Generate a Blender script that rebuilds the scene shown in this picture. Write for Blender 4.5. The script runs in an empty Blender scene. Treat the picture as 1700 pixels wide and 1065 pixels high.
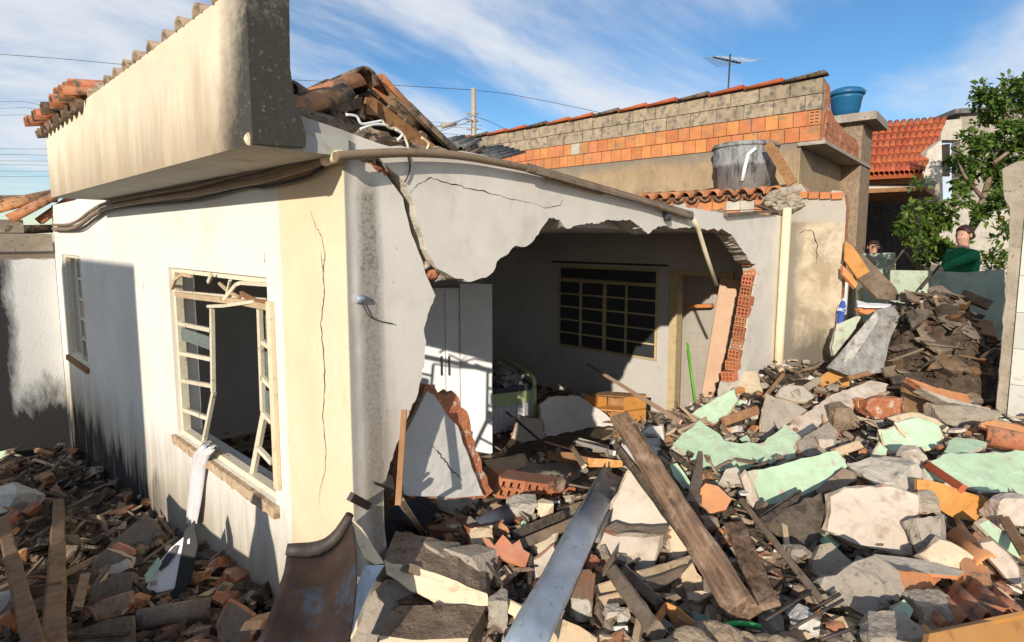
import bpy, bmesh, math, random
from mathutils import Vector, Matrix, noise
random.seed(7)
SC = bpy.context.scene
# ---------------------------------------------------------------- camera
F = 900.0; PX = 850.0; PIT = math.radians(5.5); PY = 396 + F*math.tan(PIT); HD = math.radians(41.61)
CAM = Vector((-1.25, -2.05, 2.62))
cd = bpy.data.cameras.new('camera'); co = bpy.data.objects.new('camera', cd); SC.collection.objects.link(co)
co.location = CAM; co.rotation_euler = (math.pi/2 - PIT, 0, HD - math.pi/2)
cd.sensor_width = 36; cd.lens = 36*F/1700; cd.shift_y = -(532.5 - PY)/1700; cd.clip_start = .05; cd.clip_end = 2000
SC.camera = co
# ---------------------------------------------------------------- light
SUN = Vector((1.0, .42, -.37)).normalized()          # direction the light travels
w = bpy.data.worlds.new('World'); SC.world = w; w.use_nodes = True
nt = w.node_tree; nt.nodes.clear()
def wn(t, **k):
    n = nt.nodes.new(t)
    for a, b in k.items(): setattr(n, a, b)
    return n
sky = wn('ShaderNodeTexSky', sky_type='NISHITA', sun_disc=False)
sky.sun_elevation = math.asin(-SUN.z); sky.sun_rotation = math.atan2(-SUN.x, -SUN.y)
sky.altitude = 900; sky.air_density = 1.0; sky.dust_density = .35; sky.ozone_density = 2.4
tc = wn('ShaderNodeTexCoord'); sep = wn('ShaderNodeSeparateXYZ'); nt.links.new(tc.outputs['Generated'], sep.inputs[0])
zc = wn('ShaderNodeMath', operation='MAXIMUM'); nt.links.new(sep.outputs['Z'], zc.inputs[0]); zc.inputs[1].default_value = 0.0
za = wn('ShaderNodeMath', operation='ADD'); nt.links.new(zc.outputs[0], za.inputs[0]); za.inputs[1].default_value = .22
dx = wn('ShaderNodeMath', operation='DIVIDE'); nt.links.new(sep.outputs['X'], dx.inputs[0]); nt.links.new(za.outputs[0], dx.inputs[1])
dy = wn('ShaderNodeMath', operation='DIVIDE'); nt.links.new(sep.outputs['Y'], dy.inputs[0]); nt.links.new(za.outputs[0], dy.inputs[1])
cmb = wn('ShaderNodeCombineXYZ'); nt.links.new(dx.outputs[0], cmb.inputs[0]); nt.links.new(dy.outputs[0], cmb.inputs[1])
mp = wn('ShaderNodeMapping'); mp.inputs['Rotation'].default_value = (0, 0, math.radians(30)); mp.inputs['Scale'].default_value = (.62, 1.0, 1); mp.inputs['Location'].default_value = (2.3, .8, 0)
nt.links.new(cmb.outputs[0], mp.inputs[0])
n1 = wn('ShaderNodeTexNoise'); n1.inputs['Scale'].default_value = .95; n1.inputs['Detail'].default_value = 8; n1.inputs['Roughness'].default_value = .58; n1.inputs['Distortion'].default_value = .5
nt.links.new(mp.outputs[0], n1.inputs['Vector'])
cr = wn('ShaderNodeValToRGB'); cr.color_ramp.elements[0].position = .385; cr.color_ramp.elements[1].position = .62
cr.color_ramp.elements[0].color = (.08, .08, .08, 1); cr.color_ramp.elements[1].color = (.92, .92, .92, 1); cr.color_ramp.interpolation = 'EASE'
nt.links.new(n1.outputs['Fac'], cr.inputs[0])
mx = wn('ShaderNodeMix', data_type='RGBA'); nt.links.new(cr.outputs[0], mx.inputs[0])
hs = wn('ShaderNodeHueSaturation'); hs.inputs['Saturation'].default_value = 1.32; hs.inputs['Value'].default_value = .72
nt.links.new(sky.outputs[0], hs.inputs['Color'])
nt.links.new(hs.outputs[0], mx.inputs[6]); mx.inputs[7].default_value = (4.2, 4.35, 4.6, 1)
bg = wn('ShaderNodeBackground'); bg.inputs['Strength'].default_value = .15; nt.links.new(mx.outputs[2], bg.inputs['Color'])
ow = wn('ShaderNodeOutputWorld'); nt.links.new(bg.outputs[0], ow.inputs[0])
sl = bpy.data.lights.new('sun', 'SUN'); so = bpy.data.objects.new('sun', sl); SC.collection.objects.link(so)
sl.energy = 3.9; sl.angle = math.radians(.55); sl.color = (1.0, .905, .77)
so.rotation_euler = SUN.to_track_quat('-Z', 'Y').to_euler(); so.location = (-6, -4, 8)
vs = SC.view_settings; vs.view_transform = 'Standard'; vs.look = 'None'; vs.exposure = .38; vs.gamma = 1; vs.use_curve_mapping = False
SC.cycles.use_denoising = True; SC.cycles.max_bounces = 6; SC.cycles.diffuse_bounces = 4; SC.cycles.glossy_bounces = 2; SC.cycles.transmission_bounces = 4; SC.cycles.transparent_max_bounces = 8
SC.cycles.use_adaptive_sampling = True; SC.cycles.adaptive_threshold = .015
# ---------------------------------------------------------------- photo-pixel rays (survey of the place)
FH = Vector((math.cos(HD), math.sin(HD), 0)); RT = Vector((math.sin(HD), -math.cos(HD), 0)); ZZ = Vector((0, 0, 1))
FW = FH*math.cos(PIT) - ZZ*math.sin(PIT); UP = FH*math.sin(PIT) + ZZ*math.cos(PIT)
def ray(x, y): return FW + RT*((x - PX)/F) + UP*((PY - y)/F)
def onX(x, y, X): d = ray(x, y); return CAM + d*((X - CAM.x)/d.x)
def onY(x, y, Y): d = ray(x, y); return CAM + d*((Y - CAM.y)/d.y)
def onZ(x, y, Z): d = ray(x, y); return CAM + d*((Z - CAM.z)/d.z)
def atD(x, y, D): return CAM + ray(x, y)*D
def onP(x, y, p, n): d = ray(x, y); return CAM + d*((p - CAM).dot(n)/d.dot(n))
def sstep(a, b, x): t = min(1, max(0, (x - a)/(b - a))); return t*t*(3 - 2*t)
def hpile(x, y):
    """height of the debris surface above the house floor"""
    if x < 0.0:                                     # courtyard beside the left wall
        h = .66 - .1*max(0, y - .7) + .25*sstep(.6, -.6, y)
        if x > -.15: h += .0
        h += .12*sstep(-.5, -1.2, x)*sstep(3., 1., y)
        if y < 0: h = h*(1 - sstep(-.1, -.7, y)) + 1.0*sstep(-.1, -.7, y)
    else:
        out = 1.0 - .10*sstep(.6, .0, x)
        out += .06*math.sin(x*1.3)*math.cos(y*1.7)
        h = out
        if y > -.15:
            inn = .10 + .30*sstep(2.6, .9, y)*sstep(5.6, 4.4, x)
            k = sstep(-.15, 1.15, y)
            h = out*(1 - k) + inn*k
        if x > 6.2: h = max(h, 1.0) + .25*sstep(6.5, 9, x)
    n = noise.fractal(Vector((x*1.4, y*1.4, 3.1)), 1.0, 2.0, 4)
    amp = .10 if (y < .8 or x < 0) else .03
    return max(.03, h + n*amp)
def hit(px, py, t0=1.2, t1=60):
    d = ray(px, py); t = t0
    while t < t1:
        p = CAM + d*t
        if p.z < hpile(p.x, p.y):
            a, b = t - .06, t
            for _ in range(12):
                m = (a + b)/2; p = CAM + d*m
                if p.z < hpile(p.x, p.y): b = m
                else: a = m
            return CAM + d*b
        t += .06
    return CAM + d*t1
def P(px, py, k=0.0):
    """point seen at photo pixel, k metres in front of the debris surface"""
    h = hit(px, py); d = (h - CAM).normalized(); return h - d*k
# ---------------------------------------------------------------- objects
COL = SC.collection
def tag(o, label=None, cat=None, group=None, kind=None):
    if label: o['label'] = label
    if cat: o['category'] = cat
    if group: o['group'] = group
    if kind: o['kind'] = kind
    return o
def empty(name, loc=(0, 0, 0)):
    o = bpy.data.objects.new(name, None); COL.objects.link(o); o.location = loc; o.empty_display_size = .1
    return o
def thing(name, label, cat, loc=(0, 0, 0), group=None):
    return tag(empty(name, loc), label, cat, group)
def link(name, me, parent=None, mats=None):
    for m in (mats if isinstance(mats, (list, tuple)) else [mats] if mats else []): me.materials.append(m)
    o = bpy.data.objects.new(name, me); COL.objects.link(o)
    if parent is not None:
        o.parent = parent
        o.location = -Vector(parent.location) if parent.parent is None else (0, 0, 0)
        if parent.parent is not None:
            o.location = -(Vector(parent.location) + Vector(parent.parent.location))
    return o
def recenter(o):
    """move a parentless mesh object's origin to the base of its bounding box"""
    vs_ = [v.co for v in o.data.vertices]
    c = Vector((sum(v.x for v in vs_)/len(vs_), sum(v.y for v in vs_)/len(vs_), min(v.z for v in vs_)))
    o.data.transform(Matrix.Translation(-c)); o.location = Vector(o.location) + c
    return o
def obj(name, bm, mats, parent=None, smooth=False):
    me = bpy.data.meshes.new(name); bmesh.ops.recalc_face_normals(bm, faces=bm.faces[:]); bm.to_mesh(me); bm.free()
    if smooth:
        for p in me.polygons: p.use_smooth = True
    o = link(name, me, parent, mats)
    if parent is None: recenter(o)
    return o
def box(bm, a, b, mi=0):
    x0, y0, z0 = a; x1, y1, z1 = b
    v = [bm.verts.new(c) for c in ((x0, y0, z0), (x1, y0, z0), (x1, y1, z0), (x0, y1, z0), (x0, y0, z1), (x1, y0, z1), (x1, y1, z1), (x0, y1, z1))]
    for q in ((0, 3, 2, 1), (4, 5, 6, 7), (0, 1, 5, 4), (1, 2, 6, 5), (2, 3, 7, 6), (3, 0, 4, 7)):
        f = bm.faces.new([v[i] for i in q]); f.material_index = mi
def B(a, b, mi=0):
    bm = bmesh.new(); box(bm, a, b, mi); return bm
def bar(bm, p, q, w, t, upv=(0, 0, 1), mi=0, w2=None, t2=None, jag=0):
    """straight beam from p to q; w across, t along upv"""
    p, q = Vector(p), Vector(q); d = (q - p).normalized(); u = Vector(upv)
    s = d.cross(u)
    if s.length < 1e-4: s = d.cross(Vector((1, 0, 0)))
    s.normalize(); u = s.cross(d).normalized()
    w2 = w if w2 is None else w2; t2 = t if t2 is None else t2
    rs = []
    for c, ww, tt in ((p, w, t), (q, w2, t2)):
        rs.append([bm.verts.new(c + s*a*ww/2 + u*b*tt/2 + d*(random.uniform(-jag, jag) if jag else 0)) for a, b in ((-1, -1), (1, -1), (1, 1), (-1, 1))])
    for i in range(4):
        bm.faces.new((rs[0][i], rs[0][(i + 1) % 4], rs[1][(i + 1) % 4], rs[1][i])).material_index = mi
    bm.faces.new(rs[0][::-1]).material_index = mi; bm.faces.new(rs[1]).material_index = mi
def tube(bm, pts, r, seg=8, mi=0, cap=True):
    pts = [Vector(p) for p in pts]; rs = []
    u = None
    for i, p in enumerate(pts):
        d = (pts[min(i + 1, len(pts) - 1)] - pts[max(i - 1, 0)]).normalized()
        if u is None:
            u = d.cross(Vector((.13, .2, 1)))
            if u.length < .05: u = d.cross(Vector((1, 0, 0)))
        u = (u - d*u.dot(d)).normalized(); s = d.cross(u)
        rr = r[i] if isinstance(r, (list, tuple)) else r
        rs.append([bm.verts.new(p + (u*math.cos(a) + s*math.sin(a))*rr) for a in [2*math.pi*k/seg for k in range(seg)]])
    for i in range(len(rs) - 1):
        for k in range(seg):
            f = bm.faces.new((rs[i][k], rs[i][(k + 1) % seg], rs[i + 1][(k + 1) % seg], rs[i + 1][k])); f.material_index = mi; f.smooth = True
    if cap:
        bm.faces.new(rs[0][::-1]).material_index = mi; bm.faces.new(rs[-1]).material_index = mi
def smoothpts(pts, n=6):
    pts = [Vector(p) for p in pts]; out = []
    for i in range(len(pts) - 1):
        p0, p1, p2, p3 = pts[max(i - 1, 0)], pts[i], pts[i + 1], pts[min(i + 2, len(pts) - 1)]
        for k in range(n):
            t = k/n
            out.append(.5*((2*p1) + (p2 - p0)*t + (2*p0 - 5*p1 + 4*p2 - p3)*t*t + (3*p1 - p0 - 3*p2 + p3)*t**3))
    return out + [pts[-1]]
def tb(pts, r, seg=8, sm=0):
    bm = bmesh.new(); tube(bm, smoothpts(pts, sm) if sm else pts, r, seg); return bm
def copy_tree(o, parent=None):
    c = o.copy(); COL.objects.link(c); c.parent = parent
    for ch in [q for q in bpy.data.objects if q.parent == o]: copy_tree(ch, c)
    return c
# ---------------------------------------------------------------- materials
class NT:
    def __init__(s, name):
        s.m = bpy.data.materials.new(name); s.m.use_nodes = True; s.t = s.m.node_tree; s.t.nodes.clear()
        s.out = s.n('ShaderNodeOutputMaterial'); s.b = s.n('ShaderNodeBsdfPrincipled'); s.l(s.b.outputs[0], s.out.inputs[0])
        s.geo = s.n('ShaderNodeNewGeometry'); s.pos = s.geo.outputs['Position']
    def n(s, t, **k):
        n = s.t.nodes.new(t)
        for a, b in k.items(): setattr(n, a, b)
        return n
    def l(s, a, b): s.t.links.new(a, b)
    def v(s, a, i):
        if isinstance(a, (int, float)): i.default_value = a
        elif isinstance(a, (tuple, list)): i.default_value = tuple(a) + ((1,) if len(a) == 3 and len(i.default_value) == 4 else ())
        else: s.l(a, i)
    def noise(s, sc, det=4, rough=.55, dist=0, scale3=None, rot=None, seed=0):
        p = s.pos
        if scale3 or seed or rot:
            mp = s.n('ShaderNodeMapping'); s.l(p, mp.inputs[0])
            if scale3: mp.inputs['Scale'].default_value = scale3
            if rot: mp.inputs['Rotation'].default_value = rot
            mp.inputs['Location'].default_value = (seed*3.7, seed*1.9, seed*2.3); p = mp.outputs[0]
        q = s.n('ShaderNodeTexNoise'); q.inputs['Scale'].default_value = sc; q.inputs['Detail'].default_value = det
        q.inputs['Roughness'].default_value = rough; q.inputs['Distortion'].default_value = dist; s.l(p, q.inputs['Vector'])
        return q.outputs['Fac']
    def ramp(s, f, a, b, ca=(0, 0, 0), cb=(1, 1, 1), mode='LINEAR'):
        r = s.n('ShaderNodeValToRGB'); e = r.color_ramp.elements; r.color_ramp.interpolation = mode
        e[0].position = a; e[1].position = b; e[0].color = tuple(ca) + (1,); e[1].color = tuple(cb) + (1,)
        s.l(f, r.inputs[0]); return r.outputs[0]
    def mapr(s, f, a, b, c=0., d=1.):
        r = s.n('ShaderNodeMapRange'); s.l(f, r.inputs[0])
        for i, x in enumerate((a, b, c, d)): r.inputs[i + 1].default_value = x
        return r.outputs[0]
    def mix(s, f, a, b, bt='MIX'):
        m = s.n('ShaderNodeMix', data_type='RGBA', blend_type=bt); s.v(f, m.inputs[0]); s.v(a, m.inputs[6]); s.v(b, m.inputs[7]); return m.outputs[2]
    def math(s, op, a, b=0.):
        m = s.n('ShaderNodeMath', operation=op); s.v(a, m.inputs[0]); s.v(b, m.inputs[1]); return m.outputs[0]
    def xyz(s):
        q = s.n('ShaderNodeSeparateXYZ'); s.l(s.pos, q.inputs[0]); return q.outputs
    def rnd(s): return s.n('ShaderNodeObjectInfo').outputs['Random']
    def hsv(s, c, v=None, h=None, sat=None):
        q = s.n('ShaderNodeHueSaturation'); s.v(c, q.inputs['Color'])
        if v is not None: s.v(v, q.inputs['Value'])
        if h is not None: s.v(h, q.inputs['Hue'])
        if sat is not None: s.v(sat, q.inputs['Saturation'])
        return q.outputs[0]
    def bump(s, h, st=.3, dist=.01):
        q = s.n('ShaderNodeBump'); q.inputs['Strength'].default_value = st; q.inputs['Distance'].default_value = dist; s.l(h, q.inputs['Height'])
        s.l(q.outputs[0], s.b.inputs['Normal'])
    def done(s, col, rough=.85, metal=0, spec=.3):
        s.v(col, s.b.inputs['Base Color']); s.v(rough, s.b.inputs['Roughness']); s.v(metal, s.b.inputs['Metallic'])
        s.b.inputs['Specular IOR Level'].default_value = spec; return s.m
MATS = {}
def surf(name, c1, c2, sc=6, c3=None, sc3=30, t3=(.58, .68), rough=.9, metal=0, bump=.4, bs=40, bd=.008, var=.12, stretch=None, spec=.25, seed=0, hue=0., dust=0.):
    """two-tone weathered surface with a third colour in speckles, fine relief and object-to-object variation"""
    s = NT(name)
    c = s.ramp(s.noise(sc, 5, .6, .2, stretch, seed=seed), .32, .68, c1, c2)
    if c3: c = s.mix(s.ramp(s.noise(sc3, 4, .65, seed=seed + 1), *t3), c, c3)
    r = s.rnd()
    c = s.hsv(c, v=s.mapr(r, 0, 1, 1 - var, 1 + var), h=(s.mapr(s.math('FRACT', s.math('MULTIPLY', r, 7.13)), 0, 1, .5 - hue, .5 + hue) if hue else None))
    if dust:
        q = s.n('ShaderNodeSeparateXYZ'); s.l(s.geo.outputs['Normal'], q.inputs[0])
        f = s.math('MULTIPLY', s.mapr(q.outputs[2], .1, .85), s.mapr(s.noise(11, 5, .7, seed=seed + 4), .32, .62)); c = s.mix(s.math('MULTIPLY', f, dust), c, (.33, .26, .19))
    s.bump(s.noise(bs, 6, .65, 0, stretch, seed=seed + 2), bump, bd)
    MATS[name] = s.done(c, rough, metal, spec); return s.m
surf('concrete', (.28, .235, .18), (.41, .35, .27), 5, (.17, .145, .115), 26, bump=.8, bd=.012, dust=0.4)
surf('concrete_pale', (.42, .38, .32), (.56, .51, .43), 4, (.28, .24, .19), 22, bump=.7, bd=.01, dust=0.3)
surf('concrete_grey', (.31, .265, .215), (.44, .385, .32), 6, (.15, .135, .12), 30, bump=.9, bd=.014, dust=0.45)
surf('mortar_brown', (.22, .155, .105), (.36, .27, .19), 12, (.12, .08, .055), 34, bump=1.0, bd=.02)
surf('cream_paint', (.62, .50, .33), (.70, .585, .41), 3, (.42, .31, .20), 11, (.55, .70), bump=.3, dust=0.3)
surf('white_paint', (.60, .57, .52), (.70, .67, .62), 3, (.55, .50, .43), 16, (.62, .74), bump=.3, dust=0.3)
surf('pink_white_paint', (.50, .42, .345), (.62, .53, .445), 3, (.36, .28, .21), 9, (.54, .70), bump=.35, dust=0.3)
surf('green_paint', (.44, .64, .43), (.52, .72, .50), 3, (.52, .46, .35), 7, (.60, .66), bump=.4, var=.05, dust=0.4)
surf('brick', (.42, .145, .065), (.56, .23, .11), 9, (.36, .13, .06), 20, bump=.5, var=.18, hue=.012, dust=0.6)
surf('brick_core', (.36, .125, .06), (.50, .20, .10), 22, (.55, .46, .36), 14, (.56, .64), bump=1.0, bd=.02, dust=0.5)
surf('orange_clay', (.56, .21, .075), (.66, .28, .11), 5, (.45, .16, .06), 18, (.62, .74), bump=.2, var=.1, dust=0.45)
surf('tile_clay', (.38, .145, .065), (.52, .22, .10), 10, (.10, .075, .055), 16, (.50, .64), bump=.4, var=.25, hue=.012, dust=0.35)
surf('tile_old', (.13, .10, .075), (.26, .165, .10), 9, (.045, .04, .032), 14, (.46, .60), bump=.7, var=.25)
surf('tile_red', (.36, .085, .035), (.46, .125, .052), 6, (.28, .10, .05), 12, (.58, .7), bump=.2, var=.15, hue=.008)
surf('wood_weathered', (.13, .095, .068), (.27, .195, .135), 7, (.065, .045, .034), 20, stretch=None, bump=.6, var=.2, dust=0.45)
surf('wood_raw', (.50, .36, .22), (.62, .47, .31), 8, (.36, .24, .14), 24, bump=.3, var=.15, dust=0.3)
surf('wood_brown', (.24, .115, .05), (.36, .19, .085), 8, (.12, .06, .03), 20, bump=.4, var=.15, dust=0.45)
surf('wood_dark', (.10, .055, .026), (.19, .105, .05), 8, (.06, .035, .02), 20, bump=.4, dust=0.35)
surf('furniture_wood', (.50, .225, .05), (.58, .28, .075), 3, (.38, .16, .035), 9, (.55, .7), rough=.5, bump=.08, var=.08, spec=.4, dust=0.25)
surf('charred', (.022, .018, .015), (.06, .046, .036), 10, (.12, .095, .075), 22, (.60, .72), bump=1.0, bd=.02, dust=0.5)
surf('soil', (.05, .036, .026), (.12, .085, .058), 9, (.24, .13, .08), 26, (.60, .66), bump=1.0, bd=.03, dust=0.3)
surf('galvanised', (.38, .44, .51), (.56, .62, .68), 7, (.30, .31, .32), 22, (.58, .72), rough=.45, metal=.55, bump=.12, var=.05)
surf('rusty_steel', (.022, .018, .017), (.070, .042, .030), 5, (.045, .055, .075), 6, (.50, .60), rough=.7, metal=.1, bump=.3, var=.05)  # rust and bluish steel, darkened so the colour includes the sheet's shade
surf('asbestos', (.20, .195, .18), (.36, .345, .32), 7, (.075, .072, .068), 12, (.52, .66), bump=.5)
surf('asbestos_dark', (.12, .118, .11), (.22, .21, .195), 7, (.05, .05, .046), 12, (.52, .66), bump=.5)
surf('plastic_white', (.72, .72, .72), (.80, .80, .80), 4, None, rough=.45, bump=.05, var=.05)
surf('pvc_cream', (.66, .56, .36), (.74, .65, .45), 6, (.40, .32, .2), 9, (.62, .72), rough=.5, bump=.08)
surf('pvc_brown', (.20, .14, .09), (.30, .215, .14), 7, (.16, .11, .075), 14, (.58, .7), rough=.55, bump=.1)
surf('window_paint', (.62, .55, .40), (.70, .64, .50), 12, (.30, .20, .11), 30, (.60, .68), rough=.6, bump=.25)
surf('window_yellow', (.44, .34, .19), (.54, .43, .26), 12, (.22, .13, .06), 30, (.60, .70), rough=.6, bump=.25)
surf('dark_cavity', (.012, .010, .009), (.03, .025, .02), 12, None, bump=.6, var=0)
surf('cable_black', (.02, .02, .02), (.04, .04, .04), 8, None, rough=.6, bump=.1)
surf('iron_dark', (.05, .045, .042), (.09, .075, .065), 14, (.16, .08, .045), 20, (.55, .68), rough=.6, metal=.3, bump=.3)
surf('cloth_white', (.56, .56, .58), (.64, .64, .66), 6, None, bump=.2, bs=120)
surf('door_pink', (.62, .40, .27), (.68, .46, .32), 4, (.5, .3, .2), 14, (.62, .75), rough=.6, bump=.08)
surf('paint_teal', (.16, .24, .22), (.22, .31, .28), 5, (.30, .30, .26), 12, (.58, .68), bump=.3)
surf('slate_plastic', (.055, .06, .075), (.09, .095, .115), 5, None, rough=.5, bump=.2)
def glass_dirty(name, col, rough=.25):
    s = NT(name); c = s.ramp(s.noise(70, 5, .7), .4, .62, tuple(.45*x for x in col), col); s.bump(s.noise(90, 3), .5, .004)
    MATS[name] = s.done(c, rough, 0, .5); return s.m
glass_dirty('obscure_glass', (.16, .21, .20)); glass_dirty('dark_glass', (.05, .055, .06), .3)
surf('plaster_core', (.46, .37, .27), (.56, .465, .35), 6, (.42, .165, .085), 7, (.57, .62), bump=1.0, bd=.015, dust=.3)
surf('tile_cap', (.30, .22, .155), (.42, .32, .23), 12, (.16, .12, .09), 20, (.52, .66), bump=.5)
M = MATS
# ================================================================ ground
def ground_mat():
    s = NT('ground_earth'); c = s.ramp(s.noise(3, 6, .6), .35, .7, (.10, .07, .05), (.20, .145, .10)); c = s.mix(s.ramp(s.noise(30, 4), .55, .65), c, (.28, .22, .16))
    s.bump(s.noise(25, 6), .8, .02); return s.done(c, .95)
bm = bmesh.new(); R_ = 600
vs4 = [bm.verts.new(c) for c in ((-R_, -R_, -.06), (R_, -R_, -.06), (R_, R_, -.06), (-R_, R_, -.06))]; bm.faces.new(vs4)
tag(obj('ground', bm, ground_mat()), kind='structure')
bm = bmesh.new(); xs = [-2.6 + .085*i for i in range(0, 200)]; ys = [-6.2 + .085*j for j in range(0, 150)]
vv = {}
for i, x in enumerate(xs):
    for j, y in enumerate(ys):
        if x > 6.19 and y > -.1 or y > 6.45: continue
        z = hpile(x, y) - .09 + .035*noise.noise(Vector((x*9, y*9, 0)))
        vv[i, j] = bm.verts.new((x, y, z))
for (i, j), v in vv.items():
    if all(k in vv for k in ((i + 1, j), (i, j + 1), (i + 1, j + 1))): bm.faces.new((v, vv[i + 1, j], vv[i + 1, j + 1], vv[i, j + 1])).smooth = True
tag(obj('rubble_ground', bm, M['soil']), 'dark earth and crushed rubble filling the gaps of the debris pile', kind='structure')

# ================================================================ wall paints
def m_left():
    s = NT('left_wall_paint'); x, y, z = s.xyz()
    base = s.ramp(s.noise(1.6, 5, .6), .3, .7, (.70, .665, .595), (.78, .75, .685))
    yel = s.ramp(s.noise(2.2, 5, .6, seed=2), .3, .7, (.74, .575, .385), (.80, .645, .455))
    edge = s.math('ADD', y, s.math('MULTIPLY', s.noise(14, 3), .03))
    c = s.mix(s.mapr(edge, .60, .615), yel, base)
    pin = s.ramp(s.noise(9, 5, .7, 0, (1, 1, .35), seed=3), .60, .74); c = s.mix(s.math('MULTIPLY', pin, .35), c, (.50, .42, .31))
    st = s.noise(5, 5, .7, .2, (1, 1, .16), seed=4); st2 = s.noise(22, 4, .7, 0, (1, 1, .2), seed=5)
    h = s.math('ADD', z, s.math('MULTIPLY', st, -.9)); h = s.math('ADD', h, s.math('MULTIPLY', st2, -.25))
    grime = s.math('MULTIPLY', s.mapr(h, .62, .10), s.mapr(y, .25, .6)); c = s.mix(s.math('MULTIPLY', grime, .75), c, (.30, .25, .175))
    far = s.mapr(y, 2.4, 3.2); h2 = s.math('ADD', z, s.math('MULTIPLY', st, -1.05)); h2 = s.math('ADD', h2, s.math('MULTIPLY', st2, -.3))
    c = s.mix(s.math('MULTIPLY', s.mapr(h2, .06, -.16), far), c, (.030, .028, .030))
    c = s.hsv(c, v=s.mapr(s.noise(1.3, 6, .68, .6, seed=11), .3, .7, .88, 1.07))
    ch = s.ramp(s.noise(26, 4, .6, seed=8), .70, .73); c = s.mix(s.math('MULTIPLY', ch, .7), c, (.42, .36, .29))
    dr = s.math('MULTIPLY', s.ramp(s.noise(13, 5, .7, 0, (1, 1, .07), seed=9), .52, .66), s.mapr(z, 1.35, .5)); c = s.mix(s.math('MULTIPLY', dr, .6), c, (.40, .33, .235))
    s.bump(s.math('ADD', s.math('MULTIPLY', s.noise(5, 4, .5), 2.0), s.noise(60, 5)), .13, .006); return s.done(c, .9)
def m_broken():
    s = NT('broken_wall_paint'); x, y, z = s.xyz()
    c = s.ramp(s.noise(1.4, 6, .6), .3, .7, (.73, .675, .59), (.82, .765, .68))
    c = s.mix(s.math('MULTIPLY', s.ramp(s.noise(3.5, 6, .7, .3, seed=6), .54, .70), .4), c, (.46, .42, .365))
    sp = s.noise(60, 3, .7, seed=1); st = s.noise(16, 5, .7, .3, (1, 1, .2), seed=2)
    ax = s.math('ABSOLUTE', s.math('SUBTRACT', s.math('ADD', x, s.math('MULTIPLY', z, .008)), .135))
    d = s.math('ADD', ax, s.math('MULTIPLY', st, -.05)); band = s.mapr(d, .052, .002)
    top = s.mapr(z, 2.93, 2.8); low = s.math('MAXIMUM', s.mapr(z, 1.9, 2.5), .85)
    sp2 = s.mapr(sp, .2, .55, 1., .55)
    c = s.mix(s.math('MULTIPLY', s.math('MULTIPLY', s.math('MULTIPLY', band, top), low), sp2), c, (.045, .04, .033))
    d2 = s.math('ADD', ax, s.math('MULTIPLY', st, -.12)); c = s.mix(s.math('MULTIPLY', s.mapr(d2, .07, -.03), s.math('MULTIPLY', s.mapr(z, 2.7, 1.7), .55)), c, (.22, .19, .155))
    g = s.mapr(s.math('ADD', x, s.math('MULTIPLY', s.noise(9, 4, .6, 0, (1, 1, .4)), .05)), .075, .04); c = s.mix(s.math('MULTIPLY', g, .75), c, (.30, .285, .26))
    c = s.hsv(c, v=s.mapr(s.noise(1.3, 6, .68, .6, seed=11), .3, .7, .88, 1.07))
    ch = s.ramp(s.noise(22, 4, .6, seed=8), .69, .72); c = s.mix(s.math('MULTIPLY', ch, .6), c, (.40, .36, .31))
    s.bump(s.math('ADD', s.math('MULTIPLY', s.noise(5, 4, .5), 2.0), s.noise(55, 5)), .13, .006); return s.done(c, .9)
def m_parapet():
    s = NT('parapet_paint'); x, y, z = s.xyz()
    c = s.ramp(s.noise(2.2, 6, .6), .3, .7, (.66, .56, .40), (.76, .67, .51))
    st = s.noise(4.5, 6, .7, .1, (1, 1, .12), seed=3)
    lo = s.mapr(s.math('ADD', z, s.math('MULTIPLY', st, -.75)), 2.98, 2.58); c = s.mix(s.math('MULTIPLY', lo, .8), c, (.33, .25, .165))
    c = s.mix(s.math('MULTIPLY', s.ramp(s.noise(12, 5, .7, 0, (1, 1, .3), seed=5), .56, .7), .3), c, (.42, .33, .22))
    c = s.hsv(c, v=s.mapr(s.noise(1.3, 6, .68, .6, seed=11), .3, .7, .88, 1.07))
    m = s.math('ADD', y, s.math('MULTIPLY', s.noise(14, 6, .75, seed=4), .26)); m = s.math('ADD', m, s.math('MULTIPLY', s.mapr(z, 3.45, 2.95), -.14))
    bl = s.mapr(m, .30, .05); c = s.mix(bl, c, (.055, .050, .042))
    c = s.mix(s.math('MULTIPLY', bl, s.ramp(s.noise(45, 5, .8, seed=7), .58, .70)), c, (.26, .24, .20))
    s.bump(s.math('ADD', s.math('MULTIPLY', s.noise(6, 4, .5), 2.0), s.noise(70, 5)), .22, .007); return s.done(c, .92)
def m_inner():
    s = NT('interior_paint'); c = s.ramp(s.noise(1.2, 5, .6), .3, .7, (.47, .445, .41), (.56, .53, .49))
    c = s.mix(s.math('MULTIPLY', s.ramp(s.noise(6, 5, .7), .58, .72), .3), c, (.28, .25, .22)); s.bump(s.noise(50, 4), .1, .003); return s.done(c, .9)
def m_yardwall():
    s = NT('yard_wall_paint'); x, y, z = s.xyz()
    c = s.ramp(s.noise(2, 5, .6), .3, .7, (.68, .68, .66), (.76, .76, .74))
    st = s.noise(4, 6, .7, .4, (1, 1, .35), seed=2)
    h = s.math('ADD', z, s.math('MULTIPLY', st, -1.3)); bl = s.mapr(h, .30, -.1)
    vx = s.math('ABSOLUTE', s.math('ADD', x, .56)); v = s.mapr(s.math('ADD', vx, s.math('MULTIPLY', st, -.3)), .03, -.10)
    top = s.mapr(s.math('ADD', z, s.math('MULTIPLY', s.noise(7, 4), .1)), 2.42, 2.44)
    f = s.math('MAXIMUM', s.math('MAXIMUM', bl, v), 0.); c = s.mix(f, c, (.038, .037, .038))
    c = s.mix(top, c, (.24, .19, .15)); s.bump(s.noise(40, 5), .5, .01); return s.done(c, .92)
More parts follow.
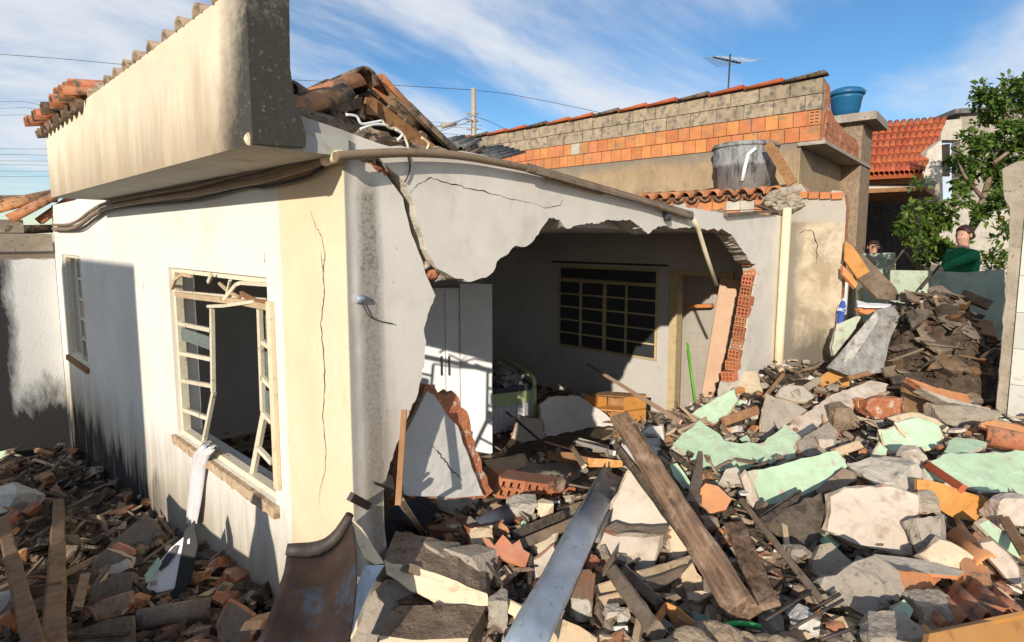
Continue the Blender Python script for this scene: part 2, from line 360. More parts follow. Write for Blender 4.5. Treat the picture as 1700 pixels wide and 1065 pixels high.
ML, MB, MP, MI = m_left(), m_broken(), m_parapet(), m_inner()
surf('soffit_paint', (.40, .40, .36), (.50, .49, .44), 2, (.30, .28, .22), 9, (.58, .72), bump=.15)
surf('sill_render', (.42, .30, .19), (.54, .41, .28), 9, (.28, .18, .11), 22, (.52, .66), bump=.7, bd=.012)
def wall_holes(u0, u1, z0, z1, holes, t, mk):
    """wall in a plane with rectangular holes; mk(u, z, d) -> xyz, d = 0 outer face, t inner face; slots 0 outer 1 inner 2 reveals"""
    us = sorted({u0, u1, *[h[0] for h in holes], *[h[1] for h in holes]}); zs = sorted({z0, z1, *[h[2] for h in holes], *[h[3] for h in holes]})
    def cut(a, b, lim):
        out = []
        for i in range(len(lim) - 1):
            n = max(1, int((lim[i + 1] - lim[i])/.6)); out += [lim[i] + (lim[i + 1] - lim[i])*k/n for k in range(n)]
        return out + [lim[-1]]
    us, zs = cut(u0, u1, us), cut(z0, z1, zs)
    bm = bmesh.new(); V = {}
    def v(i, j, d):
        if (i, j, d) not in V: V[i, j, d] = bm.verts.new(mk(us[i], zs[j], d))
        return V[i, j, d]
    solid = lambda i, j: 0 <= i < len(us) - 1 and 0 <= j < len(zs) - 1 and not any(h[0] - 1e-6 < (us[i] + us[i + 1])/2 < h[1] and h[2] < (zs[j] + zs[j + 1])/2 < h[3] for h in holes)
    for i in range(len(us) - 1):
        for j in range(len(zs) - 1):
            if not solid(i, j): continue
            for d, mi in ((0, 0), (t, 1)):
                bm.faces.new((v(i, j, d), v(i + 1, j, d), v(i + 1, j + 1, d), v(i, j + 1, d))).material_index = mi
            for (di, dj, a, b) in ((-1, 0, (i, j), (i, j + 1)), (1, 0, (i + 1, j), (i + 1, j + 1)), (0, -1, (i, j), (i + 1, j)), (0, 1, (i, j + 1), (i + 1, j + 1))):
                if not solid(i + di, j + dj): bm.faces.new((v(*a, 0), v(*b, 0), v(*b, t), v(*a, t))).material_index = 2
    return bm
from mathutils.geometry import delaunay_2d_cdt
def tess(pts2):
    """triangles of a concave outline as index triples"""
    n = len(pts2); r = delaunay_2d_cdt([Vector(p) for p in pts2], [], [list(range(n))], 1, 1e-6)
    og = [o[0] if o else None for o in r[3]]
    return [[og[i] for i in f] for f in r[2] if all(og[i] is not None for i in f) and len({og[i] for i in f}) == 3]
def prism(outline, d0, d1, mk, mi=(0, 1, 2), jag=0, mid=0):
    """polygon (u,z) extruded from d0 to d1; slots front, side, back"""
    bm = bmesh.new()
    a = [bm.verts.new(mk(u, z, d0)) for u, z in outline]
    rings = [a]
    if mid:
        for k in range(1, mid + 1):
            rings.append([bm.verts.new(mk(u + (random.uniform(-jag, jag) if u > .02 or u < 0 else 0), z + random.uniform(-jag, jag), d0 + (d1 - d0)*k/(mid + 1))) for u, z in outline])
    rings.append([bm.verts.new(mk(u, z, d1)) for u, z in outline])
    for t_ in tess(outline):
        for rg, m_ in ((a, mi[0]), (rings[-1], mi[2])):
            try: bm.faces.new([rg[i] for i in t_]).material_index = m_
            except ValueError: pass
    n = len(a)
    for r, q in zip(rings, rings[1:]):
        for i in range(n): bm.faces.new((r[i], r[(i + 1) % n], q[(i + 1) % n], q[i])).material_index = mi[1]
    return bm
def rough_line(pts, step, amp, seed=0, closed=False):
    out = []; rnd = random.Random(seed); n = len(pts)
    for i in range(n if closed else n - 1):
        a, b = Vector(pts[i]), Vector(pts[(i + 1) % n]); k = max(1, int((b - a).length/step)); out.append(tuple(a))
        for j in range(1, k): q = a.lerp(b, j/k); out.append(tuple(q + Vector([rnd.uniform(-amp, amp) for _ in q])))
    if not closed: out.append(tuple(pts[-1]))
    return out
# ================================================================ the damaged house
H = thing('damaged_house', 'cream and white single storey house with its right wall torn open', 'house')
wl = obj('left_wall', wall_holes(0, 6.5, -.05, 3.02, [(.76, 2.31, 1.2, 2.42), (5.12, 6.1, 1.25, 2.44)], .16, lambda u, z, d: (d, u, z)), [ML, MI, ML], H)
mkY = lambda u, z, d: (u, d, z)
def uz(L, Y=0): return [(onY(x, y, Y).x, onY(x, y, Y).z) for x, y in L]
crackL = uz([(603, 269), (622, 276), (640, 290), (652, 306), (668, 328), (671, 345), (676, 363), (682, 388), (689, 404), (694, 418), (700, 432), (705, 452), (712, 468)])
crackR = uz([(622, 262), (644, 284), (657, 294), (670, 310), (677, 326), (682, 342), (685, 360), (690, 378), (697, 396), (702, 415), (711, 430), (719, 445), (733, 452), (749, 461)])
edgeL = uz([(722, 490), (712, 515), (703, 545), (704, 600), (694, 650), (672, 700), (655, 745), (641, 792), (634, 850)])
P_left = [(.002, -.05)] + [(.002, .7), (.002, 1.5), (.002, 2.3), (.002, 2.965)] + rough_line(crackL, .03, .003, 1) + rough_line(rough_line(edgeL, .08, .014, 2), .02, .005, 12) + [(.2, .9), (.16, .5), (.18, -.05)]
obj('wall_remnant', prism(P_left, -.004, .15, mkY, jag=.008, mid=2), [MB, M['concrete_pale'], MI], H)
topE = uz([(749, 461), (775, 467), (800, 460), (812, 451), (818, 434), (832, 424), (850, 407), (866, 409), (880, 398), (893, 378), (905, 361), (922, 364), (934, 379), (950, 374), (968, 370), (988, 371), (1003, 364), (1022, 366), (1040, 364), (1058, 378), (1070, 388), (1086, 376), (1102, 374), (1130, 377), (1158, 379), (1182, 379), (1200, 384), (1215, 396), (1226, 412), (1238, 432), (1250, 438), (1252, 452)])
rightE = uz([(1252, 452), (1247, 480), (1243, 505), (1238, 535), (1232, 565), (1227, 590), (1222, 615), (1210, 650)])
rEnd = (rightE[-1][0], -.05)
P_right = rough_line(crackR, .03, .004, 3) + rough_line(rough_line(topE, .09, .022, 4), .025, .007, 14)[1:] + rough_line(rightE, .03, .014, 5)[1:] + [rEnd, (6.2, -.05), (6.2, 2.9)] + rough_line(uz([(1285, 357), (1200, 354), (1060, 332), (900, 286), (780, 255), (700, 249), (640, 244), (600, 231), (560, 216), (520, 203), (492, 193)]), .06, .006, 8) + [(-.2, 3.1), (-.2, 2.968), (0.05, 2.972)]
obj('gable_wall', prism(P_right, -.03, .12, mkY, jag=.01, mid=2), [MB, M['concrete_pale'], MI], H)
# broken hollow bricks standing proud along the right edge of the hole
def hollow_brick(w, h, l, nx=3, ny=2, t=.008):
    """hollow clay block: open cells along local y; w along x, h along z, l along y"""
    bm = bmesh.new(); xs_ = [0]; zs_ = [0]
    cw = (w - t*(nx + 1))/nx; ch = (h - t*(ny + 1))/ny
    for i in range(nx): xs_ += [t + i*(cw + t), t + i*(cw + t) + cw]
    for i in range(ny): zs_ += [t + i*(ch + t), t + i*(ch + t) + ch]
    xs_.append(w); zs_.append(h); V = {}
    def v(i, j, y):
        if (i, j, y) not in V: V[i, j, y] = bm.verts.new((xs_[i] - w/2, y, zs_[j]))
        return V[i, j, y]
    ho = lambda i, j: 0 <= i < len(xs_) - 1 and 0 <= j < len(zs_) - 1 and i % 2 == 1 and j % 2 == 1
    for i in range(len(xs_) - 1):
        for j in range(len(zs_) - 1):
            if ho(i, j):
                q = [v(i, j, 0), v(i + 1, j, 0), v(i + 1, j + 1, 0), v(i, j + 1, 0)]; r = [v(i, j, l), v(i + 1, j, l), v(i + 1, j + 1, l), v(i, j + 1, l)]
                for k in range(4): bm.faces.new((q[k], q[(k + 1) % 4], r[(k + 1) % 4], r[k]))
            else:
                bm.faces.new((v(i, j, 0), v(i + 1, j, 0), v(i + 1, j + 1, 0), v(i, j + 1, 0))); bm.faces.new((v(i, j, l), v(i + 1, j, l), v(i + 1, j + 1, l), v(i, j + 1, l)))
    n, m = len(xs_) - 1, len(zs_) - 1
    for i in range(n):
        for j in (0, m): bm.faces.new((v(i, j, 0), v(i + 1, j, 0), v(i + 1, j, l), v(i, j, l)))
    for j in range(m):
        for i in (0, n): bm.faces.new((v(i, j, 0), v(i, j + 1, 0), v(i, j + 1, l), v(i, j, l)))
    bmesh.ops.recalc_face_normals(bm, faces=bm.faces[:]); return bm
bmx = hollow_brick(.135, .105, .10, 3, 2, .014); meb = bpy.data.meshes.new('brick'); bmx.to_mesh(meb); bmx.free(); meb.materials.append(M['brick'])
for i in range(11):
    z = 2.20 - i*.113; a = [q for q in zip(rightE, rightE[1:]) if q[0][1] >= z >= q[1][1]]
    if not a: continue
    (u0, z0), (u1, z1) = a[0]; u = u0 + (u1 - u0)*(z0 - z)/(z0 - z1 + 1e-6)
    o = bpy.data.objects.new('brick', meb); COL.objects.link(o); o.parent = H; o.location = (u - .04 + random.uniform(-.045, .03), .045 + random.uniform(-.012, .006), z); o.rotation_euler = (random.uniform(-.08, .08), random.uniform(-.15, .15), -math.pi/2 + random.uniform(-.14, .14)); o.scale = (random.uniform(.75, 1.02), random.uniform(.8, 1.2), random.uniform(.94, 1.06))
for i, (x, y) in enumerate([(1090, 377), (1180, 383), (1205, 388), (1222, 402), (1238, 425), (1248, 440)]):
    p = onY(x, y, 0); o = bpy.data.objects.new('brick', meb); COL.objects.link(o); o.parent = H
    o.location = (p.x + .02, .0 + .01*(i % 2), p.z + .01); o.rotation_euler = (0, random.uniform(-.5, .5), random.uniform(-.1, .1)); o.scale = (.8, .9, .6)
# brick and rubble fill showing in the crack
for i, (x, y, s) in enumerate([(622, 279, .9), (705, 440, .8), (714, 455, 1.), (728, 460, .8), (636, 287, .7)]):
    p = onY(x, y, .02); bm = bmesh.new(); bmesh.ops.create_icosphere(bm, subdivisions=2, radius=.035*s)
    for v in bm.verts: v.co = Vector((v.co.x*1.2, v.co.y, v.co.z*.8))*(1 + .5*noise.noise(v.co*40 + Vector((i, 0, 0)))) + p
    obj('mortar_lump', bm, M['pink_white_paint' if i % 2 else 'brick_core'], H)
# interior: back wall, partition, ceiling, floor
wb = obj('interior_wall', wall_holes(-.02, 5.4, -.05, 2.86, [(1.65, 3.48, .79, 2.17), (.59, 1.41, -.04, 2.1)], .15, lambda u, z, d: (6.2 + d, u, z)), [MI, M['concrete'], MI], H)
obj('partition_wall', B((.17, 5.3, -.04), (6.19, 5.44, 2.69)), MI, H)
bm = bmesh.new(); box(bm, (.17, .16, 2.70), (6.19, 5.29, 2.8)); obj('ceiling', bm, MI, H)
obj('floor_slab', B((.02, .02, -.05), (6.19, 5.29, .012)), M['concrete'], H)
# the gable wall runs to the neighbour; low kerb of the fallen wall
obj('footing', B((.2, 0.0, -.05), (4.7, .15, .25)), M['concrete'], H)
# canopy: soffit slab and parapet
bm = bmesh.new(); box(bm, (-.279, -.049, 2.953), (-.003, 3.738, 3.03)); obj('soffit_slab', bm, M['soffit_paint'], H)
PY0, PY1 = -.05, 3.74
bm = wall_holes(PY0, PY1, 2.953, 3.5, [], .12, lambda u, z, d: (-.4 + d + .05*sstep(.4, -.05, u)*(d > .1)*0, u, z)); obj('parapet', bm, [MP, MP, M['soffit_paint']], H)
p_ = [(-.4, 2.9551), (-.395, 3.6), (-.225, 3.6), (-.222, 3.3), (-.20, 3.2), (-.06, 3.13), (-.005, 3.03)]
obj('parapet_end', prism([(-.4, 2.953), (-.4, 3.505)] + uz([(464, -25), (465, 60), (466, 120), (472, 160), (481, 190), (492, 225)]) + [(-.203, 2.965)], -.075, -.0502, mkY), [MP, MP, MP], H)
bm = bmesh.new(); bmesh.ops.create_icosphere(bm, subdivisions=2, radius=.022)
for v in bm.verts: v.co = Vector((v.co.x*.8, v.co.y*.7, v.co.z*1.1))*(1 + .3*noise.noise(v.co*60)) + Vector((-.397, -.045, 2.972))
obj('plaster_chip', bm, M['cream_paint'], H)
# tiles: half round clay
def tile_mesh(name, l, r0, r1, mat, t=.013, seg=7, arc=math.pi):
    bm = bmesh.new(); R = []
    for k, (x, r) in enumerate(((0, r0), (l, r1))):
        R.append([[bm.verts.new((x, -math.cos(a)*q, math.sin(a)*q)) for a in [(math.pi - arc)/2 + arc*i/seg for i in range(seg + 1)]] for q in (r, r - t)])
    for i in range(seg):
        for f in ((R[0][0][i], R[0][0][i + 1], R[1][0][i + 1], R[1][0][i]), (R[0][1][i + 1], R[0][1][i], R[1][1][i], R[1][1][i + 1])): bm.faces.new(f).smooth = True
        for k in (0, 1): bm.faces.new((R[k][0][i], R[k][1][i], R[k][1][i + 1], R[k][0][i + 1]))
    for i in (0, seg): bm.faces.new((R[0][0][i], R[1][0][i], R[1][1][i], R[0][1][i]))
    bmesh.ops.recalc_face_normals(bm, faces=bm.faces[:])
    me = bpy.data.meshes.new(name); bm.to_mesh(me); bm.free(); me.materials.append(mat); return me
T_CLAY = tile_mesh('roof_tile', .46, .085, .07, M['tile_clay']); T_OLD = tile_mesh('roof_tile', .46, .085, .07, M['tile_old']); T_RED = tile_mesh('roof_tile', .42, .085, .07, M['tile_red'])
T_CAP = tile_mesh('cap_tile', .2, .050, .044, M['tile_cap'])
def place(me, p, xd, upv, parent=None, name=None, sc=1.):
    x = Vector(xd).normalized(); z = Vector(upv); z = (z - x*z.dot(x)).normalized(); y = z.cross(x)
    o = bpy.data.objects.new(name or me.name, me); COL.objects.link(o)
    m = Matrix((x, y, z)).transposed().to_4x4(); m.translation = Vector(p) - (Vector(parent.location) if parent else Vector()) - (Vector(parent.parent.location) if parent and parent.parent else Vector())
    o.matrix_local = m @ (Matrix.Diagonal(tuple(sc) + (1,)) if isinstance(sc, tuple) else Matrix.Scale(sc, 4))
    if parent: o.parent = parent
    return o
def jit(a): return Vector([random.uniform(-a, a) for _ in range(3)])
# capping tiles bedded across the parapet, and the overhanging eave tiles at its far end
for i in range(11):
    y = .16 + i*.205; place(T_CAP, (-.405 + random.uniform(-.006, .006), y, 3.497), (1, random.uniform(-.05, .05), .10), (0, 0, 1), H)
for i in range(10):
    y = 2.35 + i*.155
    place(T_OLD if i % 3 == 1 else T_CLAY, (-.50 + random.uniform(-.02, .02), y, 3.500 + .012*(i % 2)), Vector((1, 0, .18)) + jit(.04), (0, 0, 1), H, sc=.82)
    place(T_OLD, (-.45, y + .08, 3.50), Vector((1, 0, .18)) + jit(.03), (0, 0, -1), H, sc=.8)
    if i < 4: place(T_CLAY, (-.46, y + .02, 3.555 + .01*i), Vector((1, .1, .18)) + jit(.04), (0, 0, 1), H, sc=.8)
# collapsed roof gable above the wall: rafters, battens and old tiles
RY = .62
apex = onY(606, 160, RY); rlow = onY(712, 247, RY); llow = onY(508, 196, RY)
bm = bmesh.new(); bar(bm, apex + Vector((0, 0, -.02)), rlow + (rlow - apex)*.06, .05, .075, (0, -.2, 1)); obj('rafter', bm, M['wood_brown'], H)
bm = bmesh.new(); bar(bm, apex + Vector((-.01, .02, -.03)), apex.lerp(llow, .62) + Vector((0, 0, -.0)), .05, .055, (0, 0, 1)); obj('rafter', bm, M['wood_weathered'], H)
bm = bmesh.new(); bar(bm, apex + Vector((.01, -.05, -.06)), apex + Vector((.06, 1.8, -.06)), .07, .09); obj('ridge_beam', bm, M['wood_brown'], H)
for k in (.8, 1.6):
    bm = bmesh.new(); bar(bm, apex + Vector((0, k, -.02)), rlow + Vector((0, k, 0)), .05, .07); obj('rafter', bm, M['wood_brown'], H)
bm = bmesh.new(); bar(bm, onY(604, 178, RY), onY(598, 196, RY), .035, .035, (0, 1, 0)); obj('batten_stub', bm, M['wood_raw'], H)
for k in range(4):
    q = apex.lerp(rlow, .12 + .25*k); bm = bmesh.new(); bar(bm, q + Vector((0, -.03, .045)), q + Vector((0, 1.8, .045)), .05, .025, (rlow - apex).cross(Vector((0, 1, 0)))); obj('batten', bm, M['wood_weathered'], H)
sd = (rlow - apex); nr = Vector((0, 1, 0)).cross(sd).normalized(); nr = nr if nr.z > 0 else -nr
for j in range(8):
    for k in range(4):
        q = apex.lerp(rlow, min(.98, .24*k + .0)) + nr*(.06 + .012*(k == 0)) + Vector((0, j*.2 - .02, 0)) + jit(.012)
        place(T_OLD if (j*3 + k) % 7 else T_CLAY, q, sd + jit(.05*sd.length), nr, H, sc=.92)
sl_ = llow - apex; nl = Vector((0, -1, 0)).cross(sl_).normalized(); nl = nl if nl.z > 0 else -nl
for j in range(7):
    for k in range(3):
        q = apex.lerp(llow, .30*k) + nl*.04 + Vector((0, j*.2 + .01, 0)) + jit(.015)
        place(T_OLD if (j + k) % 5 else T_CLAY, q, sl_ + jit(.07*sl_.length), nl, H, sc=.92)
for k in range(5): place(T_OLD, apex + Vector((0, -.02 + k*.36, .075)), (0, 1, random.uniform(-.05, .05)), (random.uniform(-.2, .2), 0, 1), H)
for (x, y, me, dr) in [(548, 172, T_CLAY, (-.75, -.35, -.36)), (522, 180, T_OLD, (-.8, -.3, -.3)), (575, 164, T_OLD, (-.8, -.1, -.45)), (478, 160, T_OLD, (.9, .2, -.25)), (497, 176, T_OLD, (.6, .8, -.1))]:
    place(me, onY(x, y, RY - .06), dr, (-.1, 0, 1), H, sc=1.0)
# inner gable infill under the tiles, loose soil and mortar along the wall head
def gable_fill():
    return prism([(apex.x - .02, apex.z - .1), (rlow.x - .03, rlow.z - .07), (rlow.x, 2.86), (llow.x - .12, 2.86), (llow.x - .1, llow.z - .10)], RY + .45, RY + .57, mkY)
obj('inner_gable', gable_fill(), [MI, MI, MI], H)
obj('roof_underlay', prism([(rlow.x + .1, 2.81), (6.1, 2.81), (6.1, 2.87), (rlow.x + .1, 2.92)], .13, 4.8, mkY), [M['soil']]*3, H)
def lumpy(name, pts, rad, mat, parent, seed=0, sub=3, sq=(1, 1, 1), amp=.45, fr=6):
    bm = bmesh.new(); tmp = bmesh.new()
    for i, (p, r) in enumerate(zip(pts, rad)):
        s = bmesh.new(); bmesh.ops.create_icosphere(s, subdivisions=sub, radius=1)
        for v in s.verts:
            n = v.co.copy(); v.co = Vector((n.x*sq[0], n.y*sq[1], n.z*sq[2]))*r*(1 + amp*noise.fractal(n*fr*.35 + Vector((i*3.1, seed, 0)), 1, 2, 4)) + Vector(p)
        me = bpy.data.meshes.new('t'); s.to_mesh(me); s.free(); bm.from_mesh(me); bpy.data.meshes.remove(me)
    tmp.free(); return obj(name, bm, mat, parent)
wt = [onY(x, y, .12) for x, y in [(500, 185), (540, 205), (580, 215), (620, 225), (660, 238), (700, 246), (740, 250), (790, 262), (850, 276), (920, 294), (990, 312), (1060, 330), (1130, 345), (1200, 352), (1260, 357)]]
MBED = lumpy('mortar_bed', [p + Vector((0, .04, -.02)) for p in wt], [.085, .10, .10, .10, .09, .08, .07, .06, .055, .055, .055, .06, .07, .09, .09], M['mortar_brown'], H, 5, 3, (1.6, .8, .55), .5, 9)
for i, L in enumerate([[(575, 190), (592, 193), (600, 205), (618, 203), (634, 200)], [(634, 200), (646, 212), (660, 214), (672, 228), (678, 245)], [(598, 214), (622, 206), (645, 208)], [(700, 228), (712, 238), (708, 250), (722, 252)], [(655, 214), (668, 222), (660, 232)]]):
    obj('loose_wire', tb([onY(x, y, .03) for x, y in L], .006, 6, 4), M['plastic_white' if i % 2 == 0 else 'pvc_cream'], H)
MBED['kind'] = 'stuff'
# fallen corrugated sheets lying on the roof behind the wall
def corrugated(name, p, q, r, n, amp, mat, parent=None, t=.008):
    """sheet p->q along the corrugation, p->r across n waves"""
    p, q, r = Vector(p), Vector(q), Vector(r); nn = (q - p).cross(r - p).normalized(); bm = bmesh.new(); rows = []
    N = n*6
    for e in (0, t):
        rows.append([[bm.verts.new(p + (q - p)*a + (r - p)*(i/N) + nn*(amp*math.sin(2*math.pi*i/6) + e)) for i in range(N + 1)] for a in (0, .5, 1)])
    for e in (0, 1):
        for a in (0, 1):
            for i in range(N): bm.faces.new((rows[e][a][i], rows[e][a][i + 1], rows[e][a + 1][i + 1], rows[e][a + 1][i])).smooth = True
    for a in (0, 2):
        for i in range(N): bm.faces.new((rows[0][a][i], rows[0][a][i + 1], rows[1][a][i + 1], rows[1][a][i]))
    for i in (0, N):
        for a in (0, 1): bm.faces.new((rows[0][a][i], rows[0][a + 1][i], rows[1][a + 1][i], rows[1][a][i]))
    return obj(name, bm, mat, parent)
def C3(L, Y): return [onY(x, y, Y) for x, y in L]
cs = C3([(752, 240), (850, 244), (800, 262)], 1.0)
corrugated('corrugated_sheet', onY(750, 250, 1.2), onY(828, 240, 2.2), onY(812, 268, .9), 5, .018, M['asbestos_dark'], H)
corrugated('corrugated_sheet', onY(716, 236, 1.0), onY(760, 224, 1.8), onY(770, 246, .8), 3, .018, M['asbestos_dark'], H)
corrugated('corrugated_sheet', onY(740, 246, .9), onY(770, 236, 1.4), onY(785, 256, .8), 3, .018, M['tile_old'], H)
# pipes and cables
up_ = Vector((0, 0, 0))
pw = [onX(x, y, -.045) for x, y in [(88, 379), (112, 380), (131, 374), (152, 358), (180, 344), (263, 329), (319, 322), (400, 305), (436, 298), (500, 280), (530, 269), (548, 263)]]
obj('conduit_pipe', tb(pw, .019, 8, 5), M['pvc_brown'], H)
obj('conduit_pipe', tb([p + Vector((-.004, 0, .042 + .006*math.sin(i))) for i, p in enumerate(pw[:-1])], .015, 8, 5), M['pvc_brown'], H)
obj('cable', tb([p + Vector((.012, 0, -.03 + .01*math.sin(i*2))) for i, p in enumerate(pw[:-1])], .008, 6, 5), M['cable_black'], H)
p2 = [onY(x, y, -.085) for x, y in [(556, 260), (600, 256), (680, 253), (760, 258), (830, 270), (900, 285), (980, 308), (1060, 332), (1150, 362)]]
obj('drain_pipe', tb(p2, .02, 10, 5), M['pvc_brown'], H)
obj('pipe_coupling', tb([onX(540, 266, -.05), onX(549, 262, -.055), onY(566, 258, -.085)], .024, 12), M['pvc_cream'], H)
obj('hanging_pipe', tb([onY(1149, 361, -.087), onY(1158, 376, -.09), onY(1170, 415, -.1), onY(1189, 473, -.12)], .020, 10), M['pvc_cream'], H)
obj('pipe_bracket', tb([onY(1107, 342, -.06), onY(1108, 366, -.055)], .03, 6), M['slate_plastic'], H)
bm = bmesh.new(); bar(bm, onY(875, 278, -.1), onY(1150, 356, -.07), .05, .02, (0, -1, .3)); obj('fascia_board', bm, M['wood_weathered'], H)
bm = bmesh.new(); bar(bm, onY(905, 288, -.06), onY(1000, 318, -.06), .03, .04, (0, 0, 1)); obj('fascia_board', bm, M['wood_brown'], H)
obj('white_downpipe', tb([(6.02, -.10, .6), (6.02, -.10, 1.5), (6.07, -.10, 3.0)], .052, 12), M['pvc_cream'], H)
obj('thin_wire', tb([onY(x, y, -.04) for x, y in [(676, 256), (681, 275), (678, 290), (672, 302)]], .004, 5, 4), M['iron_dark'], H)
# cracks and broken plaster marks
def ribbon(name, pts, wid, off, mat, parent, seed=0):
    """thin open fissure: dark strip a millimetre or two proud of the plaster"""
    bm = bmesh.new(); rnd = random.Random(seed); prev = None
    L = []
    for a, b in zip(pts, pts[1:]):
        for k in range(6): L.append(Vector(a).lerp(Vector(b), k/6))
    L.append(Vector(pts[-1])); n = len(L)
    for i, p in enumerate(L):
        d = (L[min(i + 1, n - 1)] - L[max(i - 1, 0)]).normalized(); s = d.cross(off).normalized()
        ww = wid*(.25 + .75*math.sin(math.pi*min(1, max(0.02, i/n))))*rnd.uniform(.4, 1.3); j = s*rnd.uniform(-1, 1)*wid*.9
        c = [bm.verts.new(p + off*.002 + j + s*ww/2), bm.verts.new(p + off*.002 + j - s*ww/2)]
        if prev: bm.faces.new((prev[0], prev[1], c[1], c[0]))
        prev = c
    return obj(name, bm, mat, parent)
nx_, ny_ = Vector((-1, 0, 0)), Vector((0, -1, 0))
ribbon('wall_crack', [onX(x, y, 0) for x, y in [(516, 350), (523, 372), (534, 392), (540, 425), (537, 448), (539, 490), (533, 535), (538, 590), (540, 640), (536, 690), (541, 735), (540, 782), (532, 810), (530, 838)]], .006, nx_, M['dark_cavity'], H, 1)
ribbon('wall_crack', [onX(x, y, 0) for x, y in [(533, 415), (535, 440), (539, 452)]], .004, nx_, M['dark_cavity'], H, 2)
ribbon('wall_crack', [onX(x, y, 0) for x, y in [(439, 416), (440, 436)]], .004, nx_, M['dark_cavity'], H, 3)
ribbon('wall_crack', [onX(x, y, 0) for x, y in [(238, 455), (239, 490)]], .004, nx_, M['dark_cavity'], H, 4)
ribbon('wall_crack', [onY(x, y, -.03) for x, y in [(678, 320), (695, 305), (715, 295), (745, 303), (775, 312), (810, 319), (850, 330), (885, 336)]], .0045, ny_, M['dark_cavity'], H, 5)
ribbon('wall_crack', [onY(x, y, -.03) for x, y in [(885, 336), (905, 345), (930, 340), (935, 330)]], .003, ny_, M['dark_cavity'], H, 6)
for i, L in enumerate([[(600, 270), (612, 266), (640, 280), (636, 286)]]):
    ribbon('wall_crack', [onY(x, y, 0) for x, y in L], .01, ny_, M['dark_cavity'], H, 7)
# window bars and frames
def window(parent, label, mk, u0, u1, z0, z1, fm, bars, panes, extra=()):
    """mk(u,z,d); bars: list of (p,q,w) in (u,z); panes: (u0,u1,z0,z1,mat,d)"""
    W = empty('window'); W.parent = parent
    if label: W['label'] = label
    bm = bmesh.new(); t = .035
    def seg(a, b, w_, d=.05, th=.03):
        p, q = Vector(mk(*a, d)), Vector(mk(*b, d)); nrm = Vector(mk(u0, z0, d + 1)) - Vector(mk(u0, z0, d)); bm_ = bmesh.new(); bar(bm_, p, q, w_, th, nrm); return bm_
    for a, b in (((u0, z0 + t/2), (u1, z0 + t/2)), ((u0, z1 - t/2), (u1, z1 - t/2))): obj('frame', seg(a, b, t, .05, .05), fm, W)
    for a, b in (((u0 + t/2, z0 + t), (u0 + t/2, z1 - t)), ((u1 - t/2, z0 + t), (u1 - t/2, z1 - t))): obj('frame', seg(a, b, t, .05, .048), fm, W)
    for a, b, w_, d in bars: obj('window_bar', seg(a, b, w_, d, .022), fm, W)
    for a, b, c, e, mt, d in panes:
        q = [mk(a, c, d), mk(b, c, d), mk(b, e, d), mk(a, e, d)]; nrm = (Vector(mk(a, c, d + .006)) - Vector(mk(a, c, d)))
        bm_ = bmesh.new(); f1 = [bm_.verts.new(v) for v in q]; f2 = [bm_.verts.new(Vector(v) + nrm) for v in q]
        bm_.faces.new(f1); bm_.faces.new(f2[::-1])
        for k in range(4): bm_.faces.new((f1[k], f1[(k + 1) % 4], f2[(k + 1) % 4], f2[k]))
        obj('pane', bm_, mt, W)
    return W
mkL = lambda u, z, d: (d, u, z)
def q2(L): return [(onX(x, y, .04).y, onX(x, y, .04).z) for x, y in L]
# left big window: bent casement bars; u = Y (larger = further left in view)
lb = []
Lm = q2([(352, 512), (354, 650), (337, 735)])                       # bent inner stile of the left leaf
lb += [(Lm[0], Lm[1], .03, .04), (Lm[1], Lm[2], .03, .045)]
Rm = q2([(431, 513), (437, 682), (416, 793)]); lb += [(Rm[0], Rm[1], .032, .04), (Rm[1], Rm[2], .045, .05)]
for y0, y1 in ((536, 548), (585, 596), (630, 640), (676, 694)):
    a, b = q2([(296, y0), (352 if y0 < 640 else 346, y1)]); lb.append((a, b, .026, .04))
for y0, y1 in ((567, 578), (627, 642), (684, 700), (742, 768)):
    a, b = q2([(436 if y0 < 700 else 428, y0), (452, y1)]); lb.append((a, b, .026, .04))
a, b = q2([(292, 485), (448, 500)]); lb.append((a, b, .035, .03))
pn = []
def pane_px(L, mt, d=.045): us = q2(L); pn.append((min(u for u, z in us), max(u for u, z in us), min(z for u, z in us), max(z for u, z in us), mt, d))
pane_px([(297, 543), (350, 582)], M['obscure_glass']); 
for y0, y1 in ((520, 566), (580, 626), (644, 686)): pane_px([(438, y0 + 3), (451, y1 + 4)], M['obscure_glass'])
WL = window(H, 'broken casement window with bent pale bars and missing panes', mkL, .76, 2.31, 1.2, 2.42, M['window_paint'], lb, pn)
for L, wd, mt in [([(292, 488), (330, 493), (395, 500), (448, 510)], .035, 'wood_raw'), ([(345, 508), (372, 507), (420, 500)], .018, 'window_paint'), ([(372, 497), (392, 472), (400, 469), (444, 472)], .02, 'window_paint'), ([(364, 470), (380, 484), (395, 492)], .016, 'wood_raw'), ([(352, 455), (346, 468)], .022, 'window_paint'), ([(284, 478), (292, 462), (302, 455), (318, 458)], .02, 'wood_raw'), ([(400, 487), (425, 500), (446, 503)], .03, 'wood_brown'), ([(376, 492), (382, 466)], .012, 'window_paint')]:
    bm = bmesh.new(); pts = [onX(x, y, -.01 + .03*random.random()) for x, y in L]
    for a, b in zip(pts, pts[1:]): bar(bm, a, b + (b - a)*.04, wd, .014, (1, 0, .2))
    obj('splintered_strip', bm, M[mt], WL)
bm = B((-.032, .72, 1.135), (.05, 2.35, 1.197))
bmesh.ops.subdivide_edges(bm, edges=[e for e in bm.edges if e.calc_length() > .5], cuts=60)
for v in bm.verts: v.co += Vector((noise.noise(v.co*31)*.010, noise.noise(v.co*23 + Vector((3, 0, 0)))*.006, (noise.noise(v.co*27 + Vector((0, 5, 0))))*.009 if v.co.z < 1.16 else 0))
obj('sill', bm, M['sill_render'], WL)
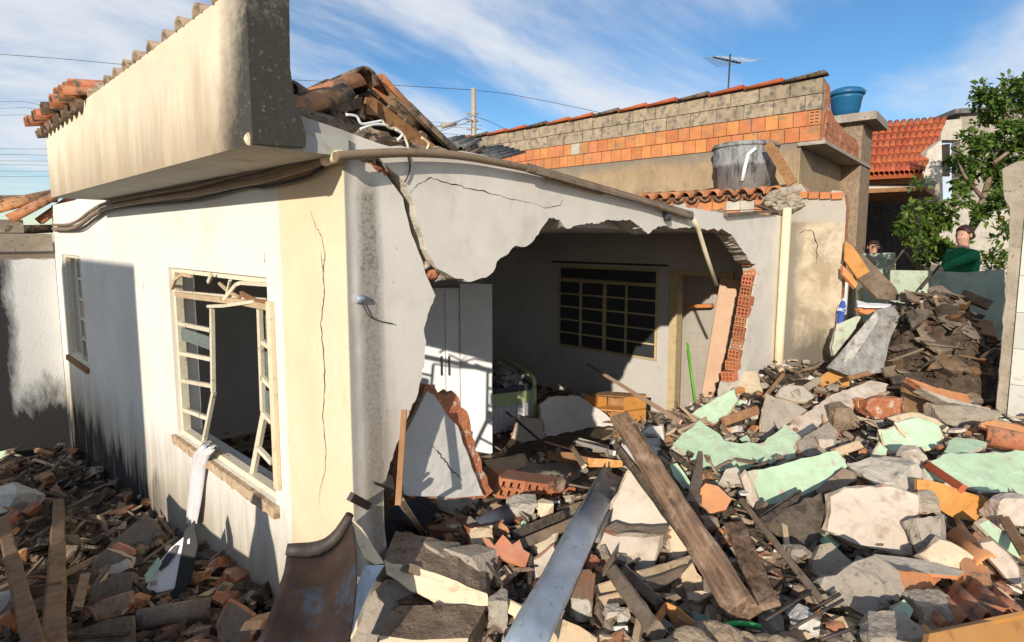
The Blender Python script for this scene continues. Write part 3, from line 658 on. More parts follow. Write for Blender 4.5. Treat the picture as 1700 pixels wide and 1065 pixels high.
bm = bmesh.new(); bar(bm, (-.012, .71, 1.3), (-.012, .71, 2.3), .05, .02, (1, 0, 0)); obj('reveal_mark', bm, M['cream_paint'], WL)
# far window on the same wall
fb = [((5.6, 1.28), (5.6, 2.42), .03, .05)]; pn = []
for k in range(1, 5): fb.append(((5.14, 1.28 + k*.225), (5.6, 1.28 + k*.225), .022, .05))
for k, mt in ((1, 'obscure_glass'), (3, 'obscure_glass'), (4, 'obscure_glass'), (0, 'dark_glass')): pn.append((5.16, 5.58, 1.30 + k*.225, 1.49 + k*.225, M[mt], .055))
WF = window(H, 'narrow looking far window with cream bars', mkL, 5.12, 6.1, 1.25, 2.44, M['window_paint'], fb, pn)
obj('sill', B((-.03, 5.08, 1.19), (.05, 6.14, 1.248)), M['wood_brown'], WF)
# inner window and door in the back wall
mkB = lambda u, z, d: (6.2 + d - .05, u, z)
ib = [((1.65, 1.93), (3.48, 1.93), .05, .02)]
for u in (2.17, 2.56, 3.02): ib.append(((u, .82), (u, 1.92), .035 if u != 2.56 else .06, .02))
for k in range(1, 5): ib.append(((1.68, .82 + k*.22), (3.45, .82 + k*.22), .022, .018))
pn = [(a, b, .83 + k*.22, 1.02 + k*.22, M['dark_glass'], .03) for k in range(5) for a, b in ((1.69, 2.15), (2.19, 2.53), (2.59, 3.0), (3.04, 3.44))]
pn += [(1.69, 3.44, 1.97, 2.13, M['dark_glass'], .03)]
WI = window(H, 'yellowish barred window in the inner room wall', mkB, 1.65, 3.48, .79, 2.17, M['window_yellow'], ib, pn)
bm = bmesh.new(); bar(bm, (6.17, 1.5, 2.23), (6.17, 3.62, 2.23), .03, .03); obj('curtain_rail', bm, M['iron_dark'], WI)
D = empty('doorway'); D.parent = H
for y0, y1, z1 in ((1.33, 1.45, 2.1), (.55, .64, 2.1)): obj('door_frame', B((6.15, y0, 0), (6.33, y1, z1)), M['window_yellow'], D)
obj('door_frame', B((6.15, .55, 2.102), (6.33, 1.45, 2.17)), M['window_yellow'], D)
bm = bmesh.new(); bar(bm, (6.05, .78, .05), (6.12, .55, 2.08), .30, .035, (-1, 0, .05)); obj('leaning_door_leaf', bm, M['door_pink'], D)
# bathroom behind the door: tiled wall
def m_tiled(name, c, joint, sy, sz, ax='y'):
    s = NT(name); x, y, z = s.xyz(); u = y if ax == 'y' else x
    fy = s.math('FRACT', s.math('DIVIDE', u, sy)); fz = s.math('FRACT', s.math('DIVIDE', z, sz))
    j = s.math('MAXIMUM', s.math('LESS_THAN', fy, .03), s.math('LESS_THAN', fz, .03))
    col = s.mix(j, s.ramp(s.noise(3, 4), .3, .7, c, tuple(q*.85 for q in c)), joint); return s.done(col, .5)
obj('bathroom_wall', B((6.62, .5, 0), (6.7, 2.6, 2.6)), m_tiled('bath_tile', (.42, .38, .33), (.30, .27, .23), .2, .2), D)
obj('bathroom_wall', B((6.36, 2.5, 0), (6.61, 2.58, 2.6)), M['concrete_grey'], D)
bm = bmesh.new(); bar(bm, (6.5, 1.3, 1.62), (6.5, .95, 1.66), .1, .05); obj('shelf', bm, M['orange_clay'], D)
# back yard end wall with block beam, and tiles lying on it
YW = thing('yard_end_wall', 'mould streaked white wall closing the narrow yard at far left', 'wall')
obj('plaster_face', wall_holes(-4, -.005, -.05, 2.46, [], .15, lambda u, z, d: (u, 6.5 + d, z)), [m_yardwall()]*3, YW)
for i in range(7): obj('concrete_block', B((-.01 - .5*(i + 1) + .012, 6.46, 2.475), (-.02 - .5*i, 6.62, 2.68)), M['concrete'], YW)
for i in range(7): obj('concrete_block', B((-.26 - .5*(i + 1) + .012, 6.465, 2.69), (-.27 - .5*i, 6.615, 2.84)), M['concrete'], YW)
for i, (x, y, dr, u, me, sc, D_) in enumerate([(22, 370, onY(112, 322, 6.45) - onY(22, 370, 6.5), (0, 0, 1), T_CLAY, 1.35, 6.5), (-15, 356, onY(70, 334, 6.7) - onY(-15, 356, 6.6), (0, 0, 1), T_CLAY, 1.3, 6.6), (0, 374, (1, .3, .05), (0, 0, -1), T_OLD, 1.4, 6.55), (10, 345, onY(95, 325, 6.9) - onY(10, 345, 6.8), (0, 0, 1), T_CLAY, 1.3, 6.8), (-10, 340, (1, .4, .12), (0, 0, 1), T_OLD, 1.4, 7.0), (70, 372, onY(112, 340, 6.5) - onY(70, 372, 6.5), (.3, 0, 1), T_CLAY, 1.1, 6.52)]):
    tl = place(me, onY(x, y, D_), dr, u, None, 'loose_roof_tile', sc)
    tag(tl, ['long orange barrel tile sticking out above the yard end wall', 'orange barrel tile at the left picture edge on the yard wall', 'upturned dark barrel tile on the yard end wall', 'orange barrel tile behind the long one on the yard wall', 'dark mossy barrel tile behind the other tiles at far left', 'short clay tile tucked under the parapet corner'][i], 'roof tile', 'loose tiles on the yard end wall')
# unseen walls added left of the camera to shade yard and house wall
bw = thing('unseen_shade_wall', 'tall plain rendered wall of the building beyond the left yard', 'wall')
obj('render_face', B((-6.4, .64, -.05), (-6.0, 3.5, 4.63)), M['concrete_pale'], bw)
gm = prism([(-.9, -.05), (-.9, 1.2), (-.5, 1.3), (-.2, 1.32), (.0, 1.38), (.05, 1.6), (.1, 1.7), (.13, 1.86), (.2, 1.86), (.23, 1.7), (.3, 1.55), (.36, 1.4), (.7, 1.36), (1.0, 1.33), (1.25, 1.34), (1.6, 1.3), (1.87, 1.32), (1.87, -.05)], -1.95, -1.8, lambda u, z, d: (d, u, z), jag=.02, mid=1)  # top outline has a person-shaped bump to throw a figure's shadow
gw = obj('low_shade_wall', gm, [M['concrete_pale'], M['brick_core'], M['concrete_pale']]); tag(gw, 'low broken garden wall along the left of the yard', 'wall')
# ================================================================ brick neighbour behind
NB = thing('brick_neighbour_house', 'unplastered orange brick and grey block house behind the damaged one', 'house')
XB = 6.8
YR = -.26
def m_tan():
    s = NT('rendered_tan'); x, y, z = s.xyz(); c = s.ramp(s.noise(2.5, 6, .65), .3, .7, (.30, .215, .125), (.42, .31, .19))
    c = s.mix(s.math('MULTIPLY', s.ramp(s.noise(5, 5, .7, 0, (1, 1, .4), seed=2), .5, .68), .55), c, (.17, .145, .115))
    c = s.mix(s.math('MULTIPLY', s.mapr(s.math('ADD', z, s.math('MULTIPLY', s.noise(6, 4, .6, seed=3), -.3)), 3.55, 3.72), .8), c, (.19, .17, .14))
    s.bump(s.noise(40, 5), .5, .01); return s.done(c, .95)
MT = m_tan()
obj('rendered_wall', B((XB + .01, .0, 0), (XB + .2, 7.4, 3.895)), MT, NB)
obj('rendered_wall', B((XB + .012, -.03, 0), (XB + 4.5, -.002, 3.83)), MT, NB)
obj('wall_core', B((XB + .022, YR + .012, 3.895), (XB + .18, 7.4, 4.69)), M['concrete'], NB)
surf('block_grey', (.27, .215, .145), (.40, .32, .22), 8, (.16, .14, .12), 10, (.5, .62), bump=.7, var=.14)
surf('brick_orange', (.47, .175, .065), (.58, .245, .10), 6, (.33, .19, .11), 7, (.54, .68), bump=.5, var=.11, hue=.010)
rr = random.Random(3)
for row in range(2):
    y = YR + (0.0 if row == 0 else 0.0); z0 = 3.90 + row*.198; off = .09*row
    y = YR + off*0
    k = 0
    while y < 7.2:
        wd = rr.uniform(.165, .195) if not (k == 0 and row == 0) else .25
        if row == 1 and k == 0:
            ob = hollow_brick(.14, .186, .12, 2, 4, .02); bmesh.ops.rotate(ob, verts=ob.verts[:], matrix=Matrix.Rotation(-math.pi/2, 3, 'Z')); bmesh.ops.translate(ob, verts=ob.verts[:], vec=(XB - .002, y + .08, z0 + .004)); obj('brick', ob, M['brick_orange'], NB); y += .16; k += 1; continue
        e = rr.uniform(0, .008)
        bmk = bmesh.new(); box(bmk, (XB - e, y + .005, z0 + .005), (XB + .1, y + wd - .005, z0 + .192)); obj('brick', bmk, M['concrete_pale' if (row == 1 and k == 21) else 'brick_orange'], NB)
        y += wd; k += 1
for row in range(2):
    y = YR + (0 if row == 0 else -.0); k = 0; z0 = 4.298 + row*.2
    while y < 7.2:
        wd = (.39 if k else (.39 if row else .2)); e = rr.uniform(0, .006)
        obj('concrete_block', B((XB - e, y + .006, z0 + .004), (XB + .12, y + wd - .006, z0 + .193)), M['block_grey'], NB); y += wd; k += 1
# capping of channel tiles seen edge on
for i in range(15):
    y = YR - .04 + i*.5
    bmk = bmesh.new(); bar(bmk, (XB + .03, y, 4.735), (XB + .03, y + .52, 4.705), .16, .028, (0, 0, 1)); 
    tube(bmk, [(XB - .05, y + .02, 4.738), (XB - .05, y + .5, 4.71)], [.032, .02], 7); obj('roof_tile', bmk, M['tile_red' if i % 3 else 'tile_old'], NB)
# ledge at the corner with the upper side wall
obj('ledge_slab', B((XB - .03, -.33, 3.845), (XB + 3.4, -.004, 3.893)), M['concrete_grey'], NB)
bmk = prism([(XB + .182, 3.895), (XB + .182, 4.69), (XB + .45, 4.66), (XB + .5, 4.40), (XB + .9, 4.28), (XB + 1.5, 4.25), (XB + 3.3, 4.2), (XB + 3.3, 3.895)], YR + .01, YR + .13, lambda u, z, d: (u, d, z))
obj('side_wall_core', bmk, [M['brick_core']]*3, NB)
for row in range(3):
    x = XB + .19 + .05*row
    while x < XB + (3.0 if row < 2 else .4):
        wd = rr.uniform(.17, .2)
        if row*.12 + 3.9 < 4.24 or x < XB + .45: obj('brick', B((x, YR - rr.uniform(.0, .012), 3.90 + row*.13), (x + wd - .01, YR + .05, 4.02 + row*.13)), M['brick_core'], NB)
        x += wd
obj('white_downpipe', tb([onY(1417, 288, -.12), onY(1408, 400, -.12), onY(1398, 560, -.12)], .05, 10), M['plastic_white'], NB)
# front lean-to wall, plastered, at the corner by the opening
def m_corner():
    s = NT('corner_wall_paint'); x, y, z = s.xyz(); c = s.ramp(s.noise(2.2, 6, .65), .3, .7, (.50, .41, .285), (.62, .53, .39))
    c = s.mix(s.math('MULTIPLY', s.ramp(s.noise(3, 6, .7, .4, seed=4), .42, .60), .75), c, (.30, .23, .15))
    st = s.noise(4, 6, .7, .4, (1, 1, .4), seed=5)
    c = s.mix(s.mapr(s.math('ADD', z, s.math('MULTIPLY', st, -1.4)), 1.0, .5), c, (.14, .12, .095))
    le = s.mapr(s.math('ADD', y, s.math('MULTIPLY', st, .25)), -.16, -.04); c = s.mix(s.math('MULTIPLY', le, .85), c, (.20, .18, .15))
    top = s.mapr(s.math('ADD', z, s.math('MULTIPLY', s.noise(7, 3, seed=1), .12)), 2.86, 2.9); c = s.mix(s.math('MULTIPLY', top, .8), c, (.42, .39, .35))
    s.bump(s.noise(45, 5), .35, .008); return s.done(c, .92)
cw = thing('corner_wall', 'peeling cream wall strip with mould between drain pipe and rubble', 'wall')
cwp = [(-.71, -.05), (-.70, 3.0), (-.66, 3.18), (-.55, 3.2), (-.45, 3.12), (-.3, 3.16), (-.2, 3.3), (-.08, 3.28), (-.045, 3.1), (-.045, -.05)]
obj('plaster_face', prism(cwp, 6.24, 6.42, lambda u, z, d: (d, u, z), jag=.01, mid=1), [m_corner(), M['brick_core'], MI], cw)
for i in range(4): obj('brick', B((6.20, -.66 + i*.125, 3.09 + .01*i), (6.32, -.55 + i*.125, 3.17 + .01*i)), M['brick_orange'], cw)
ribbon('wall_crack', [onX(x, y, 6.238) for x, y in [(1325, 390), (1335, 382), (1350, 382), (1357, 410), (1356, 440)]], .012, nx_, M['dark_cavity'], cw, 8)
# little lean-to with its tile eave
LT = thing('lean_to_roof', 'low strip of clay eave tiles on a rough brick wall under grey tank', 'roof')
zt = onX(1150, 322, 6.3).z
obj('rough_wall', B((6.37, -.02, 2.75), (6.5, 2.7, 3.22)), M['brick_core'], LT)
for i in range(14):
    for r_ in range(2):
        if rr.random() < .12: continue
        obj('brick', B((6.345 - rr.uniform(0, .014), 0 + i*.19, 2.88 + r_*.13), (6.40, .18 + i*.19, 3.0 + r_*.13)), M['brick_orange' if rr.random() < .7 else 'concrete_pale'], LT)
lumpy('mortar_bed', [(6.34, .1 + .2*i, 2.86 + .02*math.sin(i)) for i in range(14)], [.09]*14, M['concrete_pale'], LT, 2, 2, (.7, 1.6, .7))
for i in range(13):
    place(T_CLAY, (6.24, .12 + i*.2, 3.20), Vector((1, 0, .16)) + jit(.02), (0, 0, 1), LT, sc=1.1)
    place(T_OLD, (6.27, .22 + i*.2, 3.215), Vector((1, 0, .16)), (0, 0, -1), LT, sc=1.0)
# old grey tank
def lathe(prof, c, seg=28, mi=0):
    bm = bmesh.new(); R = [[bm.verts.new((c[0] + r*math.cos(2*math.pi*k/seg), c[1] + r*math.sin(2*math.pi*k/seg), c[2] + z)) for k in range(seg)] for r, z in prof]
    for a, b in zip(R, R[1:]):
        for k in range(seg): f = bm.faces.new((a[k], a[(k + 1) % seg], b[(k + 1) % seg], b[k])); f.smooth = True; f.material_index = mi
    bm.faces.new(R[0][::-1]); bm.faces.new(R[-1]); return bm
tl = (onX(1231, 302, 6.62)); wdt = (onX(1175, 270, 6.62) - onX(1288, 270, 6.62)).length*.46
GT = thing('grey_water_tank', 'old stained grey cement water tank on the small tiled lean-to', 'tank', (6.72, tl.y, 3.24))
s = NT('tank_stained'); c = s.ramp(s.noise(5, 6, .7), .3, .7, (.20, .20, .195), (.36, .355, .34)); c = s.mix(s.ramp(s.noise(6, 6, .75, .2, (1, 1, .22), seed=3), .47, .60), c, (.055, .055, .055)); s.bump(s.noise(30, 5), .5, .01); TM = s.done(c, .9)
tz = onX(1231, 240, 6.5).z - 3.24; r0 = wdt
obj('tank_body', lathe([(r0*.88, 0), (r0*.95, tz*.55), (r0*.99, tz*.56), (r0*.99, tz*.64), (r0*.96, tz*.66), (r0*1.0, tz*.95)], (6.72, tl.y, 3.24)), TM, GT)
obj('tank_lid', lathe([(r0*1.03, tz*.95), (r0*1.05, tz*.97), (r0*.98, tz*1.04), (r0*.3, tz*1.1), (.02, tz*1.11)], (6.72, tl.y, 3.24)), TM, GT)
obj('outlet_pipe', tb([onX(1255, 245, 6.35), onX(1242, 256, 6.33), onX(1236, 280, 6.33), onX(1232, 300, 6.33)], .025, 8), M['plastic_white'], GT)
bm = bmesh.new(); bar(bm, onX(1214, 262, 6.36), onX(1232, 252, 6.36), .05, .05); obj('float_bracket', bm, M['iron_dark'], GT)
bm = bmesh.new(); bar(bm, onX(1275, 238, 6.30), onX(1316, 305, 6.20), .12, .03, (-1, 0, .2)); bb_ = obj('leaning_board', bm, M['wood_brown']); tag(bb_, 'brown board leaning from grey tank down to corner wall', 'board')
lumpy('rubble_heap', [onX(x, y, 6.2) for x, y in [(1290, 330), (1310, 322), (1300, 345), (1318, 338)]], [.15, .13, .12, .12], M['concrete'], LT, 3, 3, (.8, 1, .7), .45, 7)
bm = bmesh.new(); bar(bm, onY(1205, 356, -.06), onY(1285, 350, -.06), .04, .03); bar(bm, onY(1255, 340, -.02), onY(1288, 352, -.06), .05, .02); o = obj('broken_lath', bm, M['wood_weathered']); tag(o, 'grey splintered laths on the wall top beside the drain pipe', 'lath')
# blue tank on its slab
p = atD(1403, 196, 9.2)
BT = thing('blue_water_tank', 'blue plastic water tank with lid on the brick house roof', 'tank', p)
s = NT('blue_plastic'); c = s.ramp(s.noise(3, 4), .3, .7, (.012, .105, .23), (.018, .135, .28)); BM = s.done(c, .42, 0, .4)
r1 = .24; hh = .50
obj('tank_body', lathe([(r1*.80, 0), (r1*.86, hh*.25), (r1*.88, hh*.26), (r1*.98, hh*.60), (r1*1.01, hh*.62), (r1*1.03, hh*.72)], p), BM, BT)
obj('tank_lid', lathe([(r1*1.12, hh*.73), (r1*1.16, hh*.78), (r1*1.16, hh*.84), (r1*.95, hh*.93), (r1*.5, hh*1.0), (.02, hh*1.02)], p, 28), BM, BT)
tag(recenter(obj('tank_support', B((p.x - .35, p.y - .5, p.z - .13), (p.x + .9, p.y + .35, p.z - .002)), M['concrete_grey'])), 'grey concrete slab carrying the blue tank', 'slab')
bq = obj('tank_pier', B((p.x - .2, p.y - .3, 2.0), (p.x + .7, p.y + .3, p.z - .132)), M['mortar_brown']); tag(bq, 'brown rendered pier below the blue tank slab', 'pier')
# antenna
aT = onX(1208, 145, 8.0); aH = onX(1212, 96, 8.0)
AN = thing('tv_antenna', 'thin rooftop television antenna against the sky', 'antenna', (aT.x, aT.y, aT.z - .4))
obj('mast', tb([aT - Vector((0, 0, .6)), aH + Vector((0, 0, .06))], .014, 6), M['iron_dark'], AN)
b0, b1 = onX(1184, 94, 7.9), onX(1229, 104, 8.3); obj('boom', tb([b0, b1], .016, 6), M['iron_dark'], AN)
for k in range(9):
    c_ = b0.lerp(b1, k/8); L_ = .17 + .028*k; obj('element', tb([c_ + Vector((0, L_, .02)), c_ - Vector((0, L_, .02))], .005, 4), M['galvanised'], AN)
# utility pole and wires
pb = atD(786, 330, 34); ptop = atD(786, 146, 34)
UP_ = thing('utility_pole', 'grey concrete utility pole behind the collapsed roof', 'pole', (pb.x, pb.y, 0))
obj('shaft', tb([(ptop.x, ptop.y, 0), ptop], [.24, .15], 8), M['concrete_grey'], UP_)
for z in (-1.55, -2.0, -2.5): obj('insulator', tb([ptop + Vector((0, 0, z)) - RT*.45, ptop + Vector((0, 0, z)) + RT*.3], .06, 6), M['concrete_grey'], UP_)
obj('street_lamp_arm', tb([ptop + Vector((0, 0, -2.0)), atD(770, 197, 33), atD(755, 206, 32)], .035, 6, 4), M['galvanised'], UP_)
obj('street_lamp_head', tb([atD(757, 205, 32), atD(733, 209, 31.5)], [.10, .16], 8), M['concrete_grey'], UP_)
wl_ = [('long overhead wire from upper left behind the parapet to the pole top', [(-900, 40), (-400, 62), (90, 96), (465, 131), (620, 139), (786, 149)], 34), ('overhead wire leaving the pole top to the right', [(786, 149), (840, 155), (910, 168), (1200, 230), (1500, 300)], 34),
       ('upper short service wire left of the pole', [(560, 250), (716, 213), (750, 204), (786, 191)], 33.5), ('lower short service wire left of the pole', [(560, 262), (705, 224), (745, 213), (786, 200)], 33.5), ('service wire falling right of the pole', [(786, 192), (810, 200), (850, 219), (1000, 300)], 34)]
for y, a, b in [(168, 168, 178), (178, 181, 184), (190, 192, 196), (247, 246, 247), (256, 256, 258), (267, 266, 267), (273, 273, 274), (284, 283, 284), (293, 292, 292)]:
    wl_.append(('telephone wire in the sky at far left, %s from the top of the bundle' % {168: 'first', 178: 'second', 190: 'third', 247: 'fourth', 256: 'fifth', 267: 'sixth', 273: 'seventh', 284: 'eighth', 293: 'ninth'}[y], [(-900, y - 12*(a - y) - 6), (-30, a), (40, y), (85, b), (500, b + 8), (800, b + 30)], 40))
for lb_, L, D_ in wl_:
    o = recenter(obj('overhead_wire', tb([atD(x, y, D_) for x, y in L], .012 if D_ > 35 else .016, 5, 0), M['cable_black'])); tag(o, lb_, 'wire', 'overhead wires')
# far roofs at the left edge
o = obj('far_roof', B((-7.5, 12, 2.6), (-5.8, 15, 3.1)), M['tile_old']); tag(o, 'dark distant roof low behind yard end wall', 'roof')
# ================================================================ right side: house with red tile roof
RH = thing('tiled_roof_house', 'far house with bright red barrel tile roof and dark porch', 'house', (13, -2.8, 0))
DR = 13.0
e0, e1 = atD(1432, 291, 11.0), atD(1532, 286, 11.4); r0_, r1_ = atD(1436, 208, 14.0), atD(1572, 197, 14.6)
nrm = (e1 - e0).cross(r0_ - e0).normalized(); nrm = nrm if nrm.z > 0 else -nrm
bm = bmesh.new(); q = [e0, e1, r1_, r0_]; f1 = [bm.verts.new(v - nrm*.03) for v in q]; f2 = [bm.verts.new(v - nrm*.10) for v in q]; bm.faces.new(f1); bm.faces.new(f2[::-1])
for k in range(4): bm.faces.new((f1[k], f1[(k + 1) % 4], f2[(k + 1) % 4], f2[k]))
RF = obj('roof', bm, M['tile_red'], RH)
NCOL, NROW = 12, 7
for i in range(NCOL):
    u = (i + .5)/NCOL; a, b = e0.lerp(e1, u), r0_.lerp(r1_, u); d = (b - a); wdd = ((e1 - e0).length/NCOL)
    me_ = T_RED
    for j in range(NROW):
        p = a.lerp(b, j/NROW); sx = d.length/NROW*1.12/.42; sy = (wdd*(1 + .3*j/NROW))*.47/.085
        place(me_, p + nrm*.012, d - nrm*.05, nrm, RF, sc=(sx, sy, sy*1.1))
def quadbox(name, pts, th, mat, parent, nrm_=None):
    pts = [Vector(p) for p in pts]; n = nrm_ or (pts[1] - pts[0]).cross(pts[2] - pts[0]).normalized()
    if n.dot(CAM - pts[0]) < 0: n = -n
    bm = bmesh.new(); a = [bm.verts.new(p) for p in pts]; b = [bm.verts.new(p - n*th) for p in pts]; bm.faces.new(a); bm.faces.new(b[::-1]); k_ = len(pts)
    for k in range(k_): bm.faces.new((a[k], a[(k + 1) % k_], b[(k + 1) % k_], b[k]))
    return obj(name, bm, mat, parent)
A = lambda L, D_: [atD(x, y, D_) for x, y in L]
obj('porch_beam', tb([atD(1418, 312, 11.2), atD(1535, 312, 11.4)], .05, 4), M['concrete_pale'], RH)
bm = bmesh.new(); bar(bm, atD(1420, 300, 11.6), atD(1530, 296, 11.8), .1, .2); obj('eave_board', bm, M['wood_brown'], RH)
quadbox('gable_wall', A([(1540, 250), (1563, 232), (1566, 345), (1530, 345), (1528, 300)], 11.9), .2, M['concrete_pale'], RH)
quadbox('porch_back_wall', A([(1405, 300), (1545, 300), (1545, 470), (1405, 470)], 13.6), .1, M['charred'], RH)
quadbox('porch_side_wall', A([(1398, 305), (1412, 310), (1412, 440), (1398, 440)], 10.6), .1, M['mortar_brown'], RH)
for x in (1415, 1424, 1433): obj('lattice_post', tb([atD(x, 335, 10.9), atD(x, 420, 10.9)], .035, 4), M['wood_weathered'], RH)
obj('porch_roof_slab', B((e0.x - .3, min(e0.y, e1.y) - .2, 3.52), (e0.x + 3, max(e0.y, e1.y) + .3, 3.6)), M['wood_brown'], RH)
quadbox('porch_wall', A([(1520, 305), (1560, 300), (1560, 440), (1530, 440)], 11.6), .2, M['concrete'], RH)
GB = thing('grey_block_building', 'grey rendered building at far right behind the tree', 'building', atD(1650, 440, 16))
quadbox('wall', A([(1594, 182), (1760, 172), (1760, 470), (1570, 470), (1570, 330), (1594, 330)], 15.5), .3, M['concrete_grey'], GB)
quadbox('pale_wall', A([(1560, 200), (1596, 197), (1596, 232), (1562, 232)], 15.2), .3, M['concrete_pale'], GB)
quadbox('lower_wall', A([(1560, 345), (1720, 345), (1720, 460), (1560, 460)], 13.5), .3, M['concrete_pale'], GB)
quadbox('dark_window', A([(1563, 240), (1577, 238), (1577, 292), (1565, 292)], 15.1), .05, M['charred'], GB)
quadbox('roof_slab', A([(1586, 180), (1760, 168), (1760, 176), (1586, 188)], 15.3), .8, M['asbestos_dark'], GB)
# right edge wall with white tiles
surf('tile_white', (.52, .51, .45), (.58, .57, .51), 3, (.44, .42, .35), 12, (.58, .72), rough=.4, bump=.08)
pw0 = onZ(1657, 655, 1.12); XW = pw0.x
RW = thing('tiled_wall_fragment', 'wall fragment with cream edge and white tiles at right picture edge', 'wall', (XW, pw0.y, 0))
ye = pw0.y
yq = lambda x, y: onX(x, y, XW).y
zq = lambda x, y: onX(x, y, XW).z
ol = [(yq(1657, 655), .2), (yq(1663, 560), zq(1663, 560)), (yq(1672, 450), zq(1672, 450)), (yq(1677, 345), zq(1677, 345)), (yq(1668, 330), zq(1668, 330)), (yq(1664, 280), zq(1664, 280)), (yq(1690, 268), zq(1690, 268)), (ye - 2.2, zq(1690, 266)), (ye - 2.2, .2)]
obj('rendered_edge', prism(rough_line(ol, .08, .008, 9), XW, XW + .09, lambda u, z, d: (d, u, z), jag=.012, mid=1), [M['concrete'], M['concrete_pale'], M['concrete']], RW)
ty = yq(1680, 600); tz0 = .9
for r_ in range(6):
    for c_ in range(4):
        y1 = ty - .42*c_; z0 = tz0 + .345*r_
        if z0 + .34 > zq(1690, 330): continue
        bm = bmesh.new(); box(bm, (XW - .018, y1 - .415, z0), (XW - .001, y1, z0 + .34)); obj('wall_tile', bm, M['tile_white'], RW)
# pale green low walls behind the dark heap
LW = thing('low_green_wall', 'low pale green garden wall in front of person in green', 'wall')
surf('paint_green_faded', (.36, .42, .31), (.45, .51, .39), 4, (.30, .27, .21), 5, (.52, .66), bump=.3)
quadbox('wall_face', [atD(1478, 448, 6.95), atD(1545, 449, 6.85), atD(1600, 452, 6.75), atD(1668, 446, 6.65), atD(1668, 640, 6.65), atD(1478, 640, 6.95)], .18, M['paint_green_faded'], LW)
o = quadbox('porch_low_wall', A([(1433, 420), (1487, 419), (1487, 590), (1433, 590)], 9.4), .2, M['paint_green_faded'], None); tag(recenter(o), 'pale yellow green low porch wall left of the tree', 'wall')
# ================================================================ debris pieces
nC = Vector((-.55, -.45, .70)).normalized(); nS = Vector((-.80, -.35, .50)).normalized(); nU = Vector((-.15, -.10, .97)).normalized()
nF = Vector((-.72, -.62, .30)).normalized(); nY = Vector((-.15, -.80, .55)).normalized(); nX = Vector((-.93, -.1, .35)).normalized(); nT = Vector((-.35, -.30, .88)).normalized()
HERO = []
def chunk(name, label, cat, face, a, n, th=.12, mats=('concrete', 'concrete'), ext=None, jag=.006, step=.05, group=None, parent=None, mid=1, k=None, seed=None, rough=.005):
    """broken flat piece: outline read at photo pixels on the plane through P(*a) with normal n, given real thickness"""
    HERO.append(face)
    n = Vector(n).normalized(); p0 = P(*a) if len(a) == 3 else Vector(a[0])
    sd = seed if seed is not None else int(sum(x for x, y in face)) % 997
    rnd = random.Random(sd)
    pts = [onP(x, y, p0, n) for x, y in face]
    u = (pts[1] - pts[0]).normalized(); v = n.cross(u)
    out = []
    for i in range(len(pts)):
        A_, B_ = pts[i], pts[(i + 1) % len(pts)]; m = max(1, int((B_ - A_).length/step)); out.append(A_)
        for j in range(1, m): out.append(A_.lerp(B_, j/m) + u*rnd.uniform(-jag, jag) + v*rnd.uniform(-jag, jag))
    e = -n*th if ext is None else (P(*ext) - P(face[0][0], face[0][1], ext[2]) if False else Vector(ext))
    bm = bmesh.new(); rings = [[bm.verts.new(p + n*0) for p in out]]
    if th >= .05 and jag > 0 and mats[0] != mats[1]:
        cen = sum(out, Vector())/len(out); rings.append([bm.verts.new(p + (p - cen).normalized()*rnd.uniform(.004, .026) + e*rnd.uniform(.05, .22)) for p in out])
    for q in range(1, mid + 1): rings.append([bm.verts.new(p + e*(q/(mid + 1)) + u*rnd.uniform(-jag, jag)*1.8 + v*rnd.uniform(-jag, jag)*1.8) for p in out])
    rings.append([bm.verts.new(p + e) for p in out])
    N = len(out)
    for t_ in tess([((p - out[0]).dot(u), (p - out[0]).dot(v)) for p in out]):
        for rg, m_ in ((rings[0], 0), (rings[-1], 1)):
            try: bm.faces.new([rg[i] for i in t_]).material_index = m_
            except ValueError: pass
    for r, q in zip(rings, rings[1:]):
        for i in range(N): bm.faces.new((r[i], r[(i + 1) % N], q[(i + 1) % N], q[i])).material_index = 1
    if jag > 0 and rough > 0: roughen(bm, .06, rough)
    o = obj(name, bm, [M[m] for m in mats], parent)
    if parent is None: tag(o, label, cat, group)
    elif label: o['label'] = label
    return o
def proj(p):
    v = Vector(p) - CAM; d = v.dot(FW); return PX + F*v.dot(RT)/d, PY - F*v.dot(UP)/d
def strip(p, q, w_):
    (ax, ay), (bx, by) = proj(p), proj(q); l = math.hypot(bx - ax, by - ay) + 1e-6; d = F*w_/((p - CAM).dot(FW) + .1)*.5; nx, ny = -(by - ay)/l*d, (bx - ax)/l*d
    HERO.append([(ax + nx, ay + ny), (bx + nx, by + ny), (bx - nx, by - ny), (ax - nx, ay - ny)])
def in_hero(x, y):
    for pg in HERO:
        r = False; j = len(pg) - 1
        for i in range(len(pg)):
            (xi, yi), (xj, yj) = pg[i], pg[j]
            if (yi > y) != (yj > y) and x < (xj - xi)*(y - yi)/(yj - yi) + xi: r = not r
            j = i
        if r: return True
    return False
def roughen(bm, ml, amp, fr=14):
    for _ in range(4):
        lo = [e for e in bm.edges if e.calc_length() > ml]
        if not lo: break
        bmesh.ops.subdivide_edges(bm, edges=lo, cuts=1); bmesh.ops.triangulate(bm, faces=[f for f in bm.faces if len(f.verts) > 3])
    for v in bm.verts: v.co += Vector([noise.noise(v.co*fr + Vector((7.3*q, 0, 0))) + .5*noise.noise(v.co*fr*2.7 + Vector((7.3*q, 5, 0))) for q in range(3)])*amp
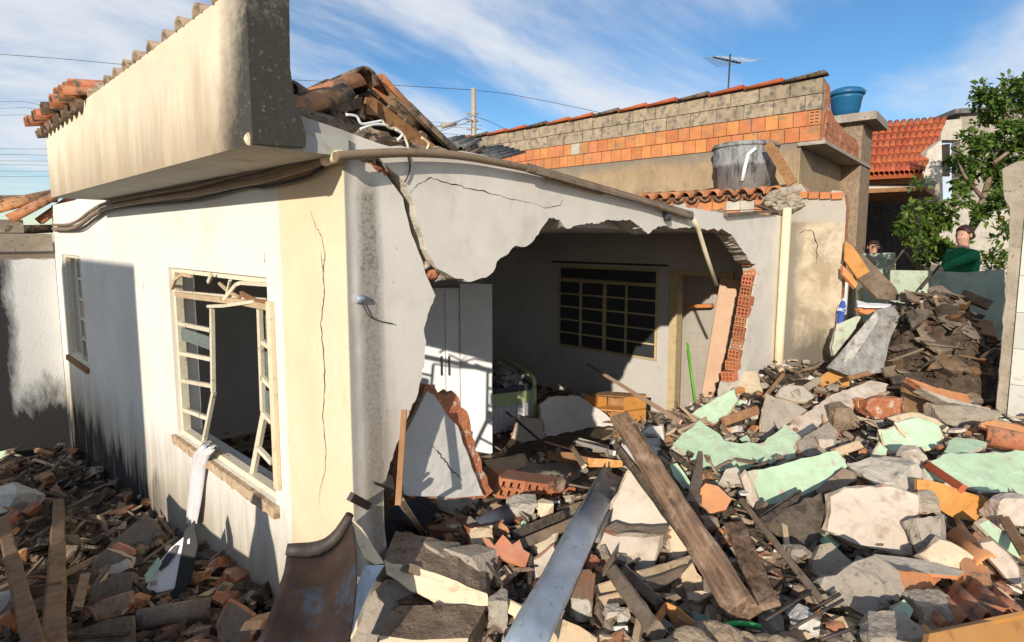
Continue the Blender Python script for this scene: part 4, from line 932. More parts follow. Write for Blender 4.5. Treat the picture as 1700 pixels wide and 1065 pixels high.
def rock_bm(sx, sy, sz, seed, rough=.06, cuts=7, fine=True):
    """broken angular lump: a box split along random planes, then weathered"""
    rnd = random.Random(seed*13 + 5); bm = bmesh.new(); box(bm, (-.95, -.95, -.95), (.95, .95, .95))
    for _ in range(cuts):
        n = Vector([rnd.gauss(0, 1) for _ in range(3)]).normalized(); d = rnd.uniform(.62, 1.0)
        bmesh.ops.bisect_plane(bm, geom=bm.verts[:] + bm.edges[:] + bm.faces[:], plane_co=n*d, plane_no=n, clear_outer=True)
        bmesh.ops.holes_fill(bm, edges=[e for e in bm.edges if len(e.link_faces) == 1])
    bmesh.ops.triangulate(bm, faces=bm.faces[:])
    for v in bm.verts: v.co = Vector((v.co.x*sx, v.co.y*sy, v.co.z*sz))
    m_ = max(sx, sy, sz)
    if fine: roughen(bm, m_*.16, m_*rough*.55, 2.2/m_)
    return bm
def rock(name, label, cat, x0, y0, x1, y1, k, mat, seed=0, dep=.8, rough=.12, rot=0, group=None):
    """angular lump filling the photo box x0..x1, y0..y1"""
    HERO.append([(x0 + 3, y0 + 3), (x1 - 3, y0 + 3), (x1 - 3, y1 - 3), (x0 + 3, y1 - 3)])
    c = P((x0 + x1)/2, (y0 + y1)/2, k); D_ = (c - CAM).dot(FW); w_ = (x1 - x0)/F*D_/2/.92; h_ = (y1 - y0)/F*D_/2/.92
    bm = rock_bm(w_, (w_ + h_)/2*dep, h_, seed, rough)
    mm = Matrix((RT, FH, ZZ)).transposed()
    r = Matrix.Rotation(rot, 3, 'Y')
    for v in bm.verts: v.co = c + mm @ (r @ v.co)
    o = obj(name, bm, M[mat]); return tag(o, label, cat, group)
def beam(name, label, cat, a, b, w_, t, mat, upv=None, w2=None, jag=0, group=None, seg=8, parent=None, bend=0, rough=0, seed=0):
    """timber or bar between photo points a=(px,py,k) and b; w_ seen across, t deep; faces rounded off by wear"""
    p, q = a if isinstance(a, Vector) else P(*a), b if isinstance(b, Vector) else P(*b); d = (q - p).normalized(); rnd = random.Random(seed + int(a[0]*7))
    strip(p, q, w_)
    vdir = (CAM - (p + q)/2).normalized() if upv is None else Vector(upv)
    s = d.cross(vdir).normalized(); u = s.cross(d).normalized(); bm = bmesh.new(); rs = []; w2 = w2 or w_
    prof = [(-1, -1), (-1, .75), (-.75, 1), (.75, 1), (1, .75), (1, -1)]
    for i in range(seg + 1):
        f = i/seg; c = p.lerp(q, f) + s*bend*math.sin(math.pi*f); ww = w_ + (w2 - w_)*f
        o_ = d*(rnd.uniform(-jag, jag)) if i in (0, seg) else Vector()
        rs.append([bm.verts.new(c + s*(x*ww/2 + rough*rnd.uniform(-1, 1)) + u*(y*t/2 + rough*rnd.uniform(-1, 1)) + (d*rnd.uniform(-jag, jag) if i in (0, seg) and jag else Vector())) for x, y in prof])
    n = len(prof)
    for A_, B_ in zip(rs, rs[1:]):
        for i in range(n): bm.faces.new((A_[i], A_[(i + 1) % n], B_[(i + 1) % n], B_[i]))
    bm.faces.new(rs[0][::-1]); bm.faces.new(rs[-1])
    o = obj(name, bm, M[mat], parent)
    if parent is None: tag(o, label, cat, group)
    return o
def wood_mat(name, c1, c2, c3, axis, sc=5):
    """grain running along a world direction"""
    s = NT(name); d = Vector(axis).normalized(); rot = d.to_track_quat('X', 'Z').to_euler()
    mp = s.n('ShaderNodeVectorRotate', rotation_type='EULER_XYZ', invert=True); mp.inputs['Rotation'].default_value = rot; s.l(s.pos, mp.inputs['Vector'])
    m2 = s.n('ShaderNodeMapping'); m2.inputs['Scale'].default_value = (.12, 1, 1); s.l(mp.outputs[0], m2.inputs[0])
    q = s.n('ShaderNodeTexNoise'); q.inputs['Scale'].default_value = sc*7; q.inputs['Detail'].default_value = 6; q.inputs['Roughness'].default_value = .65; s.l(m2.outputs[0], q.inputs['Vector'])
    c = s.ramp(q.outputs['Fac'], .34, .66, c1, c2); c = s.mix(s.ramp(s.noise(9, 5, .7), .52, .68), c, c3); s.bump(q.outputs['Fac'], .9, .012)
    M[name] = s.done(c, .85); return s.m
BLO = P(1232, 1013, .22); BHI = CAM + ray(1033, 698)*((BLO - CAM).dot(FW)*1.5); bd_ = BLO - BHI; wood_mat('old_beam_wood', (.075, .045, .03), (.30, .19, .12), (.36, .25, .17), bd_)
pc = P
# ---- wall fragment standing at the edge of the hole
pl_ = onY(740, 815, .10)
W1 = thing('wall_fragment', 'tall grey plastered wall fragment with red brick edges standing in the hole', 'wall fragment', (pl_.x, pl_.y, 0))
nW = Vector((-.25, -.96, .12)).normalized()
facepx = [(708, 650), (722, 657), (744, 692), (760, 707), (768, 735), (777, 755), (790, 790), (803, 822), (740, 826), (671, 822), (667, 793), (670, 750), (674, 720), (686, 694), (700, 668)]
chunk('plaster_face', None, None, facepx, (pl_,), nW, .03, ('white_paint_grey', 'white_paint_grey') if 'white_paint_grey' in M else ((surf('white_paint_grey', (.50, .48, .45), (.58, .56, .525), 2.5, (.36, .33, .29), 20, (.64, .76), bump=.2) and 'white_paint_grey'),)*2, jag=.004, parent=W1)
core = [(700, 655), (707, 637), (722, 642), (738, 657), (751, 648), (762, 660), (766, 675), (779, 693), (783, 710), (789, 735), (799, 764), (808, 790), (818, 815), (806, 826), (740, 829), (668, 825), (663, 793), (667, 720), (682, 694)]
chunk('brick_core', 'torn red brick edge of the fragment', None, core, (pl_ + Vector((.01, .032, 0)),), nW, .11, ('brick_core', 'brick_core'), jag=.012, step=.035, parent=W1, mid=2)
bm = bmesh.new(); pr = None
ribbon('scorch_mark', [onP(x, y, pl_, nW) + nW*.004 for x, y in [(715, 738), (728, 752), (740, 768), (755, 785), (767, 797)]], .006, nW, M['charred'], W1, 3)
beam('pole', 'thin brown wooden stick leaning left of the standing wall fragment', 'stick', onY(671, 680, -.05), onY(661, 838, -.16), .028, .03, 'wood_brown')
beam('pole', 'pale splintered stick below the standing wall fragment', 'stick', onY(664, 830, -.16), (706, 890, .22), .032, .02, 'wood_raw')
# ---- foreground left of centre
# curved rusty sheet
RS = thing('rusty_metal_sheet', 'bent rusty steel sheet leaning on the house corner', 'metal sheet', P(530, 1060, .3))
tl_, tr_ = P(478, 920, .55), P(583, 862, .42); bl_, br_ = P(405, 1110, .75), P(560, 1110, .62)
tl_ = onP(478, 920, onY(583, 862, -.10), Vector((-.62, -.62, .48)).normalized()); tr_ = onY(583, 862, -.10)
bl_ = CAM + ray(408, 1110)*1.72; br_ = CAM + ray(565, 1110)*1.80
bm = bmesh.new(); NU, NV = 14, 16; G = {}
nn = (tr_ - tl_).cross(bl_ - tl_).normalized(); nn = nn if nn.dot(CAM - tl_) > 0 else -nn
for e in (0, 1):
    for i in range(NU + 1):
        for j in range(NV + 1):
            u, v = i/NU, j/NV; p = tl_.lerp(tr_, u).lerp(bl_.lerp(br_, u), v); mid_ = math.sin(math.pi*u)
            p = p - nn*(.07*mid_*(1 - .3*v)) + (RT*.04*math.sin(math.pi*v))*(1 if u > .5 else .3) + nn*.014*noise.noise(p*7)
            G[e, i, j] = bm.verts.new(p - nn*.006*e)
for e in (0, 1):
    for i in range(NU):
        for j in range(NV): bm.faces.new((G[e, i, j], G[e, i + 1, j], G[e, i + 1, j + 1], G[e, i, j + 1])).smooth = True
for j in range(NV):
    for i in (0, NU): bm.faces.new((G[0, i, j], G[0, i, j + 1], G[1, i, j + 1], G[1, i, j]))
for i in range(NU):
    for j in (0, NV): bm.faces.new((G[0, i, j], G[0, i + 1, j], G[1, i + 1, j], G[1, i, j]))
obj('sheet', bm, M['rusty_steel'], RS)
rl = [tl_.lerp(tr_, t) - nn*(.07*math.sin(math.pi*t)) + Vector((0, 0, .012)) + nn*.012 for t in [i/8 for i in range(9)]]
obj('rolled_rim', tb(rl, [.022, .027, .028, .028, .027, .026, .024, .022, .018], 10), M['iron_dark'], RS)
fl = [tr_ + Vector((0, 0, -.005)), P(637, 934, .30), P(622, 965, .30), P(596, 905, .36)]
chunk('side_flange', 'pale bent side flange', None, [(584, 860), (600, 876), (620, 905), (638, 934), (624, 936), (604, 925), (592, 900)], (tuple(tr_ + nn*.012),), Vector((-.2, -.85, .5)), .008, ('cream_paint', 'galvanised'), jag=.002, parent=RS, mid=0)
chunk('side_flange', 'blue grey lower side of the sheet', None, [(606, 938), (638, 936), (612, 980), (585, 1046), (560, 1100), (540, 1100)], (tuple(tr_ - nn*.03),), Vector((-.45, -.7, .5)), .008, ('galvanised', 'galvanised'), jag=.002, parent=RS, mid=0)
beam('steel_angle', 'dark steel angle bar lying from the house corner across the rubble', 'bar', onY(582, 824, -.14), (707, 890, .26), .035, .02, 'iron_dark')
beam('steel_rod', 'thin dark reinforcing rod sticking out near wall stub', 'rod', onY(620, 800, -.06), (765, 862, .12), .012, .012, 'iron_dark')
chunk('slate_panel', 'dark blue grey panel behind the steel angle', 'panel', [(640, 850), (700, 822), (722, 838), (724, 852), (690, 880), (650, 930), (632, 925), (624, 880)], (670, 870, .08), nF, .02, ('slate_plastic', 'slate_plastic'))
chunk('slate_panel', 'upper dark grey panel against the wall stub', 'panel', [(606, 862), (640, 850), (655, 880), (640, 930), (612, 905)], (630, 890, .12), nF, .02, ('slate_plastic', 'slate_plastic'))
def hexa(name, label, cat, front, top_back, k, mats, n=nF, kb=.0, dep=.22, jag=.008, down=.1, group=None):
    """masonry block: cream front outline plus rough top reaching back to the given photo points (top edge of front runs front[0]..front[m-1], m=len(top_back))"""
    p0 = P(*k); fr = [onP(x, y, p0, n) for x, y in front]; m = len(top_back)
    zt_ = sum(p.z for p in fr[:m])/m; tn = (fr[m - 1] - fr[0]).cross(-n - Vector((0, 0, -.2))).normalized(); tn = tn if tn.z > 0 else -tn
    tbk = []
    for (x, y), q in zip(top_back, fr[:m]):
        d = ray(x, y); t_ = (q - CAM).dot(FW) + dep; tbk.append(CAM + d*t_)
    bot = [p - Vector((0, 0, .0)) for p in fr[m:]]
    bm = bmesh.new(); rnd = random.Random(int(front[0][0]))
    def sub(a, b, na=5): return [a.lerp(b, i/na) for i in range(na)]
    vf = [bm.verts.new(p) for p in fr]; vt = [bm.verts.new(p) for p in tbk]; off = (tbk[0] - fr[0])
    bk = [bm.verts.new(p + (sum((b - a for a, b in zip(fr[:m], tbk)), Vector())/m)*Vector((1, 1, 0)).length*.0 + (tbk[-1] - fr[m - 1])*.9) for p in fr[m:]]
    bm.faces.new(vf).material_index = 0
    for i in range(m - 1): bm.faces.new((vf[i], vf[i + 1], vt[i + 1], vt[i])).material_index = 1
    ring = vf[m - 1:] + [vf[0]]; back = [vt[m - 1]] + bk + [vt[0]]
    for i in range(len(ring) - 1): bm.faces.new((ring[i], ring[i + 1], back[i + 1], back[i])).material_index = 1
    bm.faces.new(vt[::-1] + [back[len(back) - 1 - i] for i in range(len(back) - 1, len(back) - 1)] + bk[::-1][::-1]).material_index = 1
    bmesh.ops.triangulate(bm, faces=bm.faces[:], ngon_method='EAR_CLIP')
    bmesh.ops.subdivide_edges(bm, edges=bm.edges[:], cuts=3, use_grid_fill=True)
    for v in bm.verts: v.co += Vector([noise.noise(v.co*25 + Vector((9*q, 0, 0))) for q in range(3)])*jag
    o = obj(name, bm, [M[m_] for m_ in mats]); return tag(o, label, cat, group)
hexa('masonry_block', 'large cream block with rough gravelly top, left of the gutter', 'block', [(637, 931), (696, 943), (760, 966), (809, 986), (816, 1006), (728, 1003), (681, 979), (642, 952)], [(657, 880), (702, 889), (762, 906), (806, 934)], (700, 985, .18), ('cream_paint', 'mortar_brown'), nX*.5 + nY*.5, dep=.26)
hexa('masonry_block', 'square cream edged block with brown gritty top at bottom of picture', 'block', [(628, 1056), (700, 1062), (777, 1060), (778, 1100), (630, 1100)], [(660, 1004), (730, 1004), (806, 1007)], (700, 1062, .28), ('cream_paint', 'mortar_brown'), nX*.4 + nY*.6, dep=.22)
chunk('concrete_slab', 'shaded grey slab wedged beside the rusty sheet', 'slab', [(612, 990), (640, 962), (676, 962), (690, 985), (660, 1003), (628, 1058), (620, 1100), (560, 1100), (600, 1030)], (640, 1000, .10), nC, .08, ('concrete_grey', 'concrete_grey'))
chunk('masonry_block', 'small pale block with a slanted shadow below wall fragment', 'block', [(722, 829), (734, 822), (778, 821), (785, 842), (760, 850), (738, 848)], (755, 836, .12), nT, .10, ('concrete_pale', 'cream_paint'))
# broken hollow block with ribs
def ribbed(name, label, p0, p1, rad, mat, k=.12, ends='concrete_pale', n=4, group=None):
    a, b = P(*p0), P(*p1); d = (b - a).normalized(); bm = bmesh.new(); u = Vector((0, 0, 1)); s = d.cross(u).normalized(); u = s.cross(d)
    prof = []
    for side in range(4):
        cx = [(-1, -1), (1, -1), (1, 1), (-1, 1)]; A_, B_ = Vector(cx[side]), Vector(cx[(side + 1) % 4])
        for i in range(n*2): prof.append(A_.lerp(B_, i/(n*2))*(1.0 if i % 2 == 0 else .93))
    rs = [[bm.verts.new(c + (s*q.x + u*q.y)*rad + d*(random.uniform(-.02, .02))) for q in prof] for c in (a, a.lerp(b, .5), b)]
    for A_, B_ in zip(rs, rs[1:]):
        for i in range(len(prof)): bm.faces.new((A_[i], A_[(i + 1) % len(prof)], B_[(i + 1) % len(prof)], B_[i]))
    bm.faces.new(rs[0][::-1]).material_index = 1; bm.faces.new(rs[-1]).material_index = 1
    return tag(obj(name, bm, [M[mat], M[ends]]), label, 'brick', group)
ribbed('ribbed_brick', 'ribbed orange brick with mortared cream end right of cream block', (750, 868, .14), (800, 895, .10), .062, 'brick', ends='cream_paint')
chunk('brick_shard', 'jagged orange brick shell left of the gutter', 'brick', [(800, 890), (812, 895), (822, 905), (835, 888), (842, 895), (850, 904), (862, 896), (868, 912), (880, 918), (872, 940), (845, 932), (815, 918)], (840, 912, .12), nC, .03, ('brick', 'orange_clay'), jag=.003)
ribbed('ribbed_brick', 'upright ribbed terracotta brick just right of the gutter', (972, 962, .12), (965, 1012, .16), .045, 'brick')
# gutter
def gutter(name, label, pts, w_, mat, kk, cat='gutter', th=.004, open_up=None, lip=.02):
    bm = bmesh.new(); R0 = []; n = len(pts); strip(P(*pts[0][:3]), P(*pts[-1][:3]), w_)
    for i, (x, y, k, ww) in enumerate(pts):
        p = P(x, y, k); q = P(*pts[min(i + 1, n - 1)][:3]); r = P(*pts[max(i - 1, 0)][:3]); d = (q - r).normalized(); v = (CAM - p).normalized(); s = d.cross(v).normalized(); u = s.cross(d).normalized()
        prof = [(-.5, .0), (-.5, -.10), (-.47, -.28), (-.36, -.42), (-.15, -.5), (.15, -.5), (.36, -.42), (.47, -.28), (.5, -.10), (.5, .0), (.56, .03)]
        if kk < 0: prof = [(a_, -b_ - .5) for a_, b_ in prof]
        R0.append([[bm.verts.new(p + (s*a_ + u*(b_*abs(kk) - e))*ww) for a_, b_ in prof] for e in (0, th/ww*3)])
    m = len(R0[0][0])
    for A_, B_ in zip(R0, R0[1:]):
        for e in (0, 1):
            for i in range(m - 1): bm.faces.new((A_[e][i], A_[e][i + 1], B_[e][i + 1], B_[e][i])).smooth = True
        for i in (0, m - 1): bm.faces.new((A_[0][i], B_[0][i], B_[1][i], A_[1][i]))
    for E_ in (R0[0], R0[-1]):
        for i in range(m - 1): bm.faces.new((E_[0][i], E_[0][i + 1], E_[1][i + 1], E_[1][i]))
    return tag(obj(name, bm, M[mat]), label, cat)
gutter('metal_gutter', 'long bluish galvanised gutter lying down through the rubble', [(1000, 820, .26, .135), (968, 880, .30, .14), (930, 960, .34, .135), (893, 1030, .36, .135), (868, 1085, .38, .135)], .15, 'galvanised', -.34)
gutter('metal_gutter', 'dull open end of a second gutter above the bluish one', [(1022, 778, .20, .14), (1008, 806, .23, .145), (994, 838, .25, .15), (975, 880, .26, .15)], .15, 'rusty_zinc' if 'rusty_zinc' in M else (surf('rusty_zinc', (.20, .19, .175), (.34, .33, .31), 8, (.14, .10, .07), 14, (.56, .68), rough=.55, metal=.4, bump=.3) and 'rusty_zinc'), .5)
# hollow bricks in the lintel piece
LN = thing('brick_lintel_piece', 'fallen row of hollow orange bricks topped with grey mortar', 'wall fragment', P(885, 815, .05))
ln_p = P(888, 812, .10); lx = (onP(950, 822, ln_p, nY) - onP(822, 806, ln_p, nY)).normalized(); lz = nY.cross(lx); lz = lz if lz.z > 0 else -lz; lzz = Vector((0, 0, 1)) - lx*lx.z; lzz.normalize()
hb = hollow_brick(.19, .13, .18, 3, 2, .018); mh = bpy.data.meshes.new('brick'); hb.to_mesh(mh); hb.free(); mh.materials.append(M['brick']); mh.materials.append(M['concrete_pale'])
L0 = onP(822, 826, ln_p, nY); L1 = onP(948, 836, ln_p, nY); nb_ = 3
sc_ = (L1 - L0).length/(nb_*.20)
for i in range(nb_):
    yv = -lx.cross(lzz); m_ = Matrix((lx, -yv if (-yv).dot(FH) > 0 else yv, lzz)).transposed().to_4x4(); o = bpy.data.objects.new('brick', mh); COL.objects.link(o); o.parent = LN; m_.translation = L0 + lx*(.10 + .20*i)*sc_ - Vector(LN.location); o.matrix_local = m_ @ Matrix.Diagonal((sc_, 1, sc_, 1))
chunk('mortar_slab', None, None, [(822, 792), (850, 786), (881, 770), (960, 768), (1036, 776), (990, 806), (951, 812), (885, 800)], (900, 793, .12), Vector((-.05, -.15, .98)), .03, ('concrete_grey', 'plaster_core'), parent=LN)
# bits and shards in front of the room
chunk('board', 'faded olive board lying left of the brick row', 'board', [(803, 764), (828, 760), (870, 752), (880, 770), (845, 785), (815, 780)], (840, 770, .08), nU, .02, ('wood_raw', 'wood_brown'))
chunk('wall_slab', 'white plaster slab tilted in the middle of the room', 'wall fragment', [(896, 671), (912, 659), (961, 657), (980, 670), (1002, 684), (1018, 700), (1020, 736), (997, 743), (953, 746), (910, 742), (900, 708)], (960, 700, .12), Vector((-.45, -.75, .48)), .10, ('white_paint', 'plaster_core'), jag=.008)
chunk('wall_slab', 'cream and grey broken block beside the tilted white slab', 'wall fragment', [(850, 726), (862, 690), (880, 694), (899, 696), (906, 736), (882, 741)], (880, 715, .10), Vector((-.7, -.5, .5)), .12, ('concrete_pale', 'brick_core'))
chunk('wall_slab', 'rounded white slab piece at the foot of the door frame', 'wall fragment', [(1062, 722), (1078, 708), (1099, 706), (1102, 728), (1096, 745), (1060, 742)], (1080, 725, .10), nC, .08, ('white_paint', 'plaster_core'))
chunk('wall_slab', 'bluish white slab behind the dark beam', 'wall fragment', [(1022, 740), (1060, 736), (1096, 744), (1092, 762), (1060, 775), (1030, 760)], (1060, 755, .08), nT, .08, ('white_paint', 'plaster_core'))
for i, (a, b, w_, lb_, mt) in enumerate([((953, 732, .16), (1020, 752, .14), .035, 'first of three whitewashed strips on brown panel', 'white_paint'), ((960, 728, .17), (1010, 742, .16), .03, 'second shorter whitewashed strip above the first', 'white_paint'), ((905, 733, .14), (950, 746, .12), .02, 'thin pinkish lath left of the whitewashed strips', 'door_pink'), ((948, 740, .18), (970, 774, .18), .045, 'short cream board leaning before brown panel', 'wood_raw'), ((975, 604, .5), (1130, 700, .25), .045, 'long tan plank slanting across the room towards the door', 'door_pink')]):
    beam('plank', lb_, 'plank', a, b, w_, .02, mt)
chunk('furniture_panel', 'dark brown cabinet side lying across the room threshold', 'panel', [(909, 748), (955, 752), (1046, 756), (1044, 772), (970, 776), (909, 762)], (970, 762, .10), nF, .02, ('wood_brown', 'wood_brown'), jag=.001)
chunk('furniture_panel', 'bright varnished drawer front within the room debris', 'panel', [(922, 752), (952, 755), (952, 768), (924, 764)], (938, 760, .13), nF, .02, ('furniture_wood', 'furniture_wood'), jag=.001)
chunk('furniture_panel', 'second varnished drawer front nearer the door', 'panel', [(976, 760), (1034, 764), (1034, 775), (978, 775)], (1005, 768, .13), nF, .02, ('furniture_wood', 'furniture_wood'), jag=.001)
# folded metal frame
FR = thing('metal_rack', 'bent dark metal furniture frame before the wardrobe', 'frame', P(830, 735, .0))
for a, b in (((780, 632, .55), (905, 738, .30)), ((782, 699, .42), (822, 664, .48)), ((763, 652, .60), (781, 632, .56)), ((763, 656, .60), (810, 678, .5))):
    beam('rail', None, None, a, b, .026, .02, 'iron_dark' if a[0] != 763 else 'pvc_cream', parent=FR)
# ---- white slabs right of the gutter
chunk('wall_slab', 'tall white slab propped between gutter and dark beam', 'wall fragment', [(1043, 786), (1057, 782), (1078, 812), (1098, 840), (1108, 872), (1110, 886), (1085, 882), (1060, 886), (1030, 880), (1006, 873), (1020, 832)], (1060, 850, .14), nS, .10, ('pink_white_paint', 'plaster_core'))
chunk('wall_slab', 'white chiselled block below the tall white slab', 'wall fragment', [(1003, 884), (1025, 891), (1066, 893), (1097, 890), (1079, 941), (1067, 946), (1025, 934), (988, 918)], (1040, 912, .16), nS, .12, ('pink_white_paint', 'plaster_core'), ext=Vector((.16, .03, -.02)))
chunk('wall_slab', 'small pale slab in the gap right of the white slabs', 'wall fragment', [(1112, 870), (1128, 880), (1140, 912), (1125, 924), (1114, 922)], (1122, 900, .08), nC, .06, ('cream_paint', 'plaster_core'))
beam('timber_beam', 'big weathered dark timber beam lying diagonally in the centre right', 'beam', BHI, BLO, .11, .12, 'old_beam_wood', jag=.02, seg=14, rough=.006, w2=.13)
beam('timber_beam', 'thinner dark timber running alongside the big beam', 'beam', BHI.lerp(CAM + ray(1022, 738)*((BHI - CAM).dot(FW)*.98), 1.), CAM + ray(1156, 915)*((BLO - CAM).dot(FW)*1.14), .05, .06, 'charred', jag=.03, seg=10, rough=.006)
beam('timber_plank', 'weathered dark plank right of the big beam', 'plank', (1218, 868, .16), (1272, 1000, .22), .10, .03, 'old_beam_wood', jag=.03, seg=8, rough=.004)
beam('timber_lath', 'long thin dark lath crossing over the weathered plank', 'lath', (1232, 832, .18), (1366, 1000, .24), .032, .03, 'wood_weathered', jag=.02, rough=.002)
beam('timber_plank', 'pointed grey brown board sticking up before the green wall slab', 'plank', (1163, 752, .20), (1152, 835, .20), .035, .02, 'wood_weathered', w2=.085, jag=.02)
chunk('charred_wood', 'black charred timber mass below the green slab', 'timber', [(1258, 862), (1300, 842), (1335, 826), (1380, 812), (1385, 848), (1368, 890), (1350, 915), (1316, 905), (1285, 885)], (1320, 865, .10), nC, .10, ('charred', 'charred'), jag=.02, step=.04)
beam('charred_stick', 'thin black stick above the charred timber', 'stick', (1262, 858, .16), (1328, 815, .18), .02, .02, 'charred')
beam('charred_stick', 'second black stick with broken end on the charred timber', 'stick', (1270, 862, .17), (1330, 823, .19), .035, .02, 'charred', jag=.02)
rock('stone', 'small oval grey stone below the charred timber', 'stone', 1306, 904, 1344, 934, .12, 'concrete_grey', 5)
# dark rafters lower centre
beam('rafter_piece', 'dark speckled rafter piece at lower centre, left one of two', 'rafter', (1018, 950, .14), (1088, 1046, .20), .062, .05, 'wood_weathered', jag=.015, rough=.003)
beam('rafter_piece', 'dark speckled rafter piece at lower centre, right one of two', 'rafter', (1036, 946, .12), (1098, 1006, .16), .05, .05, 'wood_weathered', jag=.015, rough=.003)
beam('moulding', 'ribbed brown moulding below the white chiselled block', 'moulding', (1060, 958, .12), (1150, 930, .12), .05, .03, 'wood_raw', rough=.002)
beam('moulding', 'second darker moulding under the ribbed brown one', 'moulding', (1072, 974, .10), (1140, 948, .10), .05, .03, 'wood_weathered', rough=.002)
beam('plank', 'short tan board left of the dark rafters', 'plank', (986, 985, .10), (1028, 972, .10), .06, .03, 'wood_raw')
beam('plank', 'second tan board below the short one', 'plank', (992, 1002, .08), (1040, 990, .09), .05, .03, 'wood_raw')
DW = thing('broken_box', 'broken yellow brown drawer with orange end panel at lower centre', 'drawer', P(1125, 1045, 0))
chunk('side_panel', None, None, [(1108, 1000), (1124, 1008), (1152, 1032), (1140, 1052), (1122, 1048), (1108, 1018)], (1128, 1030, .14), nX, .015, ('furniture_wood', 'furniture_wood'), jag=0, parent=DW, mid=0)
chunk('end_panel', None, None, [(1089, 1024), (1107, 999), (1111, 1010), (1097, 1032)], (1100, 1016, .17), nY, .015, ('orange_clay', 'orange_clay'), jag=0, parent=DW, mid=0)
chunk('base_panel', None, None, [(1086, 982), (1094, 984), (1110, 1000), (1100, 1006)], (1098, 993, .14), nC, .012, ('furniture_wood', 'furniture_wood'), jag=0, parent=DW, mid=0)
chunk('cardboard_sheet', 'torn tan cardboard sheet beside the big beam foot', 'cardboard', [(1128, 962), (1150, 934), (1158, 950), (1178, 970), (1188, 986), (1160, 990), (1140, 986), (1134, 975)], (1155, 965, .08), nC, .012, ('wood_raw', 'wood_raw'))
chunk('paint_flake', 'pale yellow painted flake under the big beam foot', 'plaster flake', [(1140, 984), (1165, 980), (1184, 986), (1160, 998), (1142, 996)], (1162, 988, .10), nC, .02, ('cream_paint', 'plaster_core'))
chunk('teal_board', 'dull teal board in the shadow beside the broken drawer', 'board', [(1150, 1015), (1172, 1022), (1178, 1036), (1155, 1040)], (1162, 1028, .08), nC, .02, ('paint_teal', 'paint_teal'))
lumpy('earth_lump', [P(x, y, .16) for x, y in [(1110, 1105), (1150, 1092), (1190, 1082), (1230, 1090), (1275, 1094), (1315, 1105)]], [.09, .10, .105, .095, .10, .10], surf('earth_tan', (.34, .25, .165), (.46, .35, .24), 7, (.24, .17, .11), 20, bump=1.0, bd=.02), None, 4, 4, (1.1, 1, .8), .26, 3.2)
tag(bpy.data.objects[[o.name for o in bpy.data.objects if o.name.startswith('earth_lump')][-1]], 'crumbly tan lump of earth and mortar at the bottom edge', 'earth lump')
hp = [P(x, y, .16) for x, y in [(1205, 1037), (1222, 1034), (1245, 1036), (1262, 1040)]]
tag(obj('green_hose', tb(hp, .010, 8, 5), surf('hose_green', (.02, .26, .07), (.03, .32, .09), 5, None, rough=.4, bump=.05)), 'short bright green hose loop behind the earth lump', 'hose')
chunk('wood_offcut', 'pale sawn board at the bottom edge right of the gutter', 'board', [(920, 1034), (932, 1026), (962, 1040), (992, 1060), (990, 1090), (900, 1090)], (940, 1050, .16), nC, .03, ('wood_raw', 'wood_raw'))
chunk('plaster_piece', 'pinkish plaster piece left of the gutter', 'plaster', [(886, 930), (905, 918), (918, 905), (924, 920), (905, 950), (888, 962), (880, 950)], (902, 935, .10), nC, .05, ('pink_white_paint', 'brick_core'))
chunk('plaster_piece', 'cream plaster slab beside the jagged brick shell', 'plaster', [(884, 905), (905, 892), (924, 884), (920, 905), (895, 920)], (905, 902, .10), nT, .05, ('cream_paint', 'plaster_core'))
gutter('roof_tile_piece', 'grey half round tile piece behind the jagged brick shell', [(800, 876, .12, .11), (825, 862, .12, .115), (850, 852, .12, .12)], .1, 'slate_plastic', -.8, 'roof tile')
beam('timber_board', 'grey brown board running behind the gutter', 'board', (862, 905, .10), (950, 868, .12), .05, .03, 'wood_weathered')
beam('timber_board', 'darker board above the grey brown one', 'board', (850, 890, .10), (935, 855, .12), .05, .03, 'charred')
rock('plaster_lump', 'pale broken lump under the brick row', 'lump', 842, 828, 890, 862, .10, 'concrete_pale', 8)
rock('plaster_lump', 'small cream lump under the brick row end', 'lump', 893, 832, 918, 858, .10, 'cream_paint', 9)
rock('plaster_lump', 'grey concrete lump beside large cream block', 'lump', 812, 985, 842, 1040, .10, 'concrete_grey', 10)
beam('conduit', 'short cream pipe piece left of the gutter foot', 'pipe', (838, 1002, .14), (868, 1018, .14), .05, .05, 'pvc_cream')
beam('steel_rod', 'bent dark rod under the cream block', 'rod', (808, 934, .14), (850, 990, .10), .014, .014, 'iron_dark')
rock('plaster_lump', 'cluster of whitish mortar lumps at lower centre, first', 'lump', 1000, 1008, 1028, 1036, .08, 'concrete_pale', 11)
rock('plaster_lump', 'cluster of whitish mortar lumps at lower centre, second', 'lump', 1022, 1014, 1046, 1036, .08, 'concrete_pale', 12)
